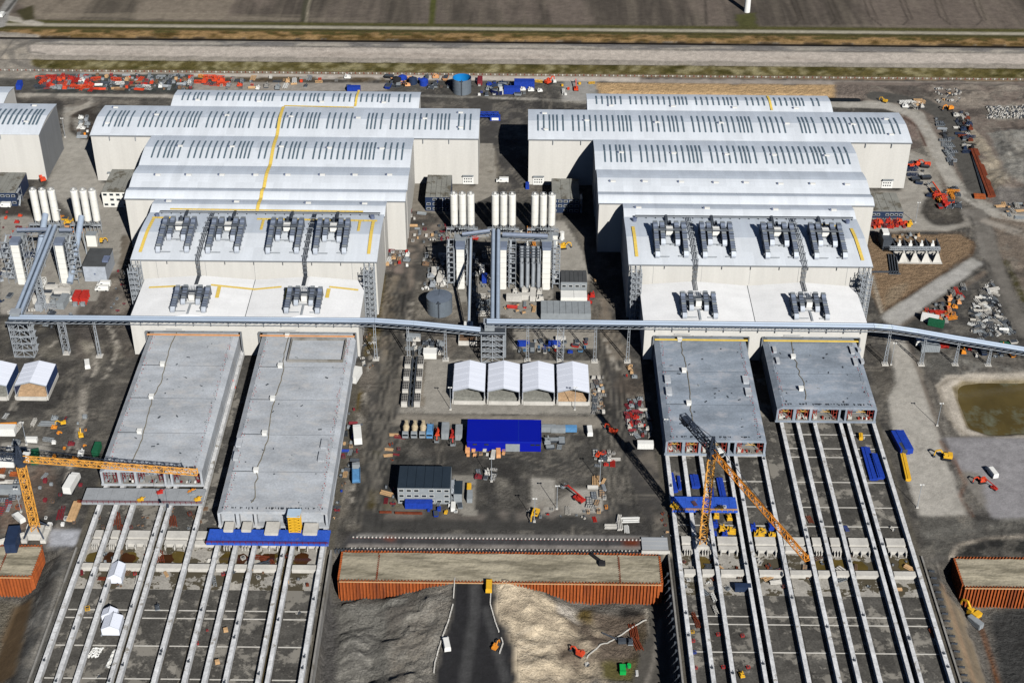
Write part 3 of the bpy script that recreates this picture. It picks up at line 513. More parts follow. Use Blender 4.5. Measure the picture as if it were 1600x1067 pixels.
V = np.stack([GX, GY, H], -1).reshape(-1, 3).astype(np.float32); CF = np.concatenate([CA.reshape(-1, 3), np.ones((nx*ny, 1))], 1).astype(np.float32)
for zi, zn in enumerate(ZNAME):
    sel = fz == zi
    if not sel.any(): continue
    q = np.stack([idx[:-1, :-1][sel], idx[:-1, 1:][sel], idx[1:, 1:][sel], idx[1:, :-1][sel]], -1)
    u, inv = np.unique(q, return_inverse=True); inv = inv.reshape(-1); nf = len(q)
    me = bpy.data.meshes.new(zn); me.vertices.add(len(u)); me.vertices.foreach_set('co', V[u].reshape(-1))
    me.loops.add(nf*4); me.loops.foreach_set('vertex_index', inv.astype(np.int32)); me.polygons.add(nf); me.polygons.foreach_set('loop_start', np.arange(0, nf*4, 4, dtype=np.int32))
    me.polygons.foreach_set('use_smooth', np.ones(nf, bool)); me.update(calc_edges=True)
    ca = me.color_attributes.new('soil', 'FLOAT_COLOR', 'POINT'); ca.data.foreach_set('color', np.clip(CF[u], 0, 1).reshape(-1))
    me.materials.append(GM[zn]); o = bpy.data.objects.new(zn, me); COL.objects.link(o); o['kind'] = 'structure'
def hz(x, y):
    i = min(max(int((x-X0)/ST), 0), nx-2); j = min(max(int((y-Y0)/ST), 0), ny-2); return float(H[j, i])
ex = MB(); R_ = 9000; xa, xb, ya, yb = gx[0], gx[-1], gy[0], gy[-1]
for a_, b_, c_, d_ in ((-R_, xa, -R_, R_), (xb, R_, -R_, R_), (xa, xb, -R_, ya), (xa, xb, yb, R_)): ex.face([(a_, c_, 0), (b_, c_, 0), (b_, d_, 0), (a_, d_, 0)])
struct('countryside', ex, mat('farmland', rgb(104, 98, 84), .95, var=.35, scale=.004, fine=.1))
def sheet(name, pp, m, z=.05, world=False, zg=0):
    b = MB(); b.face([(x, y, z) for x, y in (pp if world else wpoly(pp, zg))][::-1]); me = struct(name, b, m); return me
sheet('pond_water', [(1480, 590), (1680, 585), (1680, 690), (1480, 685)], M_MUD, -1.6)
sheet('basin_water', [(946, 144), (1352, 148), (1352, 160), (946, 160)], M_DKW, -1.2)
bw = MB(); bw.face([(-500, 926, -.95), (500, 926, -.95), (500, 931.5, -.95), (-500, 931.5, -.95)]); struct('ditch_water', bw, mat('ditch_water', rgb(34, 28, 16), .3))
# ------------------------------------------------------------------ production halls
def arc(y0, y1, ze, rise=2.2, n=8):
    return [(y0+(y1-y0)*i/n, ze+rise*(1-abs(2*i/n-1)**1.35)) for i in range(n+1)]
class Hall:
    def __init__(s, secs): s.secs = secs      # (x0,x1,y0,y1,ze,rise)
    def z(s, X, Y):
        best = 0
        for x0, x1, y0, y1, ze, rise in s.secs:
            if x0 <= X <= x1 and y0 <= Y <= y1:
                t = (Y-y0)/(y1-y0); best = max(best, ze+rise*(1-min(1, abs(2*t-1))**1.35))
        return best
    def at(s, px, py):
        z = 29.
        for _ in range(8):
            x, y, _z = G(px, py, z); z = s.z(x, y) or 29.
        return (x, y, z)
def build_hall(nm, label, secs, s0, sky_rows, ahus, ahus0, walk, walk0, vents, pipes, towers, outer=True):
    h = Hall(secs); root = thing(nm, label, 'factory hall', ((secs[0][0]+secs[0][1])/2, secs[0][2], 0), 'precast factory halls')
    for k, (x0, x1, y0, y1, ze, rise) in enumerate(secs):
        yf = y0
        w_ = MB(); pr = arc(y0, y1, ze-.35, rise)
        w_.xprism([(y0+.02*k, 0)]+[(max(a, y0+.02*k), b) for a, b in pr]+[(y1-.02*k, 0)], x0, x1)
        part('wall', w_, M_WALL, root)
        r_ = MB(); pr = arc(y0-.35, y1-.02, ze, rise); n = len(pr)
        for i in range(n-1):
            (a, za), (b, zb) = pr[i], pr[i+1]
            m = 1 if i >= n//2 else 0  # behind the ridge: the copy with slope shade in its colour
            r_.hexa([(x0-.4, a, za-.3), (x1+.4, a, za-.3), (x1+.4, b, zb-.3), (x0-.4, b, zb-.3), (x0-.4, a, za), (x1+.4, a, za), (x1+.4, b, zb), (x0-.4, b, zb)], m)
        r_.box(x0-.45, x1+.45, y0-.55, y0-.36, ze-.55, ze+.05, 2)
        part('roof', r_, [M_ROOF, M_ROOF_SHADE, M_TRIM], root)
    # sky lights, crossing the ridge of each bay
    cnt = 0; rest = MB()
    for (x0, x1, y0, y1, ze, rise), lo, hi in sky_rows:
        x = x0+5; k = 0; ym = (y0+y1)/2
        while x < x1-4:
            L = MB(); k += 1
            tgt = L if cnt < 100 else rest
            for ya_, yb_ in ((ym-lo, ym-.3), (ym+.3, ym+hi)):
                n_ = 3
                for i in range(n_):
                    a = ya_+(yb_-ya_)*i/n_; b = ya_+(yb_-ya_)*(i+1)/n_; za = h.z(x, a)+.12; zb = h.z(x, b)+.12
                    tgt.hexa([(x-.42, a, za-.12), (x+.42, a, za-.12), (x+.42, b, zb-.12), (x-.42, b, zb-.12), (x-.42, a, za+.13), (x+.42, a, za+.13), (x+.42, b, zb+.13), (x-.42, b, zb+.13)])
            if cnt < 100: part('skylight', L, M_SKY, root)
            cnt += 1
            x += 2.1 if (k % 21) in (3, 4, 15, 16, 17) else (5.4 if (k % 21) in (6, 18) else 3.15)
            if k % 45 == 44: x += 6
    if rest.v: o = part('skylight', rest, M_SKY, root); o['kind'] = 'stuff'
    for px, py in vents:
        x, y, z = h.at(px, py); v = MB(); v.box(x-1.3, x+1.3, y-.5, y+.7, z-.1, z+.55); v.box(x-2.1, x-1.4, y-.4, y+.4, z-.1, z+.9, 1); part('roof_vent', v, [M_WHITE, M_VENT], root)
    for pts, wd in walk:
        b = MB(); P = [h.at(*q) for q in pts]
        for (xa_, ya_, _), (xb_, yb_, _) in zip(P[:-1], P[1:]):
            L = math.hypot(xb_-xa_, yb_-ya_); n_ = max(1, int(L/2.2))
            for i in range(n_):
                t0 = i/n_; t1 = (i+.93)/n_; a = (xa_+(xb_-xa_)*t0, ya_+(yb_-ya_)*t0); c = (xa_+(xb_-xa_)*t1, ya_+(yb_-ya_)*t1)
                b.bar((a[0], a[1], max(h.z(*a), 28)+.35), (c[0], c[1], max(h.z(*c), 28)+.35), wd*.75, 0, .16)
        part('roof_walkway', b, M_YEL, root)
    # low front building with two shallow gables
    x0, x1, y0, y1, ze = s0; q = (x1-x0)/4; rz = 2.2
    prof = [(x0, ze), (x0+q, ze+rz), (x0+2*q, ze), (x0+3*q, ze+rz), (x1, ze)]
    def z0(X): 
        t = ((X-x0)/q) % 2; return ze+rz*(t if t < 1 else 2-t)
    w_ = MB()
    ops = sorted(S0OPEN[nm]); xs = x0
    dz = ze-.4
    for a, b, zt in ops:
        w_.box(xs, a, y0, y0+1, 0, dz); w_.box(a, b, y0, y0+1, zt, dz); xs = b
    w_.box(xs, x1, y0, y0+1, 0, dz)
    w_.box(x0, x0+.6, y0+1, y1+4, 0, dz); w_.box(x1-.6, x1, y0+1, y1+4, 0, dz); w_.box(x0+2*q-1, x0+2*q+1, y0+1, y1, 0, dz)
    part('front_wall', w_, M_WALL, root)
    r_ = MB()
    for i in range(4):
        (a, za), (b, zb) = prof[i], prof[i+1]; e0 = .4 if i == 0 else 0; e1 = .4 if i == 3 else 0
        r_.hexa([(a-e0, y0+1.5, za-.5), (b+e1, y0+1.5, zb-.5), (b+e1, y1+4, zb-.5), (a-e0, y1+4, za-.5), (a-e0, y0+1.5, za), (b+e1, y0+1.5, zb), (b+e1, y1+4, zb), (a-e0, y1+4, za)])
        r_.hexa([(a-e0, y0-.3, ze-.5), (b+e1, y0-.3, ze-.5), (b+e1, y0+1.5, za*0+zb-.5 if 0 else zb-.5), (a-e0, y0+1.5, za-.5), (a-e0, y0-.3, ze), (b+e1, y0-.3, ze), (b+e1, y0+1.5, zb), (a-e0, y0+1.5, za)])
    part('low_roof', r_, M_ROOFW, root)
    sm_ = MB(); sm_.box(x0+2*q-.12, x0+2*q+.12, y0, y1+3, ze, ze+.12); part('roof_valley_gutter', sm_, M_STEELD, root)
    for pts, wd in walk0:
        b = MB(); P = []
        for px, py in pts:
            z = ze+1
            for _ in range(6): x, y, _z = G(px, py, z); z = z0(x)
            P.append((x, y, z+.35))
        for a, c in zip(P[:-1], P[1:]): b.bar(a, c, wd*.75, 0, .16)
        part('roof_walkway', b, M_YEL, root)
    for a, b, zt in ops:      # gate edging above each opening
        g = MB(); g.box(a, b, y0-.55, y0-.1, zt-.2, zt+.15, 1); g.box(a+.3, b-.3, y0-1.6, y0-.6, zt-1.5, zt-1.2, 0); g.box(a-.5, a, y0-1.3, y0-.05, 0, zt, 1); g.box(b, b+.5, y0-1.3, y0-.05, 0, zt, 1)
        for i in range(5): t = a+(b-a)*(i+.5)/5; g.box(t-3.6, t+3.6, y0-.8, y0-.6, zt+.3 if i != 1 else zt+1.1, zt+.6 if i != 1 else zt+1.4, 2)
        part('gate_frame', g, [M_YEL if nm != 'factory_hall' else M_TIMBO, M_TRIM, M_STEEL], root)
    # small outlets under the eaves of the walls
    for i in range(13):
        t = x0+(x1-x0)*(i+.6)/13; g = MB(); g.box(t-.15, t+.15, y0-.6, y0-.05, ze-2.6, ze-.5); part('gutter_outlet', g, M_STEELD, root)
    for sx0, sx1, sy0, sy1, sze, _ in secs[:1]:
        for i in range(5):
            t = sx0+(sx1-sx0)*(i+.5)/5; g = MB(); g.box(t-.05, t+.05, sy0-.05, sy0-.01, 19, sze-.6); part('wall_seam', g, M_TRIM, root)
        for i in range(9):
            t = sx0+3+(sx1-sx0-6)*i/8; g = MB(); g.box(t-.12, t+.12, sy0-.5, sy0-.02, sze-2.2, sze-.5); part('gutter_outlet', g, M_STEELD, root)
    # air handling units
    def ahu(x, yb, L, zf, wd=2.3, hh=3.0, mirror=1):
        b = MB(); n_ = max(4, int(L/1.7)); z = zf
        for i in range(n_):
            ya_ = yb-L*(i+1)/n_; yb_ = yb-L*i/n_; f0 = i/n_; f1 = (i+1)/n_; zt = lambda f: hh+(.9 if f < .2 else 0)+(.5 if f < .45 else 0)-1.5*max(0, f-.5)
            za_, zb_ = z(x, ya_)+1.1, z(x, yb_)+1.1; t0, t1 = zt((f0+f1)/2+.02), zt((f0+f1)/2-.02)
            b.hexa([(x-wd/2, ya_, za_), (x+wd/2, ya_, za_), (x+wd/2, yb_, zb_), (x-wd/2, yb_, zb_), (x-wd/2+.12, ya_, za_+t0), (x+wd/2-.12, ya_, za_+t0), (x+wd/2-.12, yb_, zb_+t1), (x-wd/2+.12, yb_, zb_+t1)], 0 if i % 4 else 2)
            b.box(x-wd/2-.03, x+wd/2+.03, ya_-.07, ya_+.07, za_, za_+t0+.08, 1)
            if i % 5 == 2: b.box(x-wd/2-.5, x-wd/2-.1, ya_+.2, yb_-.2, za_+.2, za_+1.1, 2)
        for i in range(0, n_+1, 2):
            yy = yb-L*i/n_; b.box(x-wd/2, x-wd/2+.25, yy-.15, yy+.15, z(x, yy)-.1, z(x, yy)+1.1, 1); b.box(x+wd/2-.25, x+wd/2, yy-.15, yy+.15, z(x, yy)-.1, z(x, yy)+1.1, 1)
        u = part('air_handling_unit', b, [M_DUCT, M_STEELD, M_GREYP], root)
        c = MB(); y_ = yb-L; zb = z(x, y_)
        c.hexa([(x-wd/2+.1, y_-1.6, zb+.5), (x+wd/2-.1, y_-1.6, zb+.5), (x+wd/2-.1, y_-.1, zb+1.2), (x-wd/2+.1, y_-.1, zb+1.2), (x-wd/2+.1, y_-1.6, zb+1.5), (x+wd/2-.1, y_-1.6, zb+1.5), (x+wd/2-.1, y_-.1, zb+1.1+hh-.9), (x-wd/2+.1, y_-.1, zb+1.1+hh-.9)])
        part('intake_hood', c, M_DUCTL, root, u)
        c = MB(); c.box(x-wd/2-.7, x-wd/2-.1, y_+1, y_+L*.35, zb+.2, zb+1.4); c.bar((x+wd/2, y_-.6, zb+.7), (x+wd/2+4.5*mirror, y_-.6, zb+.7), .35); part('support_rail', c, M_STEEL, root, u)
    zr = lambda X, Y: h.z(X, Y) or secs[0][4]
    for cx, yb in ahus:
        for dx, L in ((-6.7, 23), (-3.4, 13), (3.4, 13.5), (6.7, 22.5)): ahu(cx+dx, yb, L, zr, mirror=1 if dx < 0 else -1)
        b = MB()
        for k in range(4): b.tube((cx-7+k*.2, yb-3-k*1.6, zr(cx, yb-3)+3.4+k*.4), (cx+7-k*.2, yb-3-k*1.6, zr(cx, yb-3)+3.4+k*.4), .28, n=6, m=0)
        b.tube((cx-1, yb-4, 30), (cx-1, yb+5, zr(cx, yb)+2.4), .7, n=8, m=0); b.tube((cx+1, yb-4, 30), (cx+1, yb+5, zr(cx, yb)+2.4), .7, n=8, m=0); b.box(cx-1.6, cx+1.6, yb-6.5, yb-3.5, zr(cx, yb-5)+1, zr(cx, yb-5)+4.2, 1)
        for k in range(12): xx = cx-4+k*.72; b.bar((xx, yb-7, zr(cx, yb-5)+.3), (xx+.5, yb-1, zr(cx, yb-1)+3.6), .16, 2)
        part('duct_manifold', b, [M_STEELD, M_WHITE, M_STEEL], root)
    for cx, yb in ahus0:
        zz = lambda X, Y: z0(X)
        for dx, L in ((-7.0, 14.5), (-3.4, 8.5), (3.4, 8.5), (7.0, 14.5)): ahu(cx+dx, yb, L, zz, 2.2, 2.6, 1 if dx < 0 else -1)
        b = MB()
        for k in range(4): b.tube((cx-8, yb-1.5-k*1.5, z0(cx)+2.5+.3*k), (cx+8, yb-1.5-k*1.5, z0(cx)+2.5+.3*k), .25, n=6)
        b.box(cx-1.3, cx+1.3, yb-7, yb-4.6, z0(cx)+.5, z0(cx)+3.2, 1)
        for k in range(9): xx = cx-3+k*.7; b.bar((xx, yb-4, z0(cx)+.5), (xx+.4, yb+2, z0(cx)+3.2), .18, 2)
        b.bar((cx, yb-9, z0(cx)+.3), (cx, y0+2, z0(cx)+.3), .9, 2, .3)
        part('duct_manifold', b, [M_STEELD, M_WHITE, M_STEEL], root)
    x1_ = secs[0]
    for px in pipes:       # bundle of ducts across the roof and down the front wall
        b = MB(); yf = x1_[2]; yb = x1_[3]-.5
        for k in (-.75, 0, .75):
            n_ = 8
            for i in range(n_):
                a = yf-.6+(yb-yf)*i/n_; c = yf-.6+(yb-yf)*(i+1)/n_
                b.bar((px+k, a, zr(px, max(a, yf+.1))+.9), (px+k, c, zr(px, c)+.9), .3, 0)
            b.bar((px+k, yf-.9, x1_[4]+.9), (px+k*.8, yf-.9, z0(px)+.8), .3, 0); b.bar((px+k*.8, yf-.9, z0(px)+.8), (px+k*.8, yf-9, z0(px)+.8), .3, 0)
        for i in range(4): zz = x1_[4]-1-i*2.4; b.box(px-1.1, px+1.1, yf-1.1, yf-.6, zz, zz+.12, 1)
        for i in range(7): yy = yf+2+i*5.6; b.box(px-1.4, px-1.1, yy, yy+.3, zr(px, yy)-.1, zr(px, yy)+1.6, 1); b.box(px+1.1, px+1.4, yy, yy+.3, zr(px, yy)-.1, zr(px, yy)+1.6, 1); b.box(px-1.4, px+1.4, yy, yy+.2, zr(px, yy)+1.4, zr(px, yy)+1.6, 1)
        part('duct_bundle', b, [M_STEELD, M_STEEL], root)
    b = MB(); yb = x1_[3]-.3     # dark pipe rack along the valley behind the front bay
    b.box(x1_[0]+5, x1_[1]-1.5, yb-.5, yb+.1, x1_[4]+.9, x1_[4]+1.3); b.box(x1_[0]+5, x1_[1]-1.5, yb-1.5, yb-1.1, x1_[4]+1.1, x1_[4]+1.4, 1)
    for i in range(24): t = x1_[0]+6+(x1_[1]-x1_[0]-8)*i/23; b.box(t-.1, t+.1, yb-1.5, yb+.1, x1_[4]-.1, x1_[4]+1)
    for t in ahus: b.box(t[0]-.6, t[0]+.6, yb-14, yb-.5, x1_[4]+1, x1_[4]+2)
    b.cyl(x1_[0]+4.5, x1_[3]-5, x1_[4], x1_[4]+2.2, 1.1, n=10, m=2); b.cyl(x1_[1]-5, x1_[3]-5, x1_[4], x1_[4]+2.2, 1.1, n=10, m=2)
    part('pipe_rack', b, [M_STEELD, M_STEEL, M_VENT], root)
    for tx, ty, top in towers:
        b = MB(); wd = 4.6; dp = 7.2
        for xx in (tx-wd/2, tx, tx+wd/2):
            for yy in (ty-dp/2, ty, ty+dp/2): b.bar((xx, yy, 0), (xx, yy, top), .28)
        nlev = int(top/3)
        for i in range(nlev):
            z = 3*(i+1)
            b.box(tx-wd/2, tx+wd/2, ty-dp/2, ty-dp/2+1.1, z-.1, z); b.box(tx-wd/2, tx+wd/2, ty+dp/2-1.1, ty+dp/2, z-1.6, z-1.5)
            for xx in (tx-wd/2, tx+wd/2): b.bar((xx, ty-dp/2, z), (xx, ty+dp/2, z), .18); b.bar((xx, ty-dp/2, z-3), (xx, ty+dp/2, z), .14)
            for yy in (ty-dp/2, ty+dp/2): b.bar((tx-wd/2, yy, z), (tx+wd/2, yy, z), .18); b.bar((tx-wd/2, yy, z-3), (tx+wd/2, yy, z), .14); b.box(tx-wd/2, tx+wd/2, yy-.05, yy+.05, z+.9, z+1.05)
            b.bar((tx-1, ty-dp/2+1, z-3), (tx-1, ty+dp/2-1, z-1.6), .9, 0, .2); b.bar((tx+1, ty+dp/2-1, z-1.6), (tx+1, ty-dp/2+1, z), .9, 0, .2)
        part('stair_tower', b, M_STEEL, root)
    return root, h
S1B = {}
SA = [(-181, -66.5, 606, 650, 29.5, 2.), (-197, -57.2, 665.5, 677, 28.5, 1.6), (-181.2, -66.3, 650.1, 665.4, 28.5, 1.6), (-197.2, -57, 677.1, 701, 28.3, 1.8), (-197.4, -57.2, 701.1, 735.4, 28, 2.1), (-231, -22.5, 735.6, 771.8, 27.8, 2.1), (-194.5, -56.8, 772, 793, 27.6, 1.6)]
SBb = [(51.8, 165, 606, 650, 29.5, 2.), (40, 177, 665.5, 677, 28.5, 1.6), (52, 165.2, 650.1, 665.4, 28.5, 1.6), (40.2, 177.2, 677.1, 701, 28.3, 1.8), (39.8, 177, 701.1, 735.4, 28, 2.1), (4.9, 210.4, 735.6, 771.8, 27.8, 2.1), (37.9, 174, 772, 793, 27.6, 1.6)]
S0OPEN = {'factory_hall': [(-168.8, -126, 13.2), (-117.4, -73.8, 13.2)], 'factory_hall_b': [(61.8, 104.6, 13.2), (111.2, 154.8, 13.2)]}
NAMEB = 'factory_hall_b'
vA = [(x, 274) for x in (247, 295, 347, 400, 450, 504, 555, 609)]+[(264, 315), (370, 316), (482, 318), (570, 319)]+[(282, 229), (363, 230), (440, 230), (515, 232), (597, 233), (168, 193), (245, 180), (355, 181), (455, 183), (560, 185), (664, 186), (181, 169), (309, 157), (405, 159), (503, 160), (600, 161), (720, 200), (720, 177)]
vB = [(x, y) for x, y in ((958, 284), (1008, 284), (1065, 285), (1119, 286), (1166, 286), (1220, 288), (1270, 288), (1324, 289))]+[(998, 325), (1105, 326), (1212, 328), (1303, 329)]+[(971, 239), (1053, 240), (1136, 242), (1210, 243), (1292, 244), (917, 189), (1027, 192), (1127, 193), (1230, 194), (1333, 195), (955, 166), (1052, 167), (1148, 169), (1244, 170), (851, 178), (853, 203), (1385, 187), (1393, 211)]
hallA, HA = build_hall('factory_hall', 'long white roofed factory hall on the left with a yellow walkway zigzagging over its roof', SA, (-175.6, -72.2, 571, 603, 18.8),
    [(SA[5], 10.5, 8.5), (SA[4], 10.5, 8.5), (SA[6], 5.2, 5.2)],
    [(G(q, 345, 32)[0], 634.5) for q in (286, 362, 453, 525)], [(-149.6, 590.5), (-98, 590.5)],
    [([(561, 143), (555, 168)], 1.7), ([(553, 169), (444, 167)], 1.1), ([(443, 168), (424, 250), (402, 331)], 2.2), ([(266, 327.5), (568, 331.5)], 1.5), ([(238, 341), (273, 341)], 1.7), ([(240, 343), (219, 395)], 2.), ([(402, 343), (590, 346)], 1.7), ([(412, 345), (408, 360)], 1.6), ([(584, 345), (576, 398)], 2.), ([(563, 345), (560, 362)], 1.6)],
    [([(233, 450), (275, 448)], 1.5), ([(330, 446), (398, 453), (440, 449)], 1.5), ([(515, 449), (560, 454)], 1.5), ([(281, 449), (274, 466)], 2.2), ([(343, 449), (339, 466)], 2.2), ([(449, 451), (446, 468)], 2.2), ([(514, 452), (511, 466)], 2.2)],
    vA, [G(323, 360, 31)[0], G(486, 360, 31)[0]], [(-178.8, 601.5, 29.5), (-69.6, 601.5, 29.5)])
hallB, HB = build_hall(NAMEB, 'long white roofed factory hall on the right, its west walls in deep shadow', SBb, (57.4, 158.2, 571, 603, 18.2),
    [(SBb[5], 10.5, 8.5), (SBb[4], 10.5, 8.5), (SBb[6], 5.2, 5.2)],
    [(G(q, 357, 32)[0], 634.5) for q in (1044, 1116, 1211, 1285)], [(82.6, 590.5), (133.2, 590.5)],
    [([(1199, 151), (1206, 174)], 1.7), ([(989, 355), (995, 402)], 2.), ([(1330, 358), (1348, 408)], 2.), ([(1283, 352), (1308, 354)], 1.6)], [],
    vB, [G(1081, 370, 31)[0], G(1247, 372, 31)[0]], [(55, 601.5, 29.5), (161.6, 601.5, 29.5)])
hallB.name = 'factory_hall.001'
SC = [(-430, -259.2, 736, 773, 27.8, 2.1), (-430, -289, 773.1, 795, 27.6, 1.6)]
rc_ = thing('factory_hall', 'factory hall at the left edge of the photo, its grey ribbed gable facing the road', 'factory hall', (-340, 736, 0), 'precast factory halls')
for x0, x1, y0, y1, ze, rise in SC:
    b = MB(); b.xprism([(y0, 0)]+arc(y0, y1, ze-.35, rise)+[(y1, 0)], x0, x1); part('wall', b, M_WALL, rc_)
    b = MB(); pr = arc(y0-.35, y1, ze, rise)
    for i in range(8):
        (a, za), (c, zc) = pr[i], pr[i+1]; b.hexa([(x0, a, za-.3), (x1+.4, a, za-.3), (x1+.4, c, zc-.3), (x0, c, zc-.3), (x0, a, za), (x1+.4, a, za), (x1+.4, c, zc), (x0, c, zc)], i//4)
    part('roof', b, [M_ROOF, M_ROOF_SHADE], rc_)
b = MB()
for i in range(22): y = 737+i*1.65; b.box(-259.2, -259.0, y, y+.12, 0, 27.5)
part('wall_seam', b, M_TRIM, rc_)
b = MB(); b.box(-259.19, -259.06, 736.2, 772.8, .2, 27.3); b.box(-259.4, -259.05, 736.1, 772.9, 27.3, 27.5); part('gable_cladding', b, mat('grey_ribbed_sheet', rgb(150, 152, 154, .7), .6, var=.1, scale=.3, stretch=(1, 1, .1)), rc_)
HC = Hall(SC); x = -262.5; k = 0
while x > -345:
    b = MB()
    for ya_, yb_ in ((744.5, 754.2), (754.8, 763)):
        for i in range(3):
            a = ya_+(yb_-ya_)*i/3; c = ya_+(yb_-ya_)*(i+1)/3; za = HC.z(x, a); zc = HC.z(x, c)
            b.hexa([(x-.52, a, za), (x+.52, a, za), (x+.52, c, zc), (x-.52, c, zc), (x-.52, a, za+.25), (x+.52, a, za+.25), (x+.52, c, zc+.25), (x-.52, c, zc+.25)])
    part('skylight', b, M_SKY, rc_); k += 1; x -= 1.95 if k % 9 in (1, 2) else 2.9
for px, py in ((54, 166), (41, 191), (-5, 180)):
    x, y, z = HC.at(px, py); b = MB(); b.box(x-1.3, x+1.3, y-.5, y+.7, z-.1, z+.55); b.box(x-2.1, x-1.4, y-.4, y+.4, z-.1, z+.9, 1); part('roof_vent', b, [M_WHITE, M_VENT], rc_)
for hh, xs in ((hallA, [(-221, 735.6), (-207, 735.6), (-52, 735.6), (-38, 735.6)]), (hallB, [(18, 735.6), (33, 735.6), (186, 735.6), (200, 735.6)]), (rc_, [(-280, 736)])):
    for x, y in xs: b = MB(); b.box(x-.15, x+.15, y-.7, y-.02, 24.8, 27.3); part('downpipe', b, M_STEEL, hh)
for hh, x, y in ((hallA, -28, 735.6), (hallB, 10.5, 735.6), (hallB, 201, 735.6), (hallA, -222, 735.6)):
    b = MB(); b.box(x-3, x+3, y-.25, y-.03, .1, 5.4); b.box(x-3, x+3, y-1.6, y-.3, 5.4, 5.7, 1)
    for i in range(4):
        for j in range(2): b.box(x-2.3+i*1.2, x-1.6+i*1.2, y-.32, y-.24, 1.4+j*1.6, 2.1+j*1.6, 2)
    part('loading_door', b, [M_WHITE, M_GREYP, M_GLASS], hh)
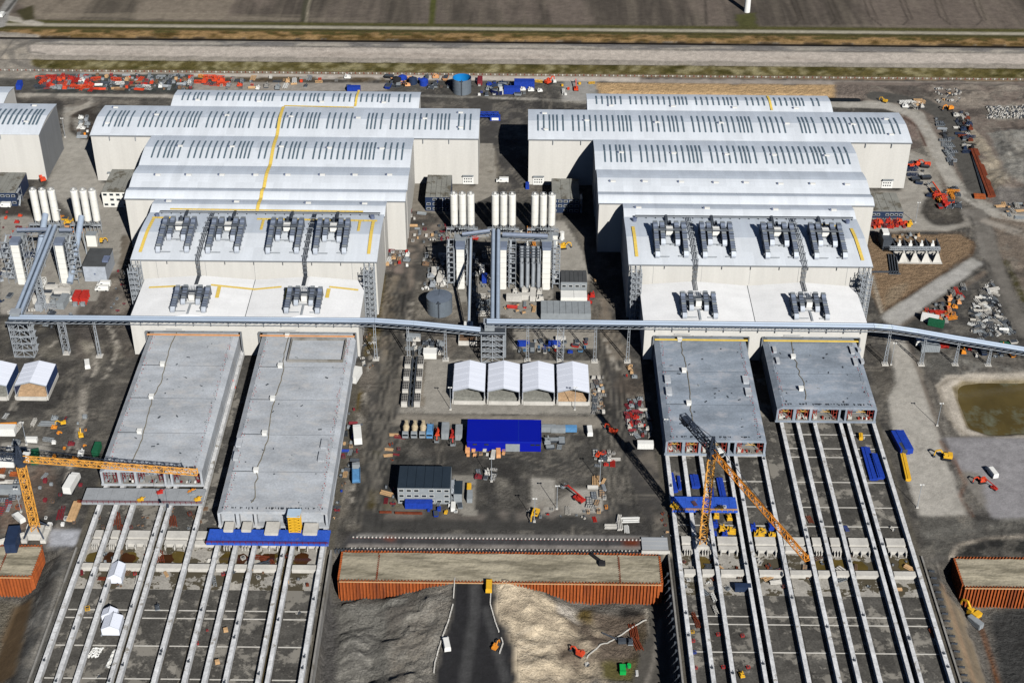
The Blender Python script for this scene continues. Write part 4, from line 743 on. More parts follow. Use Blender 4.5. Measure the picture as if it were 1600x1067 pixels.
# ------------------------------------------------------------------ tunnel elements and skidding beams
FR = [(.012, .165), (.195, .33), (.355, .62), (.64, .685), (.705, .985)]
def tunnel(x0, x1, yf, label, pool=None, hatch=(), front='frames', cm=None):
    root = thing('tunnel_element', label, 'tunnel element', ((x0+x1)/2, yf, 2.2), 'concrete tunnel elements leaving the halls')
    W_ = x1-x0; zt = 11.; zb = 2.6; yb = 592; c = 1.7
    b = MB()
    walls = [0]+[v for f in FR for v in f]+[1]
    for i in range(0, len(walls), 2):
        a, d = x0+W_*walls[i], x0+W_*walls[i+1]
        if i == 0: d = a+max(d-a, .9)
        if i == len(walls)-2: a = d-.9
        b.box(a, d, yf, yb, zb+.9, zt-1.15)
    b.box(x0-.25, x1+.25, yf-.15, yb, zb, zb+.9)
    b.yprism([(x0, zt-1.15), (x1, zt-1.15), (x1, zt-c), (x1-c, zt), (x0+c, zt), (x0, zt-c)][:0] or [(x0, zt-1.2), (x1, zt-1.2), (x1-.1, zt-1.15), (x1-2.3, zt), (x0+2.3, zt), (x0+.1, zt-1.15)], yf-.3, yb)
    part('concrete_shell', b, cm or M_CONC, root)
    j = MB(); k = 1; y = yf+24.1
    while y < 571: j.box(x0+2.3, x1-2.3, y-.07, y+.07, zt-.02, zt+.015); j.box(x1-.01, x1+.012, y-.07, y+.07, zb+.9, zt-1.2); j.box(x0-.012, x0+.01, y-.07, y+.07, zb+.9, zt-1.2); y += 24.1
    part('segment_joint', j, M_STEELD, root)
    y = yf+24.1 if front != 'late' else yf+12; hx = x0+W_*.275
    while y < 571:
        h = MB(); h.box(hx-.95, hx+.95, y-.9, y+.9, zt, zt+1.5); h.box(hx-1.1, hx+1.1, y-1.05, y+1.05, zt+1.5, zt+1.6); h.bar((x0+2, y+.2, zt+.1), (hx-.9, y+.2, zt+.1), .14, 1); part('access_box', h, [M_WHITE, M_STEELD], root); y += 24.1
    h = MB(); y = yf+5; px_ = hx+.9; pr_ = (px_, y, zt+.12); ss = random.Random(int(yf))
    while y < 570:
        y += 3; q = (hx+1.1+ss.gauss(0, .28)+.6*math.sin(y/7), y, zt+.12); h.bar(pr_, q, .26, 0); pr_ = q
    part('supply_hose', h, mat('hose', rgb(120, 112, 92), .8), root)
    r = MB(); ss = random.Random(int(yf)+1); y = yf+1
    while y < 570:
        for s_ in (x0+2.6, x0+3.4, x1-2.6, x1-3.4):
            if ss.random() < .6: xx = s_+ss.gauss(0, .25); r.box(xx-.08, xx+.08, y-.1, y+.1, zt, zt+.4, ss.choice([0, 0, 1, 2]))
        y += 1.45
    for _ in range(40): xx = ss.uniform(x0+2, x1-2); r.box(xx-.15, xx+.15, yf+1+ss.random()*.8, yf+2.1, zt, zt+.3, 1)
    for _ in range(26): xx = ss.uniform(x0+3, x1-3); yy = ss.uniform(yf, 568); r.cbox(xx, yy, zt, ss.uniform(.3, 1.6), ss.uniform(.2, .6), .25, ss.random()*3, ss.choice([1, 1, 2]))
    part('anchor_bolt', r, [M_RED, M_STEELD, M_GREYP], root)['kind'] = 'stuff'
    for xx, yy, sx, sy in hatch:
        h = MB()
        h.box(xx-sx/2, xx+sx/2, yy-sy/2, yy+sy/2, zt, zt+.95, 1); h.box(xx-sx/2-.1, xx+sx/2+.1, yy-sy/2-.1, yy+sy/2+.1, zt+.95, zt+1.05, 1); part('roof_hatch', h, [M_CONC, M_CONC], root)
    if pool:
        xa_, xb_, ya_, yb_ = pool; h = MB()
        h.box(xa_, xb_, ya_, ya_+.5, zt, zt+1.3); h.box(xa_, xb_, yb_-.5, yb_, zt, zt+1.3); h.box(xa_, xa_+.5, ya_+.5, yb_-.5, zt, zt+1.3); h.box(xb_-.5, xb_, ya_+.5, yb_-.5, zt, zt+1.3); part('upstand', h, M_CONCG, root)
    if front == 'bulk':
        for a, d in FR:
            if d-a < .1: continue
            b = MB(); b.box(x0+W_*a, x0+W_*d, yf+2.5, yf+3, zb+.9, zt-1.2); part('bulkhead', b, M_CONC, root)
    else:
        for fi, (a, d) in enumerate(FR):
            if d-a < .1: continue
            a, d = x0+W_*a+.3, x0+W_*d-.3; f = MB(); n_ = 4 if d-a < 8 else 7
            for yy in (yf+1, yf+4, yf+7):
                for i in range(n_+1):
                    xx = a+.3+(d-a-.6)*i/n_
                    if i in (0, 1, n_-1, n_): f.bar((xx, yy, zb+.9), (xx, yy, zt-1.5), .22, 0)
                for zz in (zb+2.6, zb+4.6, zb+6.4): f.bar((a+.3, yy, zz), (a+.3+(d-a)/n_, yy, zz), .16, 0); f.bar((d-.3, yy, zz), (d-.3-(d-a)/n_, yy, zz), .16, 0)
                m_ = (a+d)/2; f.bar((a+.5, yy, zt-1.7), (d-.5, yy, zt-1.7), .2, 1); f.bar((m_-2, yy, zt-1.7), (m_, yy, zt-3.2), .18, 1); f.bar((m_, yy, zt-3.2), (m_+2, yy, zt-1.7), .18, 1); f.bar((m_-2, yy, zt-3.3), (m_+2, yy, zt-3.3), .2, 1)
            f.box(a+.2, d-.2, yf+.2, yf+5, zb+.9, zb+1.5, 2); f.box(a+.6, a+2.2, yf+.5, yf+2.5, zb+1.5, zb+2.8, 3)
            for k_ in range(7): xx = ss.uniform(a+.6, d-1); f.box(xx, xx+ss.uniform(.4, 1.1), yf+.3, yf+1.3, zb+1.5, zb+1.5+ss.uniform(.3, 1.3), ss.choice([0, 2, 3, 4]))
            part('formwork_frame', f, [mat('dull_red_frame', rgb(150, 58, 46), .7) if front != 'grey' else M_MAG, mat('dull_yellow_frame', rgb(200, 160, 80), .7) if front != 'grey' else M_STEEL, M_CONCG, M_CONCL if front != 'grey' else M_GREYP, M_WHITE], root)
    return root
tunnel(-168.2, -127, 474.7, 'leftmost concrete tunnel element, lying below the orange crane jib', front='grey', hatch=[])
tunnel(-116.6, -73.6, 450.2, 'longest concrete tunnel element, with a walled rectangle on its roof and blue platform in front', front='bulk', pool=(G(448, 566, 11)[0], G(536, 566, 11)[0], G(490, 566, 11)[1], 568), hatch=[(*G(507, 695, 11)[:2], 2.6, 5.5), (*G(503, 715, 11)[:2], 2.6, 5.5), (*G(374, 693, 11)[:2], 2.2, 5), (*G(370, 714, 11)[:2], 2.2, 5)])
tunnel(62, 103.8, 498, 'bluish concrete tunnel element under the dark counter jib of the tall tower crane', cm=M_CONC2, hatch=[(*G(1043, 594, 11)[:2], 2.4, 5), (*G(1045, 613, 11)[:2], 2.4, 5), (*G(1165, 595, 11)[:2], 2.4, 5), (*G(1169, 614, 11)[:2], 2.4, 5)])
tunnel(111.4, 154.2, 521.4, 'shortest concrete tunnel element, rightmost, only just out of the hall', front='late', cm=M_CONC2, hatch=[(*G(1331, 549, 11)[:2], 1.6, 5), (*G(1342, 548, 11)[:2], 1.3, 2.4), (*G(1336, 567, 11)[:2], 1.6, 5), (*G(1347, 566, 11)[:2], 1.3, 3), (*G(1210, 548, 11)[:2], 1.4, 4), (*G(1215, 565, 11)[:2], 1.4, 4)])
BX = [[-166.7, -160, -153.4, -141.5, -138.4, -126.1], [-115.5, -108.5, -101.2, -89.8, -86.5, -74.8], [63, 69.9, 77, 88.3, 91.6, 103.3], [114, 121, 128.3, 139.4, 142.8, 153.7]]
LANE = ['first lane from the left', 'second lane from the left', 'third lane from the left, by the tall crane', 'rightmost lane']
ORD = ['leftmost', 'second', 'third', 'fourth', 'fifth', 'rightmost']
for li, xs in enumerate(BX):
    for bi, x in enumerate(xs):
        b = MB(); wd = .98 if bi in (0, 5, 1, 2) else .9; rs = random.Random(li*9+bi)
        b.box(x-wd*.84, x+wd*.84, 330, 600, .02, .3, 1)
        y = 330
        while y < 595: y2 = min(y+rs.uniform(9, 14), 600); b.box(x-wd*.8, x+wd*.8, y, y2-.06, .3, 2.6, 0); y = y2
        o = solo('skidding_beam', b, [M_CONCB, M_CONCG], ORD[bi]+' pale concrete skidding beam of the '+LANE[li], 'concrete beam', 'skidding beams under the tunnel elements')
        for k in range(3):
            yy = rs.uniform(365, 500); c = MB(); c.cbox(x, yy, 2.6, .8, .6, .5); c.bar((x, yy, 3.0), (x+.4, yy+.8, 3.3), .15); q = link('bracket', c, M_STEELD, None); q.parent = o
# floor of the basins: slabs, expansion strips, cross walls and puddles
def fl(name, x0, x1, y0, y1, z, m): b = MB(); b.face([(x0, y0, z), (x1, y0, z), (x1, y1, z), (x0, y1, z)]); return struct(name, b, m)
for li, (bx0, bx1) in enumerate(((-168, -125), (-117, -73.5), (61.5, 105), (112.5, 155.5))):
    fl('basin_slab', bx0, bx1, 336, 560, .14+.01*li, M_CONCD)
    fl('basin_slab', bx0, bx1, 417.6, 446.5, .2+.01*li, mat('pale_slab', rgb(168, 164, 156), .9, var=.25, scale=.2, fine=.18, var2=(rgb(80, 74, 60), .1, .5, .53), panel=(5, 9, 0, .1)))
    b = MB()
    for y in [357, 372.8, 388.6, 402.5, 406.6]+([457, 468.5, 484.3, 500.6, 506.4, 516] if li > 1 else []):
        for xa_, xb_ in zip(BX[li][:-1], BX[li][1:]):
            if xb_-xa_ > 4: b.box(xa_+1.2, xb_-1.2, y-.22, y+.22, .15, .3)
    struct('expansion_strip', b, M_CONCL)
    rs = random.Random(li)
    for i, (xa_, xb_) in enumerate(zip(BX[li][:-1], BX[li][1:])):
        if xb_-xa_ < 4: continue
        b = MB(); b.box(xa_+1.3, xb_-1.3, 427.2, 429.8, .1, 2.0, 0); b.box(xa_+1.8, xb_-1.8, 429.8, 430.6, .1, 1.1, 1); part_ = solo('cross_wall', b, [M_CONCL, M_CONCG], 'low pale cross wall in the %s bay of the %s' % (['first', 'second', 'third', '', 'last'][i], LANE[li]), 'concrete wall', 'low cross walls between the beams')
        b = MB(); b.box(xa_+1.8, xb_-1.8, 441, 443.4, .1, 1.7, 0); b.box(xa_+1.8, xb_-1.8, 444.6, 448.6, .1, 1.9, 0); b.box(xa_+2.4, xb_-2.4, 443.4, 444.6, .1, .5, 1)
        for t in range(3): xx = xa_+2.5+(xb_-xa_-5)*t/2; b.box(xx-.2, xx+.2, 439.2, 441, .1, 1.9, 0)
        solo('gate_sill', b, [M_CONCL, M_CONCG], 'pale concrete gate sill in the %s bay of the %s' % (['first', 'second', 'third', '', 'last'][i], LANE[li]), 'concrete sill', 'sill blocks of the rolling gate')
        for k in range(2):
            if rs.random() < (.9 if li < 2 else .55):
                cx = rs.uniform(xa_+2.5, xb_-2.5); cy = 434.5+rs.uniform(-1, 1); n_ = 14; pp = []
                for t in range(n_):
                    a = 2*math.pi*t/n_; R = (1+.45*(rs.random()-.5)); pp.append((min(max(cx+math.cos(a)*3.2*R, xa_+1.2), xb_-1.2), min(max(cy+math.sin(a)*3.4*R, 430.8), 438.8)))
                sheet('puddle', pp, M_MUDR if li < 2 and k else M_MUDG, .26+.012*k+.02*li, True)
fl('basin_slab', -124.8, -118, 336, 560, .16, M_CONCD); fl('basin_slab', 105.2, 112.2, 336, 560, .16, M_CONCD)
for gx0, gx1, lab in ((-124.8, -116.8, 'left'), (104.6, 112.7, 'right')):
    b = MB(); b.box(gx0, gx1, 427.2, 429.8, .1, 2.0, 0); b.box(gx0+.5, gx1-.5, 429.8, 430.6, .1, 1.1, 1); solo('cross_wall', b, [M_CONCL, M_CONCG], 'pale cross wall closing the gap between the two %s lanes' % lab, 'concrete wall', 'low cross walls between the beams')
    b = MB(); b.box(gx0, gx1, 441, 443.4, .1, 1.7, 0); b.box(gx0, gx1, 444.6, 448.6, .1, 1.9, 0); b.box(gx0+.6, gx1-.6, 443.4, 444.6, .1, .5, 1); solo('gate_sill', b, [M_CONCL, M_CONCG], 'pale gate sill in the gap between the two %s lanes' % lab, 'concrete sill', 'sill blocks of the rolling gate')
    fl('basin_slab', gx0-.3, gx1+.2, 417.6, 446.5, .22, MATS['pale_slab'])
    for y in (357, 372.8, 388.6, 402.5, 406.6): b = MB(); b.box(gx0+.3, gx1-.3, y-.22, y+.22, .17, .3); struct('expansion_strip', b, M_CONCL)
for xa_ in (-139.95, -88.15, 89.95, 141.1): fl('drain_channel', xa_-.6, xa_+.6, 336, 560, .23, M_MUDG)
# retaining kerbs along the edges of the basins
for i, (x, lab) in enumerate(((-170.5, 'left of all beams'), (-71.6, 'beside the deep pit in the centre'), (59.3, 'beside the dark ramp under the bridge'), (157.3, 'right of all beams'))):
    b = MB(); y = 340
    while y < 438: b.box(x-.35, x+.35, y, y+4.9, -9.5, .7); y += 5
    solo('retaining_wall', b, M_CONCG, 'thin grey retaining wall '+lab, 'wall', 'retaining walls of the basins')
# ------------------------------------------------------------------ conveyor galleries
def gallery(b, A, Bp, wd=3.2, hh=2.3, twin=True):
    A = Vector(A); Bp = Vector(Bp); d = (Bp-A).normalized(); u = d.cross(Vector((0, 0, 1))).normalized(); v = u.cross(d)
    b.bar(A+v*.3, Bp+v*.3, wd, 0, .35)
    for s_ in ((-1, 1) if twin else (0,)):
        c = u*(s_*wd*.27); b.tube(A+c+v*1.2, Bp+c+v*1.2, wd*(.2 if twin else .42), n=8, m=1)
    for s_ in (-1, 1): b.bar(A+u*(s_*wd*.5)+v*.9, Bp+u*(s_*wd*.5)+v*.9, .12, 2); b.bar(A+u*(s_*wd*.5)-v*1.1, Bp+u*(s_*wd*.5)-v*1.1, .2, 2)
    L = (Bp-A).length; n_ = int(L/3)
    for i in range(n_):
        p = A+d*(L*i/n_); q = A+d*(L*(i+1)/n_)
        for s_ in (-1, 1): b.bar(p+u*(s_*wd*.5)-v*1.1, q+u*(s_*wd*.5)+v*.1, .13, 2)
M_GAL = mat('gallery_sheet', rgb(158, 172, 190), .35, .1, var=.1, scale=.2, stretch=(.3, 2, 1))
M_GALB = mat('gallery_deck', rgb(64, 76, 92), .6, .1, var=.15, scale=.3)
def trestle(root, x, y, zt, wide=False, name='trestle'):
    b = MB()
    if wide: b.truss((x, y, 0), (x, y, zt), 2.8, 2.0, 3, .16)
    else:
        for s_ in (-1, 1): b.bar((x+s_*.6, y-.6, 0), (x+s_*.35, y, zt), .22); b.bar((x+s_*.6, y+.9, 0), (x+s_*.35, y, zt), .2)
        for i in range(1, 7): b.bar((x-.5, y, zt*i/7), (x+.5, y, zt*i/7), .2)
    b.box(x-1.5, x+1.5, y-1.5, y+1.5, 0, .4, 1); part(name, b, [M_STEEL, M_CONCL], root)
def transfer(root, x, y, z, wx, wy, head=True):
    b = MB()
    for xx in (x-wx/2, x, x+wx/2):
        for yy in (y-wy/2, y+wy/2): b.bar((xx, yy, 0), (xx, yy, z), .28)
    n_ = int(z/3.2)
    for i in range(n_+1):
        zz = z*i/n_
        for yy in (y-wy/2, y+wy/2): b.bar((x-wx/2, yy, zz), (x+wx/2, yy, zz), .3)
        for xx in (x-wx/2, x+wx/2): b.bar((xx, y-wy/2, zz), (xx, y+wy/2, zz), .3)
        if i < n_:
            z2 = z*(i+1)/n_
            for yy in (y-wy/2, y+wy/2): b.bar((x-wx/2, yy, zz), (x, yy, z2), .2); b.bar((x, yy, z2), (x+wx/2, yy, zz), .2)
            for xx in (x-wx/2, x+wx/2): b.bar((xx, y-wy/2, zz), (xx, y+wy/2, z2), .2)
            b.box(x+wx/2+.1, x+wx/2+1.2, y-wy/2, y+wy/2, z2-.1, z2); b.box(x-wx/2, x+wx/2, y-wy/2, y-wy/2+.9, zz+.05, zz+.15)
    part('steel_tower', b, [M_STEEL], root)
    b = MB(); b.box(x-wx/2-.8, x+wx/2+.8, y-wy/2-.8, y+wy/2+.8, z, z+.3, 2)
    for s_ in (-1, 1): b.box(x-wx/2-.8, x+wx/2+.8, y+s_*(wy/2+.7)-.06, y+s_*(wy/2+.7)+.06, z+.9, z+1.3, 1)
    b.box(x-wx*.35, x+wx*.1, y-wy*.2, y+wy*.4, z+.3, z+4.3, 0); b.box(x-wx*.4, x+wx*.15, y-wy*.25, y+wy*.45, z+4.3, z+4.5, 1)
    part('head_house', b, [M_GREYP, M_STEEL, M_STEELD], root)
YC = 569.
def conv_pt(px, py, z): return (G(px, py, z)[0], YC, z)
cg = thing('conveyor_gallery', 'long blue grey conveyor gallery in front of the left hall', 'conveyor', (-140, YC, 0), 'long conveyor galleries')
b = MB(); LT = (-225.5, 571.5)
gallery(b, (-229, YC, 20), (-64.5, YC, 20.2)); gallery(b, (-64.5, YC, 20.2), (-47, YC, 19)); gallery(b, (-47, YC, 19), (-17, YC, 15.8)); part('gallery', b, [M_GALB, M_GAL, M_STEEL], cg)
trestle(cg, -207, 571, 19, True)
for x, z in ((-191.5, 19), (-64.8, 19.2), (-49.8, 18), (-32.9, 16.2)): trestle(cg, x, YC, z)
cg2 = thing('conveyor_gallery', 'long blue grey conveyor gallery passing the right hall and sloping down beyond it', 'conveyor', (60, YC, 0), 'long conveyor galleries')
b = MB(); gallery(b, (-14, YC, 20.4), (160, YC, 20)); pr = [(160, 20), (168, 19.3), (180, 17.3), (198, 13.8), (232, 7.6), (262, 2.5)]
for (a, c), (d, e) in zip(pr[:-1], pr[1:]): gallery(b, (a, YC, c), (d, YC, e))
part('gallery', b, [M_GALB, M_GAL, M_STEEL], cg2)
for x, z, wd in ((4.5, 19.2, 0), (19.4, 19.2, 1), (35.2, 19.2, 0), (50.2, 19.2, 0), (168, 18.2, 0), (184.5, 15.4, 0), (200, 12.4, 0), (215, 9.4, 0)): trestle(cg2, x, YC, z, bool(wd))
t1 = thing('transfer_tower', 'steel lattice transfer tower at the left end of the long conveyor', 'tower', (LT[0], LT[1], 0), 'conveyor transfer towers'); transfer(t1, LT[0], LT[1]-1, 18.6, 9, 6)
t2 = thing('transfer_tower', 'steel lattice transfer tower in the middle where the conveyors meet', 'tower', (-11.5, 571, 0), 'conveyor transfer towers'); transfer(t2, -11.5, 570, 16, 10, 6.5)
# ------------------------------------------------------------------ silos and mixing towers
def make_silo():
    r = thing('cement_silo', 'white cement silo', 'silo', (0, 0, 0), 'white cement silos')
    b = MB(); b.cyl(0, 0, 5.2, 22.2, 1.95, n=20); b.cyl(0, 0, 22.2, 22.7, 1.95, 1.2, n=20); b.cyl(0, 0, 3.2, 5.2, .35, 1.95, n=20)
    for z in (5.4, 9.3, 13.2, 17.1): b.cyl(0, 0, z, z+.05, 1.97, n=20, m=1)
    part('silo_shell', b, [M_WHITEW, M_GREYP], r)
    for sx in (-1, 1):
        for sy in (-1, 1): b = MB(); b.bar((sx*1.3, sy*1.3, 0), (sx*1.3, sy*1.3, 6), .25); b.bar((sx*1.3, sy*1.3, .3), (-sx*1.3, sy*1.3, 4.6), .14); part('leg', b, M_STEEL, r)
    b = MB(); b.box(-.5, .5, -.5, .5, 22.7, 23.6)
    for i in range(10): a = i*.628; b.bar((math.cos(a)*1.6, math.sin(a)*1.6, 22.4), (math.cos(a)*1.6, math.sin(a)*1.6, 23.4), .1, 1); a2 = a+.628; b.bar((math.cos(a)*1.6, math.sin(a)*1.6, 23.3), (math.cos(a2)*1.6, math.sin(a2)*1.6, 23.3), .1, 1)
    part('filter_unit', b, [M_WHITE, M_STEEL], r)
    b = MB(); b.bar((1.9, -.3, 0), (1.9, -.3, 22), .12); b.bar((1.9, .3, 0), (1.9, .3, 22), .12); part('ladder', b, M_STEEL, r); return r
silo = make_silo(); SL = ['left', 'middle', 'right']
YS = 684.
for gi, (xs, nm) in enumerate((((-249.3, -244.6, -239.9), 'group at the left edge plant'), ((-228.2, -223.5, -218.9), 'group beside the white office block'), ((-33.5, -29.2, -24.9), 'left group of the central plant'), ((-12.3, -8, -3.6), 'middle group of the central plant'), ((8.1, 12.4, 16.8), 'right group of the central plant'))):
    for i, x in enumerate(xs): place(silo, (x, YS, 0), 0, 'white cement silo, %s one of the %s' % (SL[i], nm), 'white cement silos')
for gi, (x, nm, y) in enumerate(((-244.6, 'left edge plant', 680), (-223.5, 'plant beside the white offices', 680), (-29.2, 'left silos', 680), (-8, 'middle silos', 680), (12.4, 'right silos', 680))):
    b = MB(); b.box(x-8, x+8, y-1.5, y-.2, 4.6, 5.0)
    for k in range(9): xx = x-8+k*2; b.bar((xx, y-1.4, 0), (xx, y-1.4, 5), .2); b.bar((xx, y-1.4, 5), (xx, y-1.4, 6.2), .12)
    b.bar((x-8, y-1.4, 6.2), (x+8, y-1.4, 6.2), .12)
    for k in range(3): b.tube((x-4.4+k*4.4, y+2, 3.6), (x-1+k*1.2, y-8, 9), .45, n=8, m=1)
    solo('screw_conveyor', b, [M_STEEL, M_GREYP], 'grey screw conveyors and walkway under the silos of the %s' % nm, 'conveyor', 'screw conveyors under the silos')
def mixer(x, nm, left=True):
    y = 631; r = thing('mixing_tower', 'mixing tower with narrow white front, '+nm, 'tower', (x, y, 0), 'white fronted mixing towers')
    b = MB(); b.box(x-1.9, x+1.9, y-1.5, y-.4, 0, 22.3); b.box(x-1.5, x+1.5, y-1.9, y-1.52, 0, 3.4)
    for z in range(3, 22, 3): b.box(x-1.93, x+1.93, y-1.54, y-1.48, z, z+.07, 1)
    part('white_casing', b, [M_WHITEW, M_GREYP], r)
    b = MB(); b.box(x-2.1, x+2.1, y-1.8, y+3.6, 22.4, 23.9, 0); b.box(x-2.3, x+2.3, y-2, y+3.8, 23.9, 24.1, 0); b.box(x-2.6, x+2.6, y+5, y+10.5, 19, 23.6, 2); b.box(x-2.8, x+2.8, y+4.9, y+10.7, 23.6, 23.8, 2); b.box(x-2.3, x+2.3, y-.3, y+4.6, 15, 22.3, 1); part('head_house', b, [M_DUCT, M_STEELD, M_GREYP], r)
    b = MB()
    for xx in (x-3, x+3):
        for yy in (y+.3, y+8, y+16): b.bar((xx, yy, 0), (xx, yy, 22), .35)
    for i in range(7):
        z = i*3.1
        for xx in (x-3, x+3): b.bar((xx, y+.3, z+3), (xx, y+16, z+3), .22); b.bar((xx, y+.3, z), (xx, y+8, z+3), .18); b.bar((xx, y+16, z), (xx, y+8, z+3), .18)
        b.bar((x-3, y+.3, z+3), (x+3, y+.3, z+3), .2)
    part('steel_frame', b, M_STEEL, r)
    b = MB(); sx = x+(-4.9 if left else 4.9)
    for i in range(8):
        z = i*2.9; b.bar((sx-.9, y, z), (sx-.9, y+6, z+2.9), .8, 0, .15) if i % 2 else b.bar((sx+.9, y+6, z), (sx+.9, y, z+2.9), .8, 0, .15)
        b.box(sx-1.6, sx+1.6, y-1, y, z+2.8, z+2.9); b.box(sx-1.6, sx+1.6, y+6, y+7, z+2.8, z+2.9)
        for xx in (sx-1.6, sx+1.6): b.bar((xx, y-1, z+3.9), (xx, y+7, z+3.9), .1)
    for xx in (sx-1.6, sx+1.6):
        for yy in (y-1, y+7): b.bar((xx, yy, 0), (xx, yy, 24), .2)
    part('stair', b, M_STEEL, r); return r
mixer(-28.2, 'left one of the central plant', True); mixer(-7.8, 'middle one of the central plant behind the twin conveyor', False); mixer(13.6, 'right one of the central plant', False)
mixer(-243.6, 'left one at the left edge of the photo', True); mixer(-222.2, 'right one of the left edge plant', False)
ic = thing('inclined_conveyor', 'twin blue grey conveyor tubes rising to the central plant', 'conveyor', (-10, 600, 0), 'inclined twin conveyors'); b = MB(); gallery(b, (-10.4, 572, 17.5), (-11.2, 641, 25.5), 4.4, 2.6, True); part('gallery', b, [M_GALB, M_GAL, M_STEEL], ic)
b = MB(); b.truss((-10.8, 600, 0), (-10.8, 600, 19), 2.6, 2, 3, .25); part('trestle', b, M_STEEL, ic); b = MB(); b.truss((-11.1, 628, 0), (-11.1, 628, 22), 2.6, 2, 3, .25); part('trestle', b, M_STEEL, ic)
ic = thing('inclined_conveyor', 'twin blue grey conveyor tubes rising to the left edge plant', 'conveyor', (-228, 600, 0), 'inclined twin conveyors'); b = MB(); gallery(b, (-226.2, 572, 20), (-227.2, 641, 25.5), 4.4, 2.6, True); part('gallery', b, [M_GALB, M_GAL, M_STEEL], ic)
b = MB(); b.truss((-226.8, 606, 0), (-226.8, 606, 20), 2.6, 2, 3, .25); part('trestle', b, M_STEEL, ic)
ic = thing('cross_conveyor', 'grey enclosed conveyor linking the heads of the central mixing towers', 'conveyor', (-8, 645, 0), 'cross conveyors over mixing towers'); b = MB(); gallery(b, (-27.5, 638.5, 24.6), (-14, 640.5, 25.6), 2.0, 2.0, False); gallery(b, (-8, 638.5, 24.6), (14, 638, 24.2), 2.6, 2.2, False); part('gallery', b, [M_GALB, M_DUCT, M_STEEL], ic)
ic = thing('cross_conveyor', 'grey enclosed conveyor linking the mixing towers of the left edge plant', 'conveyor', (-235, 645, 0), 'cross conveyors over mixing towers'); b = MB(); gallery(b, (-244, 638.5, 24.6), (-229, 638.5, 25), 2.0, 2.0, False); gallery(b, (-223.5, 638.5, 24.8), (-217, 638.5, 24.8), 2.0, 2.0, False); part('gallery', b, [M_GALB, M_DUCT, M_STEEL], ic)
for a, c, lab in (((-236.2, 622, 2), (-236.5, 660, 22), 'left of the twin conveyor'), ((-219.6, 628, 2), (-218.6, 660, 21), 'beside the grey box building')):
    b = MB(); b.tube(a, c, 1.55, n=14, m=0); b.bar((a[0]-1, a[1], 0), (a[0]-1, a[1], 2), .4, 1); b.bar((c[0], c[1]-2, 0), (c[0], c[1]-2, c[2]-2), .5, 1); b.bar((c[0], c[1]-14, 0), (c[0], c[1]-14, 13), .4, 1); solo('inclined_tube', b, [M_GAL, M_STEEL], 'fat grey inclined conveyor tube '+lab, 'conveyor', 'fat inclined conveyor tubes')
ic = thing('feed_conveyor', 'narrow grey feed conveyor dropping to a white hopper beside the round tank', 'conveyor', (-21, 610, 0)); b = MB(); gallery(b, (-23, 590, 5), (-23.2, 636, 24), 1.1, 1.3, False); part('gallery', b, [M_GALB, M_GAL, M_STEEL], ic)
b = MB(); b.box(-25.2, -21, 587.5, 592.5, 1.5, 5.6); b.box(-25.6, -20.6, 586.5, 587.4, .1, 2.6, 1); part('hopper', b, [M_WHITE, M_BROWN], ic); b = MB(); b.box(-27.5, -19, 580.5, 586.4, .02, 2.4, 0); b.box(-27, -19.5, 581, 586, 2.4, 2.7, 1); part('bin', b, [M_CONCL, M_BROWN], ic)
# silver aggregate tubes in the central plant
tt = [(1.6, 'first'), (4.4, 'second'), (7.2, 'third'), (9.8, 'fourth')]
for x, n_ in tt:
    b = MB(); b.cyl(x, 628, 3, 16, 1.05, n=14); b.cyl(x, 628, 1.2, 3, .4, 1.05, n=14); b.cyl(x, 633, 10, 22, 1., n=14)
    for k in range(4): a = k*1.57+.78; b.bar((x+math.cos(a)*1.1, 628+math.sin(a)*1.1, 0), (x+math.cos(a)*1.1, 628+math.sin(a)*1.1, 17), .18, 1); b.bar((x+math.cos(a)*1.2, 633+math.sin(a)*1.2, 0), (x+math.cos(a)*1.2, 633+math.sin(a)*1.2, 22.5), .16, 1)
    for z in (17, 18.5, 20, 21.5): b.box(x-1.35, x+1.35, 631.4, 634.6, z, z+.15, 1)
    solo('additive_tank', b, [M_STEEL, M_STEELD], n_+' slender silver tank from the left between the central mixing towers', 'tank', 'slender silver tanks')
# round tank beside the plant
def round_tank(px0, px1, ytop, ybot, h, lab, mats, open_=False, name='round_tank'):
    xa_ = G(px0, ybot, 0)[0]; xb_ = G(px1, ybot, 0)[0]; R = (xb_-xa_)/2; cx = (xa_+xb_)/2; cy = G((px0+px1)/2, ybot, 0)[1]+R
    r = thing(name, lab, 'tank', (cx, cy, 0)); b = MB(); n_ = 40
    for i in range(n_):
        a = 2*math.pi*i/n_; c = 2*math.pi*(i+1)/n_
        for rr, m in ((R, 0), (R-.12, 1)):
            q = [(cx+math.cos(a)*rr, cy+math.sin(a)*rr, .05), (cx+math.cos(c)*rr, cy+math.sin(c)*rr, .05), (cx+math.cos(c)*rr, cy+math.sin(c)*rr, h), (cx+math.cos(a)*rr, cy+math.sin(a)*rr, h)]; b.face(q if m == 0 else q[::-1], m, True)
        for z in (h*.25, h*.5, h*.75, h): b.bar((cx+math.cos(a)*(R+.04), cy+math.sin(a)*(R+.04), z), (cx+math.cos(c)*(R+.04), cy+math.sin(c)*(R+.04), z), .12, 0)
    part('tank_wall', b, mats[:2], r); b = MB()
    if open_: b.cyl(cx, cy, 0, h*.25, R-.15, n=40)
    else: b.cyl(cx, cy, h-.05, h+.5, R+.05, .3, n=40); b.bar((cx, cy, h+.6), (cx, cy+R, h+.3), .3)
    part('water' if open_ else 'lid', b, mats[2], r); b = MB(); b.bar((cx, cy-R-.3, 0), (cx, cy-R-.3, h+1), .5); b.box(cx-1, cx+1, cy-R-.8, cy-R, h, h+.15); part('ladder', b, M_STEELD, r); return r
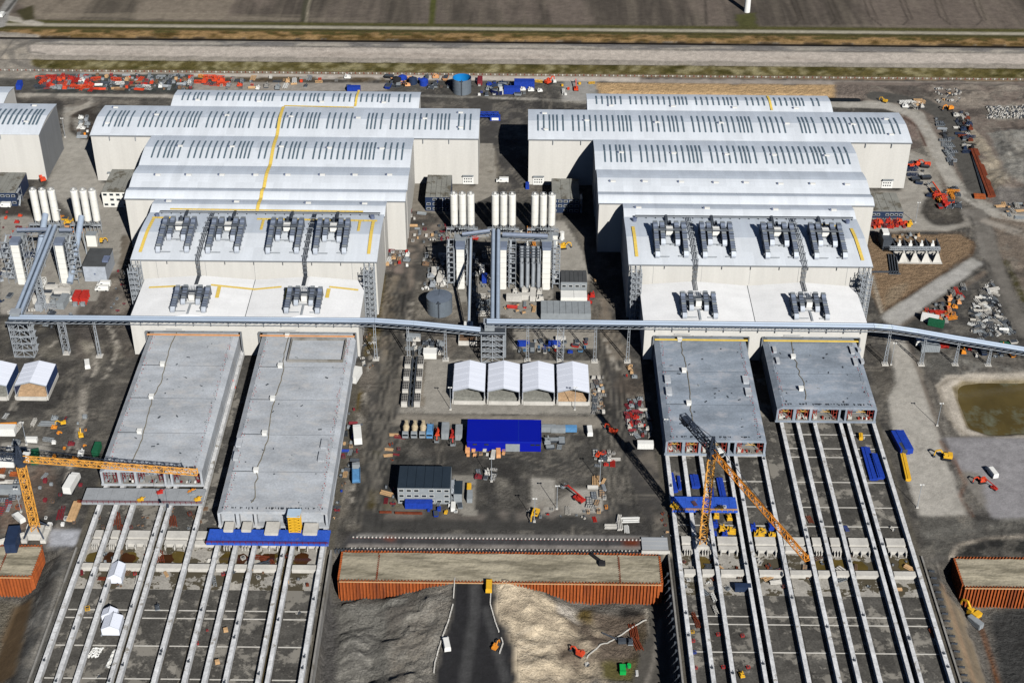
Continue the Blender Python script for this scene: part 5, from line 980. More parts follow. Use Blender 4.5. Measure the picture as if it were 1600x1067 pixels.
round_tank(666, 706, 460, 497, 8.4, 'grey round water tank beside the central plant', [M_TANK, M_TANK, M_TANKT])
round_tank(707, 736, 120, 150, 9.5, 'tall open steel tank with a bright blue inside behind the halls', [M_TANK, mat('tank_blue_lining', rgb(20, 120, 190), .5), M_DKW], True, 'open_tank')
round_tank(765, 794, 131, 149, 2.6, 'low dark blue ring tank beside the blue containers behind the halls', [mat('navy_tank', rgb(26, 36, 84), .5), M_NAVY, M_MUDG], True, 'open_tank')
# ------------------------------------------------------------------ buildings in the yards
def box_building(name, lab, cat, px0, px1, pyf, dep, h, wm, rm, rise=0, parts=(), group=None, par=1.0, y_=None, sn=0, win=(0, 0), wmat=None, roofmods=0, z0=0.):
    x0 = G(px0, pyf)[0]; x1 = G(px1, pyf)[0]; y0 = G((px0+px1)/2, pyf)[1]; y1 = y0+dep
    r = thing(name, lab, cat, ((x0+x1)/2, y0, 0), group); b = MB(); b.box(x0, x1, y0, y1, .02, h); part('wall', b, wm, r)
    b = MB()
    if roofmods:
        for i in range(roofmods): a = x0+(x1-x0)*i/roofmods; c = x0+(x1-x0)*(i+1)/roofmods; b.box(a+.07, c-.07, y0-.05, y1+.05, h+.005, h+.25); b.box(a+.07, c-.07, y0-.05, y0+.1, h+.25, h+.35); b.box(a+.07, c-.07, y1-.1, y1+.05, h+.25, h+.35)
    else:
        b.box(x0-.15, x1+.15, y0-.15, y1+.15, h, h+.15)
        for a, c, d, e in ((x0-.2, x1+.2, y0-.2, y0), (x0-.2, x1+.2, y1, y1+.2), (x0-.2, x0, y0, y1), (x1, x1+.2, y0, y1)): b.box(a, c, d, e, h-.1, h+.4)
    part('roof', b, rm, r)
    nr, nc = win
    for j in range(nr):
        for i in range(nc):
            if (i*7+j*3+int(px0)) % 11 == 0 and nc > 3: continue
            cx = x0+(x1-x0)*(i+.5)/nc; cz = h*(j+.55)/nr; ww = min(.9, (x1-x0)/nc*.3); f = MB(); f.box(cx-ww-.12, cx+ww+.12, y0-.05, y0-.002, cz-.7, cz+.6); f.box(cx-ww, cx+ww, y0-.09, y0-.05, cz-.58, cz+.48, 1); part('window', f, [wmat or M_WHITE, M_GLASS], r)
    if nr > 1 and name == 'office_block':
        s_ = MB(); xx = x1+.2
        for j in range(nr): s_.bar((xx+.6, y0+.5+(j % 2)*4, h*j/nr), (xx+.6, y0+4.5-(j % 2)*4, h*(j+1)/nr), .9, 0, .15); s_.box(xx, xx+1.2, y0, y0+5.5, h*(j+1)/nr-.1, h*(j+1)/nr)
        for yy in (y0, y0+5.5): s_.bar((xx+1.2, yy, 0), (xx+1.2, yy, h+1), .12)
        part('stair', s_, M_STEEL, r)
    return r, (x0, x1, y0, y1, h)
r, q = box_building('office_block', 'three storey grey container offices with dark roof modules in the central yard', 'offices', 622, 704, 787, 13.5, 8.2, M_GREYP, M_PV, win=(3, 7), roofmods=6)
b = MB(); b.box(q[1]+1.4, q[1]+4.6, q[2], q[2]+8, 0, 5.4); b.box(q[1]+1.3, q[1]+4.7, q[2]-.1, q[2]+8.1, 5.4, 5.6, 1); part('side_module', b, [M_GREYP, M_PV], r)
r, q = box_building('workshop', 'bright blue flat roofed workshop with a white roller door', 'workshop', 730, 845, 705, 14.5, 5.2, M_BLUEB, M_BLUEB)
b = MB(); x = G(790, 705)[0]; x2 = G(812, 705)[0]; b.box(x, x2, q[2]-.2, q[2]-.02, .1, 4.0); part('roller_door', b, M_GREYP, r)
for px in (742, 760, 832, 840): b = MB(); x = G(px, 705)[0]; b.box(x-.9, x+.9, q[2]-.12, q[2]-.02, 3.2, 4.0); part('window', b, M_GLASS, r)
b = MB(); b.box(q[0], q[1], q[2]-.25, q[2]-.05, 5.0, 5.1); b.box((q[0]+q[1])/2+6, (q[0]+q[1])/2+6.15, q[2], q[3], 5.36, 5.42); part('roof_seam', b, M_BLUE, r)
r, q = box_building('plant_building', 'grey metal box building with a dark flat roof beside the left plant', 'building', 133, 168, 440, 16.5, 8.8, M_DUCTL, M_DGREY)
b = MB(); b.box(q[0]+9, q[0]+12, q[2]+3, q[2]+8, q[4]+.4, q[4]+1.4); b.box(q[0]+5, q[0]+5.8, q[2]-.1, q[2], 4, 4.8); part('roof_unit', b, M_VENT, r)
box_building('office_block', 'dark office block with grey module roof beside the left central silos', 'offices', 665, 704, 330, 24, 8.4, M_NAVY, M_GROOF, win=(3, 4), roofmods=5, group=None)
box_building('office_block', 'dark office block half in the shadow of the right hall', 'offices', 862, 905, 333, 22, 8.4, M_NAVY, M_GROOF, win=(3, 5), roofmods=3)
box_building('office_block', 'white three storey office block partly in the left hall shadow', 'offices', 162, 212, 324, 25, 9, M_WHITEW, M_GROOF, win=(3, 5), roofmods=5, wmat=M_GREYP)
box_building('office_block', 'dark two storey office block at the left edge below the far hall', 'offices', -22, 28, 322, 22, 8, M_NAVY, M_GROOF, win=(2, 6), roofmods=6)
box_building('office_block', 'low dark office block with grey module roof right of the right hall', 'offices', 1354, 1410, 341, 20, 4, M_NAVY, M_GROOF, win=(1, 8), roofmods=5)
box_building('site_office', 'small grey office with dark roof right of the mixing plant', 'site office', 876, 917, 454, 10.5, 4.8, M_GREYP, M_DGREY, win=(1, 4), roofmods=6)
box_building('site_office', 'pair of white cabins with stepped roofs below the small grey office', 'site office', 876, 917, 476, 6, 3.8, M_WHITEW, M_WHITE, roofmods=2)
box_building('storage_shed', 'long low shed with grey ribbed roof behind the conveyor', 'shed', 845, 923, 500, 11, 3.4, M_GREYP, M_GREYP, roofmods=8)
box_building('site_office', 'white flat cabin on a dark frame near the row of cooling units', 'site office', 662, 682, 561, 4, 3, M_WHITEW, M_WHITE)
def make_tent(w, d, h, ridge, fill, col=M_TENT, side=None):
    r = thing('storage_tent', '', 'tent', (0, 0, 0)); b = MB(); n_ = 9
    for s_ in (-1, 1):
        for i in range(n_):
            a = d*i/n_; c = d*(i+1)/n_-.1; lift = .06*(i % 2)
            b.hexa([(0, a, h+ridge-.15), (s_*w/2, a, h-.15), (s_*w/2, c, h-.15), (0, c, h+ridge-.15), (0, a, h+ridge+lift), (s_*w/2, a, h+lift), (s_*w/2, c, h+lift), (0, c, h+ridge+lift)] if s_ > 0 else [(s_*w/2, a, h-.15), (0, a, h+ridge-.15), (0, c, h+ridge-.15), (s_*w/2, c, h-.15), (s_*w/2, a, h+lift), (0, a, h+ridge+lift), (0, c, h+ridge+lift), (s_*w/2, c, h+lift)])
    part('tent_roof', b, col, r)
    b = MB()
    for s_ in (-1, 1): b.box(s_*w/2-.15, s_*w/2+.15, 0, d, 2, h-.16, 0); b.box(s_*(w/2)-.35, s_*w/2+.35, -1, d, 0, 2, 1)
    b.yprism([(-w/2+.2, 2), (w/2-.2, 2), (w/2-.2, h-.2), (0, h+ridge-.2), (-w/2+.2, h-.2)], d-.4, d-.1, 0)
    part('side_wall', b, [side or M_TENT, M_CONCL], r)
    b = MB(); b.hexa([(-w/2+.4, 0, 0), (w/2-.4, 0, 0), (w/2-.4, d-.5, 0), (-w/2+.4, d-.5, 0), (-w/2+.4, 3, 1.5), (w/2-.4, 2.2, 1), (w/2-.4, d-.5, 5), (-w/2+.4, d-.5, 5)]); b.box(-w/2+.35, w/2-.35, -1.4, -.9, 0, 1.9, 1); part('gravel_heap', b, [fill, M_CONCL], r)
    b = MB(); b.bar((-w/2, .1, h), (-w/2, .1, 0), .25); b.bar((w/2, .1, h), (w/2, .1, 0), .25); b.bar((-w/2, .1, h), (0, .1, h+ridge), .25); b.bar((w/2, .1, h), (0, .1, h+ridge), .25); part('gable_frame', b, M_STEEL, r); return r
M_GRV = mat('grey_gravel', rgb(120, 120, 114), .95, var=.2, scale=.5, fine=.2); M_GRVT = mat('tan_gravel', rgb(168, 140, 110), .95, var=.2, scale=.5, fine=.2)
yT = G(800, 632)[1]+1; wT = 14.4
for i in range(4):
    t = make_tent(wT-.5, 21.5, 6.0, 1.9, M_GRVT if i == 3 else M_GRV); cx = G(705+54.4*(i+.5), 632)[0]; t.location = (cx, yT, 0); t['label'] = ['leftmost white storage tent over grey gravel beside the concrete apron', 'second white storage tent from the left over grey gravel', 'third white storage tent, its grey gravel split by a post', 'rightmost white storage tent of the four, over tan gravel'][i]; t['group'] = 'white tents over gravel bays'; USED.add(t.name)
for i, px in enumerate((-12, 50)):
    t = make_tent(14, 17, 6.8, 1.9, M_GRVT if i else M_GRV, side=mat('blue_tarpaulin', rgb(40, 60, 100), .6, var=.4, scale=1.2)); t.location = (G(px, 625)[0], G(px, 625)[1]+1, 0); t['label'] = ['white storage tent cut by the left edge of the photo', 'white storage tent with navy side panels near the left edge'][i]; t['group'] = 'white tents over gravel bays'
for i, (px, py, w_, d_, rot, lab) in enumerate(((181, 912, 5, 7.5, .05, 'small white tent standing on a skidding beam near the cross wall'), (174, 993, 6.5, 7, .05, 'larger of two joined white tents on the basin floor'), (172, 972, 5.5, 3.4, .05, 'small white tent joined behind a larger one on the basin floor'))):
    t = thing('work_tent', lab, 'tent', (*G(px, py, 0)[:2], .2), 'small white work tents'); b = MB(); z = 2.2; 
    for s_ in (-1, 1):
        for k in range(4): a = d_*k/4; c = d_*(k+1)/4-.06; b.face([(0, a, z+2.6), (s_*w_/2, a, z+1), (s_*w_/2, c, z+1), (0, c, z+2.6)][::s_]); b.face([(s_*w_/2, a, z+1), (s_*w_/2, a, .1), (s_*w_/2, c, .1), (s_*w_/2, c, z+1)])
    for yy in (0, d_): b.face([(-w_/2, yy, .1), (w_/2, yy, .1), (w_/2, yy, z+1), (0, yy, z+2.6), (-w_/2, yy, z+1)])
    o = lpart('canvas', b, M_TENT, t); sf = o.modifiers.new('cloth', 'SOLIDIFY'); sf.thickness = .05
    b = MB(); b.bar((0, -.2, z+2.7), (0, d_+.2, z+2.7), .14); b.box(-w_/2-.4, -w_/2+.1, -.5, .1, .1, .6); b.box(w_/2-.1, w_/2+.4, -.5, .1, .1, .6); lpart('ridge_pole', b, M_STEEL, t)
# ------------------------------------------------------------------ filled sheet-pile boxes and the sheet-pile wall behind
def corrug(b, p, q, z0, z1, pitch=1.27, dep=.75, m=0, z0f=None):
    p = Vector((*p, 0)); q = Vector((*q, 0)); L = (q-p).length; d = (q-p)/L; nrm = Vector((d.y, -d.x, 0)); n_ = int(L/pitch)
    pts = []
    for i in range(n_):
        s_ = pitch*i
        for t, o_ in ((0, 0), (.12, dep), (.62, dep), (.74, 0)): pts.append(p+d*(s_+t*pitch)+nrm*o_)
    pts.append(q)
    for a, c in zip(pts[:-1], pts[1:]):
        z_ = z0; b.face([(a.x, a.y, z_), (c.x, c.y, z_), (c.x, c.y, z1), (a.x, a.y, z1)], m)
        b.face([(a.x-nrm.x*.12, a.y-nrm.y*.12, z1), (a.x, a.y, z1), (c.x, c.y, z1), (c.x-nrm.x*.12, c.y-nrm.y*.12, z1)], m)
def caisson(x0, x1, y0, y1, lab, div=()):
    r = thing('sheet_pile_box', lab, 'sheet piling', ((x0+x1)/2, y0, -10), 'sand filled sheet pile boxes')
    b = MB(); corrug(b, (x0, y0), (x1, y0), -10.6, .7, 1.27); part('sheet_pile_wall', b, M_RUST, r)
    b = MB(); corrug(b, (x1, y0), (x1, y1), -10.6, .7, 1.27); part('sheet_pile_wall', b, M_RUST, r)
    b = MB(); corrug(b, (x1, y1), (x0, y1), -10.6, .7, 1.27); part('sheet_pile_wall', b, M_RUST, r)
    b = MB(); corrug(b, (x0, y1), (x0, y0), -10.6, .7, 1.27); part('sheet_pile_wall', b, M_RUST, r)
    b = MB(); n_ = 60; m_ = 8
    Z = lambda i, j: .25+.12*math.sin(i*1.3+j)+.1*math.sin(i*.37)*math.cos(j*2.)
    for i in range(n_):
        for j in range(m_):
            xa_ = x0+(x1-x0)*i/n_; xb_ = x0+(x1-x0)*(i+1)/n_; ya_ = y0+(y1-y0)*j/m_; yb_ = y0+(y1-y0)*(j+1)/m_; b.face([(xa_, ya_, Z(i, j)), (xb_, ya_, Z(i+1, j)), (xb_, yb_, Z(i+1, j+1)), (xa_, yb_, Z(i, j+1))], 0, True)
    part('sand_fill', b, M_SAND, r)
    for dx in div: b = MB(); corrug(b, (dx, y0+.2), (dx, y1-.2), -.5, .55, 1.1, .6); part('divider', b, M_RUSTD, r)
    b = MB()
    for zz in (-2,): b.box(x0, x1, y0-1.0, y0-.62, zz*0+.1, .35); part('capping_rail', b, M_TIMB, r)
caisson(-66.8, 55.3, 423.5, 439, 'long rusty sheet pile box filled with sand in the centre foreground', (-53, 39.5))
caisson(-300, -183.9, 423.8, 440.2, 'rusty sheet pile box at the left edge, its right side lit', (-197,))
caisson(170.1, 300, 423.5, 439, 'rusty sheet pile box at the right edge with purple brown sand')
b = MB(); corrug(b, (-70.5, 440.6), (56.5, 440.6), -10, .9, 1.27); solo('sheet_pile_wall', b, M_STEELD, 'dark sheet pile wall along the gate strip behind the central box', 'sheet piling')
b = MB(); b.box(49.2, 59.4, 439.9, 448.8, .3, .9); b.box(48.8, 59.8, 439.7, 440.1, .3, 1.9, 1)
for k in range(3): b.box(49.2, 59.4, 441.5+k*2.4, 441.6+k*2.4, .9, .93, 1)
solo('bridge_deck', b, [mat('bridge_slab', rgb(162, 166, 170), .8, var=.06), M_CONCL], 'pale grey bridge slab crossing beside the right basin', 'bridge')
for y0_, z_, lab in ((447.6, 1.2, 'rear'), (441.2, 1.2, 'front')):
    b = MB(); x = -64
    while x < 49: b.box(x, x+.55, y0_-.12, y0_+.12, .05, .75); b.box(x, x+.55, y0_-.25, y0_+.25, .03, .15, 1); x += 1.5
    o = solo('barrier_row', b, [M_CONCL, M_MAG], lab+' row of pale barriers along the gate strip', 'barrier', 'barrier rows of the gate strip')
b = MB(); rr_ = random.Random(4)      # long red and white fence by the bank
for i in range(250):
    x = -330+i*2.64
    b.box(x-.3, x+.3, 876.5, 876.75, .0, .95, i % 2); b.bar((x-.3, 876.6, .6), (x+2.3, 876.6, .6), .1, 1)
solo('fence', b, [mat('fence_brown', rgb(120, 60, 45), .8), M_CONCL], 'long low red and white fence at the foot of the grass bank', 'fence')
# ------------------------------------------------------------------ tower cranes
M_CRN = mat('crane_orange', rgb(224, 160, 72), .5, var=.12, scale=.5); M_CRD = mat('crane_dark', rgb(58, 66, 80), .5, .2, var=.15, scale=.5)
def tower_crane(lab, base, zt, ang, Lj, Lc, mw, mats_j, group='tower cranes'):
    x, y = base; r = thing('tower_crane', lab, 'crane', (x, y, 0), group)
    b = MB(); b.truss((x, y, 3), (x, y, zt), mw, mw, 2.6, .21); part('mast', b, M_CRN, r)
    b = MB()
    for sx in (-1, 1):
        for sy in (-1, 1): b.bar((x+sx*mw*.5, y+sy*mw*.5, 6), (x+sx*(mw+1.2), y+sy*(mw+1.2), 1.6), .5, 1); b.cbox(x+sx*(mw+1), y+sy*(mw+1), 0.02, 2.2, 2.2, 1.6)
    b.box(x-mw-2, x+mw+2, y-mw*1.1, y+mw*1.1, .05, 1.2); b.box(x-mw, x+mw, y-mw, y+mw, 1.2, 3.0); part('ballast_base', b, [M_CONCL, M_CRD], r)
    d = Vector((math.cos(ang), math.sin(ang), 0)); u = Vector((-d.y, d.x, 0)); c = Vector((x, y, zt))
    b = MB(); b.cyl(x, y, zt, zt+1.6, mw*.75, n=16); b.cbox(x, y, zt+1.6, 3.4, 3.4, 2.2, ang); b.truss((x, y, zt+3), (x, y, zt+9), 2.2, 2.2, 2, .3, top=.3); part('slewing_head', b, M_CRD, r)
    b = MB(); q = c+u*2.4+d*1.6; b.cbox(q.x, q.y, zt+1.2, 2.6, 2.2, 2.5, ang); b.cbox((q+d*1.35).x, (q+d*1.35).y, zt+1.6, .12, 1.9, 1.6, ang, 1); part('cab', b, [M_WHITE, M_GLASS], r)
    b = MB(); z0 = Vector((0, 0, zt+3.4)); base_ = Vector((x, y, 0))+z0
    b.truss(base_+d*1.5, base_+d*Lj, 1.9, 2.2, 2.6, .2, tri=True); b.bar(base_+d*Lj, base_+d*Lj+Vector((0, 0, 1.6)), .4); part('jib', b, mats_j[0], r)
    b = MB(); b.truss(base_-d*1.5, base_-d*Lc, 2.4, 2.0, 2.6, .26); b.box(0, 0.01, 0, .01, zt, zt+.01) if 0 else None; w_ = base_-d*(Lc-3); b.cbox(w_.x, w_.y, zt+1.6, 2.6, 2.8, 3.0, ang); b.cbox((w_+d*5).x, (w_+d*5).y, zt+3.6, 2.4, 1.8, 1.4, ang); part('counter_jib', b, mats_j[1], r)
    b = MB(); t_ = Vector((x, y, zt+9)); b.bar(t_, base_+d*Lj*.62+Vector((0, 0, 1.4)), .16); b.bar(t_, base_-d*(Lc-2)+Vector((0, 0, 1.2)), .16); part('tie_bar', b, M_CRD, r)
    b = MB(); h_ = base_+d*Lj*.8; b.cbox(h_.x, h_.y, zt+1.7, 2, 1.6, .6, ang); b.bar(h_, (h_.x, h_.y, zt-14), .1); b.cbox(h_.x, h_.y, zt-15.5, .9, .6, 1.5, ang); part('trolley', b, M_CRD, r)
    return r
bR = G(1097, 856)[:2]; tipR = G(1262, 872, 49)[:2]; aR = math.atan2(tipR[1]-bR[1], tipR[0]-bR[0])
tower_crane('tall orange tower crane with jib pointing down right and dark counter jib', bR, 45.5, aR, math.hypot(tipR[0]-bR[0], tipR[1]-bR[1]), math.dist(bR, G(1064, 650, 49)[:2]), 2.6, (M_ORANGE, M_CRD))
bL = G(58, 836)[:2]; tipL = G(308, 733, 40)[:2]; aL = math.atan2(tipL[1]-bL[1], tipL[0]-bL[0])
tower_crane('orange tower crane at the left edge with jib reaching over the first tunnel element', bL, 35.5, aL, math.dist(bL, tipL), 24, 2.7, (M_CRN, M_CRD))
# ------------------------------------------------------------------ platforms in front of the tunnel elements
def platform(name, lab, x0, x1, y0, y1, z, m, rail, extras=()):
    r = thing(name, lab, 'work platform', ((x0+x1)/2, y0, 0), 'work platforms in front of the tunnels'); b = MB(); n_ = 9
    for i in range(n_): a = x0+(x1-x0)*i/n_; b.box(a+.03, x0+(x1-x0)*(i+1)/n_-.03, y0, y1, z-.35, z)
    for yy in (y0+.3, y1-.3): b.box(x0, x1, yy-.25, yy+.25, z-1, z-.36)
    part('deck', b, m, r); b = MB()
    for yy in (y0-.1,):
        for k in range(int((x1-x0)/2.2)+1): xx = x0+k*2.2; b.bar((xx, yy, z-.3), (xx, yy, z+1.2), .12)
        for zz in (z+.6, z+1.15): b.bar((x0, yy, zz), (x1, yy, zz), .12)
    part('guard_rail', b, rail, r); return r
M_DECKB = mat('blue_deck', rgb(48, 88, 188), .6, var=.18, scale=.35, fine=.15, var2=(rgb(110, 120, 150), .3, .6, .75))
pf = platform('work_platform', 'long blue work platform at the mouth of the second tunnel element', -119.5, -72.2, 438.6, 446.8, 4.6, M_DECKB, M_MAG)
for px0, px1, py0, py1 in ((349, 367, 816, 829), (377, 395, 816, 829), (413, 438, 816, 834), (473, 498, 818, 834)):
    a = G(px0, py1, 5.2); c = G(px1, py0, 5.2); b = MB(); b.box(a[0], c[0], a[1], c[1], 1, 5.6); b.box(a[0]+.3, c[0]-.3, a[1]-.2, a[1], 1, 5.2); part('landing_block', b, M_CONCL, pf)
ft = thing('formwork_tower', 'tall yellow scaffold tower with a pale blue roof at the tunnel mouth', 'scaffold', (*G(461, 835)[:2], 4.6)); x, y = G(461, 832, 4.6)[:2]; b = MB()
for k in range(5): b.bar((x-2.2, y+k*.9, 4.6), (x-2.2, y+k*.9, 12.6), .25); b.bar((x+2.2, y+k*.9, 4.6), (x+2.2, y+k*.9, 12.6), .25)
for k in range(6): z = 5+k*1.4; b.bar((x-2.3, y-.1, z), (x+2.3, y-.1, z+1.2), .3); b.bar((x+2.3, y-.1, z), (x-2.3, y-.1, z+1.2), .22); b.bar((x-2.3, y-.1, z), (x+2.3, y-.1, z), .25); b.box(x-2.2, x+2.2, y+.3, y+3.4, z+.4, z+.55)
part('scaffold', b, M_YELLOW, ft); b = MB(); b.box(x-2.6, x+2.6, y-.3, y+4.4, 12.7, 13.1); part('roof', b, mat('pale_blue_lid', rgb(176, 196, 214), .5), ft)
pf = platform('work_platform', 'grey concrete faced work platform at the mouth of the first tunnel element', -173.5, -125.2, 462.3, 471.5, 4.0, mat('platform_grey', rgb(150, 154, 158), .85, var=.14, scale=.2, fine=.08), M_MAG)
for px, py, c in ((250, 770, M_RED), (299, 769, M_ORANGE), (309, 781, M_YELLOW), (220, 782, M_YELLOW), (300, 772, M_GREYP)): x, y = G(px, py, 4)[:2]; b = MB(); b.cbox(x, y, 4, 2.4, 1.3, .8, .3); b.cbox(x+.5, y+.3, 4.8, 1.1, .8, .6, .6); b.bar((x-1.5, y-.6, 4.5), (x+1.8, y+.9, 5.2), .2); solo('material_stack', b, c, {'250': 'red', '299': 'orange', '309': 'yellow', '220': 'small yellow', '300': 'grey'}[str(px)]+' materials lying on the grey platform by the first tunnel mouth', 'material stack', loc=(x, y, 4))
pf = platform('work_platform', 'blue work platform between the beams behind the tall tower crane', G(1050, 797, 3)[0], G(1152, 797, 3)[0], G(1100, 799, 3.4)[1], G(1100, 777, 3.4)[1], 3.8, M_DECKB, M_YELLOW)
rr = random.Random(8)
# ------------------------------------------------------------------ repeated machines and goods, built at the origin, facing +y
def P_van(body, name='van', cat='van', win=M_GLASS, L=5.4, hh=2.3):
    r = thing(name, 'van', cat); b = MB(); b.yprism([(-.95, .5), (.95, .5), (.95, hh-.5), (.8, hh), (-.8, hh), (-.95, hh-.5)], -L/2, L/2-1.4); b.xprism([(L/2-1.4, .5), (L/2, .5), (L/2, 1.2), (L/2-.6, 1.35), (L/2-1.4, hh-.1)], -.93, .93); lpart('body', b, body, r)
    b = MB(); b.hexa([(-.8, L/2-.62, 1.37), (.8, L/2-.62, 1.37), (.8, L/2-1.3, hh-.22), (-.8, L/2-1.3, hh-.22), (-.8, L/2-.55, 1.4), (.8, L/2-.55, 1.4), (.8, L/2-1.24, hh-.15), (-.8, L/2-1.24, hh-.15)]); b.box(-.98, .98, L/2-2.4, L/2-1.6, 1.4, hh-.55); lpart('window', b, win, r)
    for sx in (-1, 1):
        for yy in (-L/2+1, L/2-1): b = MB(); b.tube((sx*.7, yy, .38), (sx*1.0, yy, .38), .38, n=10); lpart('wheel', b, M_BLACK, r)
    return r
def P_truck(cab, box, name='truck', kind='box'):
    r = thing(name, 'truck', 'truck'); b = MB(); b.box(-1.2, 1.2, -4, 3.8, .7, 1.0); lpart('chassis', b, M_STEELD, r)
    b = MB(); b.xprism([(2.2, 1), (3.9, 1), (3.9, 2.2), (3.6, 3.1), (2.2, 3.2)], -1.2, 1.2); lpart('cab', b, cab, r); b = MB(); b.box(-1.05, 1.05, 3.78, 3.95, 2., 2.8); lpart('window', b, M_GLASS, r)
    b = MB()
    if kind == 'box': b.box(-1.25, 1.25, -4.2, 2, 1.1, 3.6)
    elif kind == 'mixer': b.tube((0, -3.6, 3.0), (0, -1.4, 2.4), .7, 1.35, n=14); b.tube((0, -1.4, 2.4), (0, 1.6, 2.0), 1.35, .9, n=14); b.box(-.6, .6, -4.6, -3.6, 2, 3.4)
    else: b.box(-1.25, 1.25, -4.2, 2, 1.1, 1.3); b.box(-1.25, -1.15, -4.2, 2, 1.3, 2.4); b.box(1.15, 1.25, -4.2, 2, 1.3, 2.4); b.box(-1.1, 1.1, -3.8, 1.6, 1.3, 2.0)
    lpart({'box': 'cargo_box', 'mixer': 'mixer_drum'}.get(kind, 'tipper_body'), b, box, r)
    for sx in (-1, 1):
        for yy in (-3, -1.8, 2.8): b = MB(); b.tube((sx*.8, yy, .5), (sx*1.25, yy, .5), .5, n=10); lpart('wheel', b, M_BLACK, r)
    return r
def P_exc(m, name='excavator'):
    r = thing(name, 'excavator', 'excavator')
    for sx in (-1, 1): b = MB(); b.xprism([(-2, .35), (-1.6, 0), (1.6, 0), (2, .35), (1.7, .9), (-1.7, .9)], sx*1.45-.35, sx*1.45+.35); lpart('track', b, M_BLACK, r)
    b = MB(); b.box(-1.4, 1.4, -2.3, 1.2, 1.0, 1.9); b.box(-1.35, 1.35, -2.4, -.6, 1.9, 2.5); lpart('body', b, m, r); b = MB(); b.box(-1.4, -.4, -.4, 1.4, 1.9, 3.2); b.box(-1.42, -.38, 1.0, 1.44, 2.3, 3.0, 1); lpart('cab', b, [m, M_GLASS], r)
    b = MB(); b.bar((.1, 1, 1.9), (.1, 2.8, 4.0), .55); b.bar((.1, 2.8, 4.0), (.1, 4.6, 3.3), .5); b.bar((.1, 4.6, 3.3), (.1, 4.9, .9), .38); lpart('boom', b, m, r); b = MB(); b.xprism([(4.5, 1.0), (5.4, .9), (5.2, .05), (4.3, .1)], -.5, .7); lpart('bucket', b, M_STEELD, r); return r
def P_lift(m, name='boom_lift'):
    r = thing(name, 'boom lift', 'boom lift'); b = MB(); b.box(-1.1, 1.1, -2, 2, .6, 1.3); b.cyl(0, 0, 1.3, 1.8, .8, n=10); lpart('chassis', b, m, r); b = MB(); b.bar((0, -1.6, 2.1), (0, 5.5, 3.6), .42); b.bar((0, 5.5, 3.6), (0, 7, 2.4), .3); lpart('boom', b, m, r)
    b = MB(); b.box(-.9, .9, 7, 8, 1.6, 1.75)
    for sx in (-.9, .9): b.bar((sx, 7, 1.7), (sx, 7, 2.7), .1); b.bar((sx, 8, 1.7), (sx, 8, 2.7), .1); b.bar((sx, 7, 2.7), (sx, 8, 2.7), .1)
    lpart('basket', b, M_GREYP, r)
    for sx in (-1, 1):
        for yy in (-1.4, 1.4): b = MB(); b.tube((sx*.9, yy, .5), (sx*1.25, yy, .5), .5, n=10); lpart('wheel', b, M_BLACK, r)
    return r
def P_cont(m, name='shipping_container', L=6.1, top=None):
    r = thing(name, 'container', 'container'); b = MB(); b.box(-1.2, 1.2, -L/2, L/2, .1, 2.55); n_ = int(L/.6)
    for i in range(n_): y = -L/2+.3+i*(L-.4)/n_; b.box(-1.26, 1.26, y, y+.25, .25, 2.4)
    lpart('body', b, m, r); b = MB(); b.box(-1.22, 1.22, -L/2-.02, L/2+.02, 2.56, 2.64); b.box(-.9, .9, -L/2+.3, L/2-.3, 2.64, 2.68); lpart('roof', b, top or m, r)
    b = MB(); b.box(-1.1, -.05, -L/2-.08, -L/2-.01, .25, 2.4); b.box(.05, 1.1, -L/2-.08, -L/2-.01, .25, 2.4); lpart('door', b, m, r); return r
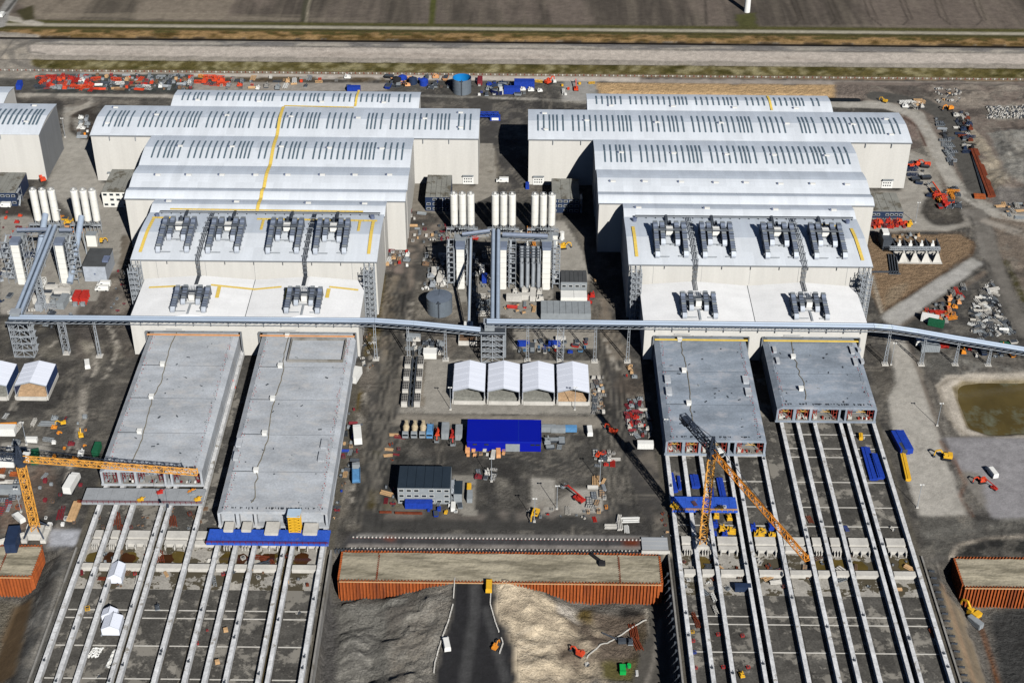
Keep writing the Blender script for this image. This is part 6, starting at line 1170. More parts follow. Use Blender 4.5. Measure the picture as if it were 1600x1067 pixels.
def P_goods(kind, m, m2=None, name=None):
    m2 = m2 or M_STEELD; b = MB(); q = random.Random(kind+m.name)
    if kind == 'pipes':
        for k in range(6): b.tube((-.8+k % 3*.62+(k//3)*.3, -2.6, .35+(k//3)*.5), (-.8+k % 3*.62+(k//3)*.3, 2.6, .35+(k//3)*.5), .28, n=8)
        b.box(-1.1, 1.1, -1.6, -1.4, 0, .12, 1); b.box(-1.1, 1.1, 1.4, 1.6, 0, .12, 1)
    elif kind == 'pallet':
        for k in range(3): b.box(-1+q.uniform(0, .2), 1-q.uniform(0, .3), -.8, .8, .15+k*.5, .58+k*.5)
        for x in (-.8, 0, .8): b.box(x-.1, x+.1, -.85, .85, 0, .14, 1)
    elif kind == 'panel':
        b.box(-1.3, 1.3, -2.4, 2.4, .25, .4); [b.box(-1.3, 1.3, y, y+.14, .4, .75, 1) for y in (-2.3, -1.2, -.1, 1., 2.1)]; [b.box(x, x+.12, -2.4, 2.4, .4, .6, 1) for x in (-1.25, 0, 1.15)]; b.box(-1, 1, -2, -1.8, 0, .25, 1); b.box(-1, 1, 1.8, 2, 0, .25, 1)
    elif kind == 'frame':
        b.truss((0, -3, .8), (0, 3, .8), 1.5, 1.4, 1.5, .16)
    elif kind == 'beams':
        for k in range(5): x = -1.2+k*.6; z = .15+(k % 2)*.3; b.box(x-.18, x+.18, -3.2+q.uniform(-.4, .4), 3.2+q.uniform(-.5, .3), z, z+.34)
        b.box(-1.5, 1.5, -2, -1.8, 0, .15, 1); b.box(-1.5, 1.5, 1.8, 2, 0, .15, 1)
    elif kind == 'cage':
        b.box(-.9, .9, -.7, .7, 0, .15); [b.bar((x, y, 0), (x, y, 1.3), .12) for x in (-.85, .85) for y in (-.65, .65)]; [b.bar((-.85, y, z), (.85, y, z), .1) for y in (-.65, .65) for z in (.7, 1.3)]; [b.bar((x, -.65, z), (x, .65, z), .1) for x in (-.85, .85) for z in (.7, 1.3)]; b.box(-.6, .6, -.5, .5, .15, .9, 1)
    elif kind == 'machine':
        b.box(-1.2, 1.2, -1.8, 1.8, .5, 1.3); b.box(-.9, .9, -1.2, .4, 1.3, 2.2); b.cyl(.5, 1, 1.3, 2.6, .3, n=8); b.box(-1.3, 1.3, -1.9, -1.6, .1, .6, 1); b.box(-1.3, 1.3, 1.5, 1.8, .1, .6, 1); b.bar((-.8, 1.2, 1.3), (.7, -1.6, 2.6), .25, 1)
    elif kind == 'skip':
        b.hexa([(-1, -1.7, .2), (1, -1.7, .2), (1, 1.7, .2), (-1, 1.7, .2), (-1.3, -2.2, 1.4), (1.3, -2.2, 1.4), (1.3, 2.2, 1.4), (-1.3, 2.2, 1.4)]); b.box(-1.1, 1.1, -1.9, 1.9, 1.4, 1.55, 1)
    elif kind == 'blocks':
        for k in range(5): b.cbox(q.uniform(-1.2, 1.2), q.uniform(-1.6, 1.6), .0, q.uniform(.8, 1.6), q.uniform(.5, .9), q.uniform(.5, .9), q.uniform(0, 3), k % 2)
    o = solo(name or {'pipes': 'pipe_bundle', 'pallet': 'pallet_stack', 'panel': 'formwork_stack', 'frame': 'steel_truss', 'beams': 'beam_stack', 'cage': 'stillage', 'machine': 'machine', 'skip': 'skip', 'blocks': 'concrete_blocks'}[kind], b, [m, m2], kind, {'pipes': 'pipes', 'pallet': 'pallet', 'panel': 'formwork', 'frame': 'frame', 'beams': 'beams', 'cage': 'crate', 'machine': 'machine', 'skip': 'skip', 'blocks': 'blocks'}[kind]); return o
PROTO = {}
def proto(key, fn, *a, **k):
    if key not in PROTO: PROTO[key] = fn(*a, **k)
    return PROTO[key]
def goods(kind, m, m2=None): return proto((kind, m.name, m2.name if m2 else ''), P_goods, kind, m, m2)
def put(p, px, py, lab, rot=0, sc=1., group=None, z=None):
    if p.name.split('.')[0] in ('excavator', 'boom_lift'): sc = sc*.78
    elif group: sc = sc*.86
    x, y, _ = G(px, py, z or 0); zz = z if z is not None else (hz(x, y) if hz(x, y) > -.5 else 0)
    if z is None and hz(x, y) < -3: x, y, _ = G(px, py, -9.6); zz = hz(x, y)
    return place(p, (x, y, zz+.03), rot, lab, group, sc)
van = lambda m: proto(('van', m.name), P_van, m); R90 = math.pi/2
# vans, cars and trucks
for px, py, m, rot, lab in ((785, 285, M_WHITE, R90, 'white van parked between the two halls near the dark shadow'), (163, 447, M_WHITE, R90, 'white van, upper of two behind the red frames by the left hall'), (160, 454, M_WHITE, R90, 'white van, lower of two behind the red frames by the left hall'),
    (921, 676, M_WHITE, .05, 'white van standing alone below the right end of the concrete road'), (8, 324, M_WHITE, R90, 'white van in front of the dark office block at the left edge'), (30, 812, M_WHITE, .8, 'white van beside the foot of the left tower crane'), (4, 26, M_WHITE, 0, 'white van at the far road fork in the top left corner'),
    (1549, 741, M_WHITE, .25, 'white van on the pale yard right of the dirt road'), (1408, 703, M_STEELD, .2, 'dark car standing by the blue machine'), (764, 917, M_YELLOW, 0, 'yellow vehicle driving up the dark ramp at the sheet pile box'), (698, 1028, M_WHITE, .2, 'white car on the dark ramp near its left barrier'), (137, 572, M_WHITE, .3, 'white van on the muddy road left of the first tunnel')): put(van(m), px, py, lab, rot, 1.25)
trk = lambda a, b_, k: proto(('trk', a.name, b_.name, k), P_truck, a, b_, 'truck' if k != 'mixer' else 'mixer_truck', k)
for i, px in enumerate((634.5, 648, 661)): put(trk(M_GREYP, mat('drum', rgb(186, 170, 140), .6, var=.3, scale=2), 'mixer'), px, 678, ['leftmost', 'middle', 'rightmost'][i]+' of three concrete mixer trucks parked below the concrete road', math.pi, 1.25, 'parked concrete mixer trucks')
for px, py, a, b_, k, rot, lab, sc in ((672, 678, M_LBLUE, M_LBLUE, 'tip', math.pi, 'light blue truck parked right of the concrete mixers', 1.1), (559, 686, M_WHITE, M_WHITE, 'box', .15, 'white box truck standing beside the second tunnel element', 1.35), (557, 745, M_GREYP, M_LBLUE, 'tip', .1, 'grey blue truck below the white box truck', 1.3), (114, 762, M_WHITE, M_WHITE, 'box', -.12, 'white coach like truck near the left tower crane', 1.35),
    (1110, 1, M_WHITE, M_WHITE, 'box', 1, '', 0) if 0 else (1445, 541, M_WHITE, M_WHITE, 'box', R90, 'white truck with cargo box under the sloping conveyor', 1.2), (120, 365, M_ORANGE, M_ORANGE, 'tip', 1.2, 'orange truck between the silo groups of the left plant', .8)): put(trk(a, b_, k), px, py, lab, rot, sc)
exc = lambda m: proto(('exc', m.name), P_exc, m)
for px, py, m, rot, lab, sc in ((836, 806, M_YELLOW, 2.8, 'yellow excavator digging in the central yard beside the pale slab', 1.2), (1519, 962, M_YELLOW, .6, 'yellow excavator at the corner of the right sheet pile box', 1.6), (1478, 716, M_YELLOW, 1.4, 'yellow excavator on the pale dirt road at the right', 1.3), (957, 676, M_REDO, .9, 'orange excavator at the right end of the central yard', 1.1),
    (1533, 753, M_REDO, 1.8, 'orange digger between the white van and red van at right', 1), (127, 682, M_YELLOW, .3, 'yellow digger on the muddy road left of the first tunnel', .9), (129, 789, M_ORANGE, 0, '', 0) if 0 else (158, 379, M_YELLOW, -1.5, 'yellow loader beside the white box of the left plant', .9), (880, 388, M_YELLOW, -1.4, 'yellow loader right of the central silos', 1.1), (1447, 260, M_REDO, 1.4, 'orange excavator beside the road right of the right hall', 1.2), (1425, 262, M_REDO, -1.6, 'smaller orange excavator reaching towards the right hall', .8),
    (1475, 322, M_RED, .4, 'red excavator on the dark earth island at the right', 1.4), (742, 375, M_RED, 1.3, 'red machine under the central silos', 1), (67, 283, M_REDO, .5, 'orange excavator behind the left silos', 1.3), (857, 131, M_REDO, -.8, 'orange excavator by the fence behind the halls', 1.3), (1483, 172, M_ORANGE, 1.9, 'orange excavator on the dark track behind the right hall', 1.2), (1382, 160, M_YELLOW, 1, 'small yellow digger behind the right hall by the pond', .9), (365, 606, M_REDO, .2, 'orange digger in the gap between the first two tunnel elements', .9),
    (98, 663, M_YELLOW, 1.9, 'small yellow digger near the left tents', .8), (905, 1028, M_REDO, 1, 'small orange digger on the pit floor', 1), (774, 1032, M_ORANGE, -.5, 'small orange machine at the right barrier of the dark ramp', .8), (1503, 505, M_RED, .9, '', 0) if 0 else (895, 1000, M_YELLOW, 0, '', 0)):
    if sc: put(exc(m), px, py, lab, rot, sc)
lift = lambda m: proto(('lift', m.name), P_lift, m)
for px, py, m, rot, lab, sc in ((684, 678, M_REDO, math.pi, 'orange boom lift parked in the row left of the blue workshop', 1.3), (706, 681, M_RED, math.pi+.1, 'red boom lift parked nearest the blue workshop', 1.5), (905, 782, M_RED, .8, 'red and yellow boom lift on the pale slabs in the central yard', 1.5), (1465, 305, M_REDO, .3, 'orange boom lift above the dark earth island', 1.6), (1553, 764, M_RED, .7, 'red boom lift standing alone on the pale yard', .9), (900, 141, M_REDO, 0, 'orange boom lift on the pale slab behind the halls', 1.5), (117, 467, M_RED, .2, '', 0), (1560, 300, M_RED, 0, '', 0)):
    if sc: put(lift(m), px, py, lab, rot, sc)
ct = lambda m, L=6.1, t=None: proto(('ct', m.name, L, t.name if t else ''), P_cont, m, 'shipping_container', L, t)
for px, py, m, rot, lab, sc in ((696, 678, M_GREYP, 0, 'grey container in the vehicle row between orange and red boom lifts', 1.3), (717, 680, M_GREYP, 0, 'grey container touching the shadow of the blue workshop', 1.2), (857, 673, M_GREYP, R90, 'grey green container, left of two below the concrete road', 1), (872, 674, M_GREYP, R90, 'grey green container, right of two below the concrete road', 1), (891, 673, M_LBLUE, R90, 'light blue container beside the grey green pair', .9),
    (556, 591, M_WHITE, -.25, 'white open container with rusty load beside the second hall bay', 1.4), (647, 792, M_BLUE, R90, 'left blue container in front of the grey offices', 1.15), (662, 792, M_BLUE, R90, 'right blue container in front of the grey offices', 1.15), (733, 765, M_YELLOW, 0, 'small yellow container beside the grey offices', .7), (734, 779, M_GREYP, 0, 'grey container below the small yellow one', .9), (708, 794, M_WHITE, 0, 'white container right of the blue pair', .7),
    (1442, 538, M_WHITE, R90, '', 0), (1452, 548, M_GREYP, R90, 'grey container below the conveyor at the right', 1.4), (1470, 542, M_RED, R90, 'red container under the sloping conveyor', 1.1), (1462, 509, M_GREEN, 1.2, 'green roofed container above the sloping conveyor', 1.2), (1452, 502, M_WHITE, 1.2, 'white roofed container beside the green one', 1.3), (9, 678, M_WHITE, R90, 'white cabin at the left edge below the tents', 1.5), (8, 727, M_WHITE, R90, 'white cabin at the left edge beside the crane counter jib', 1.4), (50, 690, M_WHITE, R90, 'small white cabin by the yard lamp left of the first tunnel', .8),
    (31, 137, M_BLUE, .1, 'blue container with magenta roof behind the left hall', 1.2), (152, 706, M_GREEN, 0, 'dark green container beside the first tunnel element', 1.1), (56, 718, M_GREEN, .2, 'green container beside the head of the left crane', 1.2), (728, 290, M_WHITE, R90, '', 0), (824, 293, M_BLUE, 0, 'blue container at the corner of the right hall', .8), (553, 143, M_BLUE, R90, 'blue container just behind the left hall roof', 1.3), (1008, 765, M_WHITE, R90, '', 0), (1008, 699, M_WHITE, R90, 'white container near the left side of the third tunnel', 1.1),
    (819, 138, M_BLUE, R90, 'blue container, right of the pair behind the halls', 2), (800, 146, M_BLUE, R90, 'blue container, left of the pair behind the halls', 1.6), (750, 130, M_MAG, 0, 'dark red container beside the ring tank', 1.2), (692, 132, M_BLUE, R90, '', 0), (877, 472, M_WHITE, R90, '', 0), (20, 770, M_GREYP, R90, 'row end grey container left of the orange crane mast', 1.2), (6, 770, M_GREYP, R90, 'grey container at the left edge beside the crane mast', 1.2), (22, 850, M_NAVY, .1, 'slate blue container beside the foot of the left crane', 1.8), (40, 533, M_GREYP, 0, '', 0),
    (893, 362, M_WHITE, 0, '', 0), (1160, 922, M_NAVY, R90, 'navy container between the beams of the third lane', 1.), (647, 530, M_GREYP, R90, 'grey container below the middle conveyor', 1), (757, 438, M_BLUE, 0, 'blue and white container in the central plant', 1), (753, 425, M_WHITE, 0, 'white container above the blue one in the central plant', 1), (873, 370, M_WHITE, 0, '', 0), (872, 437, M_WHITE, R90, 'small white container left of the grey office', .8), (818, 540, M_BLUE, R90, 'blue container below the conveyor, left of two', .9), (866, 540, M_BLUE, R90, 'blue container below the conveyor, right of two', .9), (1523, 975, M_GREYP, .6, 'pale grey container behind the excavator at right', 1)):
    if sc: put(ct(m), px, py, lab, rot, sc)
# blue machine, trusses and long blue elements at the right basin
def longbox(px0, py0, px1, py1, wd, h, m, lab, cat, name, z=0.3):
    a = Vector(G(px0, py0, z+h)); c = Vector(G(px1, py1, z+h)); b = MB(); d = (c-a).normalized(); n_ = max(2, int((c-a).length/3))
    for i in range(n_): p = a+(c-a)*(i/n_); q = a+(c-a)*((i+.96)/n_); b.bar((p.x, p.y, z+h/2), (q.x, q.y, z+h/2), wd, 0, h)
    b.bar((a.x, a.y, z+h+.1), (c.x, c.y, z+h+.1), wd*.3, 0, .25); b.bar((a.x, a.y, z*.5+.05), (c.x, c.y, z*.5+.05), wd*.6, 0, .2); solo(name, b, m, lab, cat, loc=(a.x, a.y, 0))
longbox(1402, 672, 1418, 702, 5.5, 2.6, M_BLUE, 'large blue formwork machine beside the rightmost lane', 'formwork', 'formwork_carriage')
longbox(1411, 708, 1420, 748, 2.2, 1.2, M_YELLOW, 'yellow lattice element below the large blue machine', 'frame', 'steel_element')
longbox(1352, 698, 1366, 748, 3.6, .9, M_BLUE, 'long blue form panel lying in the rightmost lane, left one', 'formwork', 'formwork_stack'); longbox(1364, 708, 1377, 746, 3.4, .9, M_BLUE, 'long blue form panel lying in the rightmost lane, right one', 'formwork', 'formwork_stack')
longbox(1047, 738, 1055, 767, 2.6, .9, M_BLUE, 'blue form panel at the left side of the third lane', 'formwork', 'formwork_stack'); longbox(1060, 743, 1063, 763, 1.2, .9, M_BLUE, 'narrow blue form panel next to the one at the left side', 'formwork', 'formwork_stack')
longbox(1084, 741, 1088, 760, 3.4, 1.1, M_BLUE, 'short blue form panel between the second and third beams', 'formwork', 'formwork_stack'); longbox(1124, 746, 1131, 779, 2.6, .9, M_BLUE, 'long blue form panel right of the crane mast', 'formwork', 'formwork_stack'); longbox(1111, 760, 1113, 776, 1.6, .7, M_BLUE, 'thin blue form panel behind the crane mast', 'formwork', 'formwork_stack')
longbox(1345, 676, 1346, 683, 1.6, 1.6, M_YELLOW, 'small yellow box at the top of the rightmost lane', 'machine', 'compressor')
longbox(617, 800, 660, 801, 1, .5, M_RUSTD, 'long rusty beam lying below the grey offices', 'beam', 'steel_beam'); longbox(593, 799, 612, 799, .8, .5, M_RUSTD, 'short rusty beam left of the long one', 'beam', 'steel_beam')
longbox(1522, 232, 1550, 306, 4.2, 1.2, M_RUSTD, 'long dark rusty stack of sheet piles at the upper right', 'sheet piles', 'sheet_pile_stack'); longbox(1522, 305, 1540, 306, 4.5, 1.0, M_RUST, 'short bright rusty stack of sheet piles at the upper right', 'sheet piles', 'sheet_pile_stack'); longbox(1519, 240, 1539, 306, 1.2, .6, M_STEELD, 'dark rail lying beside the long rusty stack', 'beam', 'steel_beam')
longbox(1555, 282, 1577, 281, .8, .6, M_RUSTD, 'dark log like pipe beside the grey mound', 'pipe', 'pipe'); longbox(1020, 780, 1046, 795, .6, .5, M_STEELD, '', 'b', 'steel_beam') if 0 else None
CN = {}
for m_, n_ in ((M_YELLOW, 'yellow'), (M_BLUE, 'blue'), (M_RED, 'red'), (M_REDO, 'bright red'), (M_ORANGE, 'orange'), (M_GREYP, 'grey'), (M_STEELD, 'dark'), (M_WHITE, 'white'), (M_CONCL, 'pale'), (M_CONCG, 'grey'), (M_TIMB, 'timber'), (M_TIMBO, 'tan'), (M_BROWN, 'brown'), (M_RUSTD, 'rusty'), (M_RUST, 'rust orange'), (M_LBLUE, 'light blue'), (M_NAVY, 'navy'), (M_BLACK, 'black'), (M_GREEN, 'green'), (M_GREENB, 'bright green'), (M_STEEL, 'steel'), (M_MAG, 'plum'), (M_ROCK, 'pale')): CN[m_.name] = n_
KN = {'pipes': 'pipe bundle', 'pallet': 'pallet stack', 'panel': 'formwork panel', 'frame': 'lattice frame', 'beams': 'beam stack', 'cage': 'crate', 'machine': 'machine', 'skip': 'skip', 'blocks': 'block heap', 'cont': 'container'}
def ordn(i): return (['leftmost', 'second', 'third', 'fourth', 'fifth', 'sixth', 'seventh', 'eighth', 'ninth', 'tenth', 'eleventh', 'twelfth']+['%d%s' % (k, 'th' if k % 10 > 3 or k % 10 == 0 or k in (11, 12, 13) else ['st', 'nd', 'rd'][k % 10-1]) for k in range(13, 80)])[i]
def scatter(items, where, group, z=None):     # items: (px, py, kind, material, rot, scale); labels count from the left of the photo
    by = {}
    for it in items: by.setdefault((KN[it[2]], CN[it[3].name]), []).append(it)
    for (kn, cn), L in by.items():
        L.sort(key=lambda t: t[0])
        for i, (px, py, kd, m, rot, sc) in enumerate(L):
            lab = '%s %s %s' % (cn, kn, where) if len(L) == 1 else ('%s %s %s %s' % (ordn(i), cn, kn, where) if i == 0 else '%s %s %s from the left %s' % (ordn(i), cn, kn, where))
            p = ct(m) if kd == 'cont' else goods(kd, m, M_STEELD if m is not M_STEELD else M_GREYP)
            put(p, px, py, lab, rot, sc, group, z)
def cluster(poly, n, kinds, cols, where, group, rots=(0, R90), sc=(.8, 1.3), seed=0, z=None, gap=3.):
    q = random.Random(seed+n); it = []; xs = [p[0] for p in poly]; ys = [p[1] for p in poly]; t = 0; W_ = []
    while len(it) < n and t < n*30:
        t += 1; px = q.uniform(min(xs), max(xs)); py = q.uniform(min(ys), max(ys)); ins = False
        for k in range(len(poly)):
            (x1, y1), (x2, y2) = poly[k], poly[(k+1) % len(poly)]
            if (y1 >= py) != (y2 >= py) and px < (x2-x1)*(py-y1)/(y2-y1)+x1: ins = not ins
        if not ins: continue
        w3 = G(px, py)
        if any(math.hypot(w3[0]-a[0], w3[1]-a[1]) < gap for a in W_): continue
        W_.append(w3); it.append((px, py, q.choice(kinds), q.choice(cols), q.choice(rots)+q.gauss(0, .12), q.uniform(*sc)))
    scatter(it, where, group, z)
scatter([(px, py, 'machine', [M_YELLOW, M_BLUE][m], rr.choice([0, R90])+rr.gauss(0, .1), rr.uniform(1., 1.35)) for px, py, m in ((1119, 808, 0), (1139, 811, 0), (1117, 822, 1), (1128, 829, 0), (1141, 833, 0), (1190, 832, 0), (1205, 826, 1), (1186, 839, 0), (1207, 839, 0), (1132, 838, 1), (1113, 836, 1), (1176, 827, 1))], 'between the beams near the tall crane', 'shuttering machine parts near the tall crane', .3)
# ------------------------------------------------------------------ storage areas and loose goods
ALLK = ['pipes', 'pallet', 'panel', 'frame', 'beams', 'cage', 'machine', 'blocks']
def rect(a, b, c, d): return [(a, b), (c, b), (c, d), (a, d)]
cluster(rect(62, 120, 140, 141), 52, ['frame', 'machine', 'beams', 'panel', 'cage'], [M_REDO, M_REDO, M_RED, M_RED, M_GREYP, M_STEELD], 'in the red yard behind the hall', 'red machines behind the left hall', sc=(.9, 1.5), seed=1, gap=2.6)
cluster(rect(125, 118, 300, 142), 110, ALLK, [M_GREYP, M_STEEL, M_TIMB, M_STEELD, M_RED, M_GREYP, M_WHITE, M_BROWN, M_REDO], 'in storage behind the left hall', 'stored goods behind the left hall', sc=(.8, 1.3), seed=2, gap=2.4)
cluster(rect(310, 120, 350, 134), 10, ['frame', 'panel', 'machine'], [M_REDO, M_REDO, M_ORANGE], 'in the red stack behind the hall', 'red stack behind the left hall', sc=(1.1, 1.6), seed=3)
cluster(rect(340, 120, 545, 140), 34, ALLK, [M_REDO, M_WHITE, M_TIMB, M_GREYP, M_CONCG, M_STEELD, M_CONCL], 'on the pale strip behind the left hall', 'goods on the pale strip', sc=(.8, 1.4), seed=4)
cluster(rect(604, 122, 640, 138), 12, ['machine', 'skip', 'frame'], [M_BLUE, M_TIMBO, M_STEELD, M_BLACK], 'left of the navy vats', 'goods behind the halls', sc=(1., 1.6), seed=5)
for i, (px, py, m) in enumerate(((620, 131, M_BLACK), (645, 131, M_NAVY), (662, 133, M_BLUE), (629, 128, M_BLUE))):
    x, y, _ = G(px, py); b = MB(); b.cyl(x, y, 0, 3.6, 2.6, n=20); b.cyl(x, y, 3.6, 4.3, 2.6, 1.2, n=20); b.cyl(x, y, 4.3, 4.8, .6, n=10); b.bar((x+2.7, y, 0), (x+2.7, y, 4.4), .2); solo('process_vat', b, m, ['black round vat behind the halls', 'navy round vat behind the halls, second from the right', 'rightmost blue round vat behind the halls', 'small blue round vat behind the halls, next to the black one'][i], 'tank', 'round vats behind the halls', loc=(x, y, 0))
cluster(rect(650, 122, 706, 139), 14, ['machine', 'cage', 'pallet', 'skip'], [M_TIMBO, M_STEELD, M_BLUE, M_GREYP, M_BROWN], 'between vats and open tank', 'goods behind the halls', sc=(.9, 1.5), seed=6)
cluster(rect(744, 128, 830, 150), 26, ['machine', 'cage', 'pallet', 'skip', 'cont'], [M_STEELD, M_WHITE, M_BLUE, M_GREYP, M_NAVY, M_CONCG], 'by the blue containers behind the halls', 'goods by the ring tank', sc=(.8, 1.3), seed=7)
cluster(rect(832, 128, 925, 150), 9, ['machine', 'frame', 'pallet'], [M_REDO, M_WHITE, M_YELLOW], 'on the slabs left of the sand bank', 'goods left of the sand bank', seed=8)
b = MB(); x0, y0, _ = G(750, 186); b.truss((x0, y0, 3), (x0+11, y0, 3), 2.2, 2, 2, .3); b.box(x0+6, x0+12, y0-2.5, y0+1, 0, 2.5); b.box(x0+7, x0+11, y0-2.8, y0-2.5, .5, 2, 1); solo('conveyor_loader', b, [M_BLUE, M_WHITE], 'blue loader with lattice arm at the gable of the left hall', 'machine', loc=(x0, y0, 0))
cluster([(125, 185), (140, 182), (136, 216), (122, 218)], 16, ['pipes', 'cage', 'pallet', 'machine'], [M_GREYP, M_STEEL, M_ORANGE, M_WHITE, M_BROWN], 'on the plot between left halls', 'goods between the left halls', sc=(.7, 1.3), seed=9)
cluster(rect(0, 332, 46, 372), 10, ['machine', 'frame', 'cage'], [M_REDO, M_MAG, M_RED, M_STEELD], 'on the apron left of the left plant', 'red machines left of the left plant', sc=(.6, 1), seed=10, gap=4)
cluster(rect(88, 340, 128, 366), 10, ['beams', 'machine', 'skip'], [M_ORANGE, M_TIMBO, M_GREYP, M_YELLOW], 'under the silos of the left plant', 'goods under the left silos', seed=11)
cluster(rect(0, 385, 60, 500), 26, ['machine', 'cont', 'skip', 'frame', 'blocks'], [M_GREYP, M_WHITE, M_CONCL, M_STEEL, M_NAVY], 'around the left mixing towers', 'plant goods at the left edge', sc=(.9, 1.6), seed=12)
cluster(rect(64, 445, 112, 482), 16, ['machine', 'cont', 'frame', 'skip'], [M_WHITE, M_CONCL, M_GREYP, M_STEEL], 'below the left plant towers', 'plant goods at the left edge', sc=(1., 1.7), seed=13)
for i, px in enumerate((119, 131)):
    x, y, _ = G(px, 476); b = MB()
    for k in range(4): b.box(x-1.4, x+1.4, y+k*2.2, y+k*2.2+.3, 0, 3.8)
    b.box(x-1.6, x+1.6, y-.2, y+7.2, 3.4, 3.9); b.bar((x-1.5, y, .2), (x-1.5, y+7, 3.4), .3); b.box(x-1, x+1, y-2, y-.3, .2, 2, 1); solo('steel_stand', b, [M_RED, M_GREYP], ['left', 'right'][i]+' one of two red steel stands behind the conveyor at left', 'stand', 'red steel stands', loc=(x, y, 0))
cluster(rect(70, 490, 112, 512), 8, ['blocks', 'cage', 'machine'], [M_STEELD, M_GREYP], 'below the conveyor at the left edge', 'goods below the left conveyor', seed=14); cluster([(168, 440), (204, 400), (206, 470), (172, 510)], 14, ['cage', 'pallet', 'blocks'], [M_MAG, M_STEELD, M_GREYP], 'in shadow beside the left hall', 'goods left of the left hall', sc=(.5, .9), seed=15)
cluster(rect(0, 640, 80, 720), 12, ALLK, [M_GREYP, M_WHITE, M_ORANGE, M_CONCL, M_TIMBO], 'on the yard below the left tents', 'goods below the left tents', sc=(.8, 1.4), seed=16); cluster(rect(0, 735, 34, 800), 16, ['beams', 'pipes', 'panel', 'cage'], [M_RUST, M_RED, M_CONCL, M_STEEL], 'left of the left crane mast', 'goods left of the crane mast', seed=17)
cluster([(85, 650), (145, 650), (132, 720), (80, 740)], 14, ['cage', 'pallet', 'machine', 'blocks'], [M_GREYP, M_ORANGE, M_MAG, M_WHITE, M_TIMBO], 'on the muddy strip left of the first tunnel', 'goods on the left muddy strip', sc=(.6, 1.2), seed=18); cluster([(60, 740), (130, 760), (120, 825), (70, 822)], 18, ['cage', 'pallet', 'beams', 'blocks'], [M_BROWN, M_RUSTD, M_WHITE, M_GREYP, M_MAG], 'right of the left crane mast', 'goods right of the left crane', sc=(.6, 1.2), seed=19)
longbox(0, 662, 26, 661, 1.6, 1.4, M_ORANGE, 'orange lattice jib part lying at the left edge below the tents', 'frame', 'steel_element'); longbox(-5, 845, 38, 832, 1.2, 2, M_CONCL, 'pale container row at the left edge above the rusty box', 'container', 'container_row'); longbox(110, 812, 122, 782, 3.4, .8, M_TIMB, 'timber and concrete slab stack beside the first lane', 'slab', 'slab_stack')
# between tunnels, along the muddy edge
cluster([(536, 640), (566, 640), (556, 720), (524, 815), (518, 800)], 34, ['blocks', 'pallet', 'cage', 'beams', 'pipes'], [M_BROWN, M_TIMB, M_STEELD, M_GREYP, M_MAG, M_BLUE], 'along the right side of the second tunnel', 'loose goods beside the second tunnel', sc=(.5, 1.), seed=20, gap=2.2)
cluster([(560, 500), (585, 500), (580, 600), (566, 600)], 10, ['blocks', 'cage'], [M_CONCL, M_BROWN, M_ROCK], 'under the conveyor near the left hall', 'goods right of the left hall', sc=(.6, 1.1), seed=21)
cluster(rect(600, 392, 637, 416), 22, ['machine', 'cage', 'pallet', 'beams'], [M_RED, M_TIMB, M_GREYP, M_MAG, M_WHITE], 'against the right wall of the left hall', 'goods against the left hall wall', sc=(.7, 1.2), seed=22, gap=2.3); cluster(rect(640, 330, 668, 384), 14, ['cage', 'pallet', 'pipes'], [M_GREYP, M_CONCL, M_MAG, M_TIMB], 'beside the left hall near shadowed offices', 'goods beside the left hall', sc=(.6, 1.1), seed=23)
cluster([(662, 400), (694, 400), (696, 456), (656, 456)], 24, ['machine', 'blocks', 'cage', 'cont'], [M_GREYP, M_CONCL, M_WHITE, M_STEEL, M_BROWN], 'left of the central mixing towers', 'plant goods left of the mixers', sc=(.8, 1.5), seed=24, gap=2.8)
cluster(rect(672, 352, 700, 375), 10, ['machine', 'pallet', 'blocks'], [M_MAG, M_CONCL, M_STEELD, M_TIMB], 'left of the central silos', 'goods left of the central silos', seed=25); cluster(rect(735, 395, 775, 450), 22, ['machine', 'frame', 'cage', 'blocks'], [M_STEELD, M_WHITE, M_GREYP, M_CONCL], 'near the middle mixing tower', 'plant goods between the mixers', sc=(.8, 1.5), seed=26, gap=2.8)
cluster(rect(735, 455, 772, 495), 14, ['frame', 'blocks', 'machine'], [M_STEELD, M_CONCL, M_GREYP], 'left of the twin conveyor foot', 'goods at the conveyor foot', seed=27); cluster(rect(800, 455, 845, 470), 9, ['machine', 'cont'], [M_CONCL, M_WHITE, M_CONCL], 'below the slender silver tanks', 'pumps below the silver tanks', sc=(1.1, 1.5), seed=28, gap=3.6); cluster(rect(790, 476, 836, 490), 9, ['pipes', 'cage', 'blocks'], [M_RED, M_GREYP, M_TIMB], 'beside the long shed', 'goods above the conveyor', seed=29)
cluster(rect(800, 362, 842, 400), 12, ['machine', 'frame', 'blocks'], [M_WHITE, M_ORANGE, M_CONCL, M_STEELD], 'near the right mixing tower', 'plant goods between the mixers', sc=(.9, 1.5), seed=30)
x, y, _ = G(866, 384); b = MB(); b.box(x-2.6, x+1.6, y-1, y+2.5, 0, 6.5); b.box(x-2.7, x+1.7, y-1.1, y+2.6, 6.5, 6.8, 1); b.bar((x+3, y, 0), (x+3, y, 5), .3, 1); solo('plant_box', b, [M_WHITEW, M_GREYP], 'white box shaped plant unit right of the central silos', 'plant unit', loc=(x, y, 0)); x, y, _ = G(146, 384); b = MB(); b.box(x-2.8, x+2.2, y-1, y+3, 0, 6.5); b.box(x-2.9, x+2.3, y-1.1, y+3.1, 6.5, 6.8, 1); b.bar((x+3.3, y, 0), (x+3.3, y, 5), .3, 1); solo('plant_box', b, [M_WHITEW, M_GREYP], 'white box shaped plant unit beside the left silos', 'plant unit', loc=(x, y, 0))
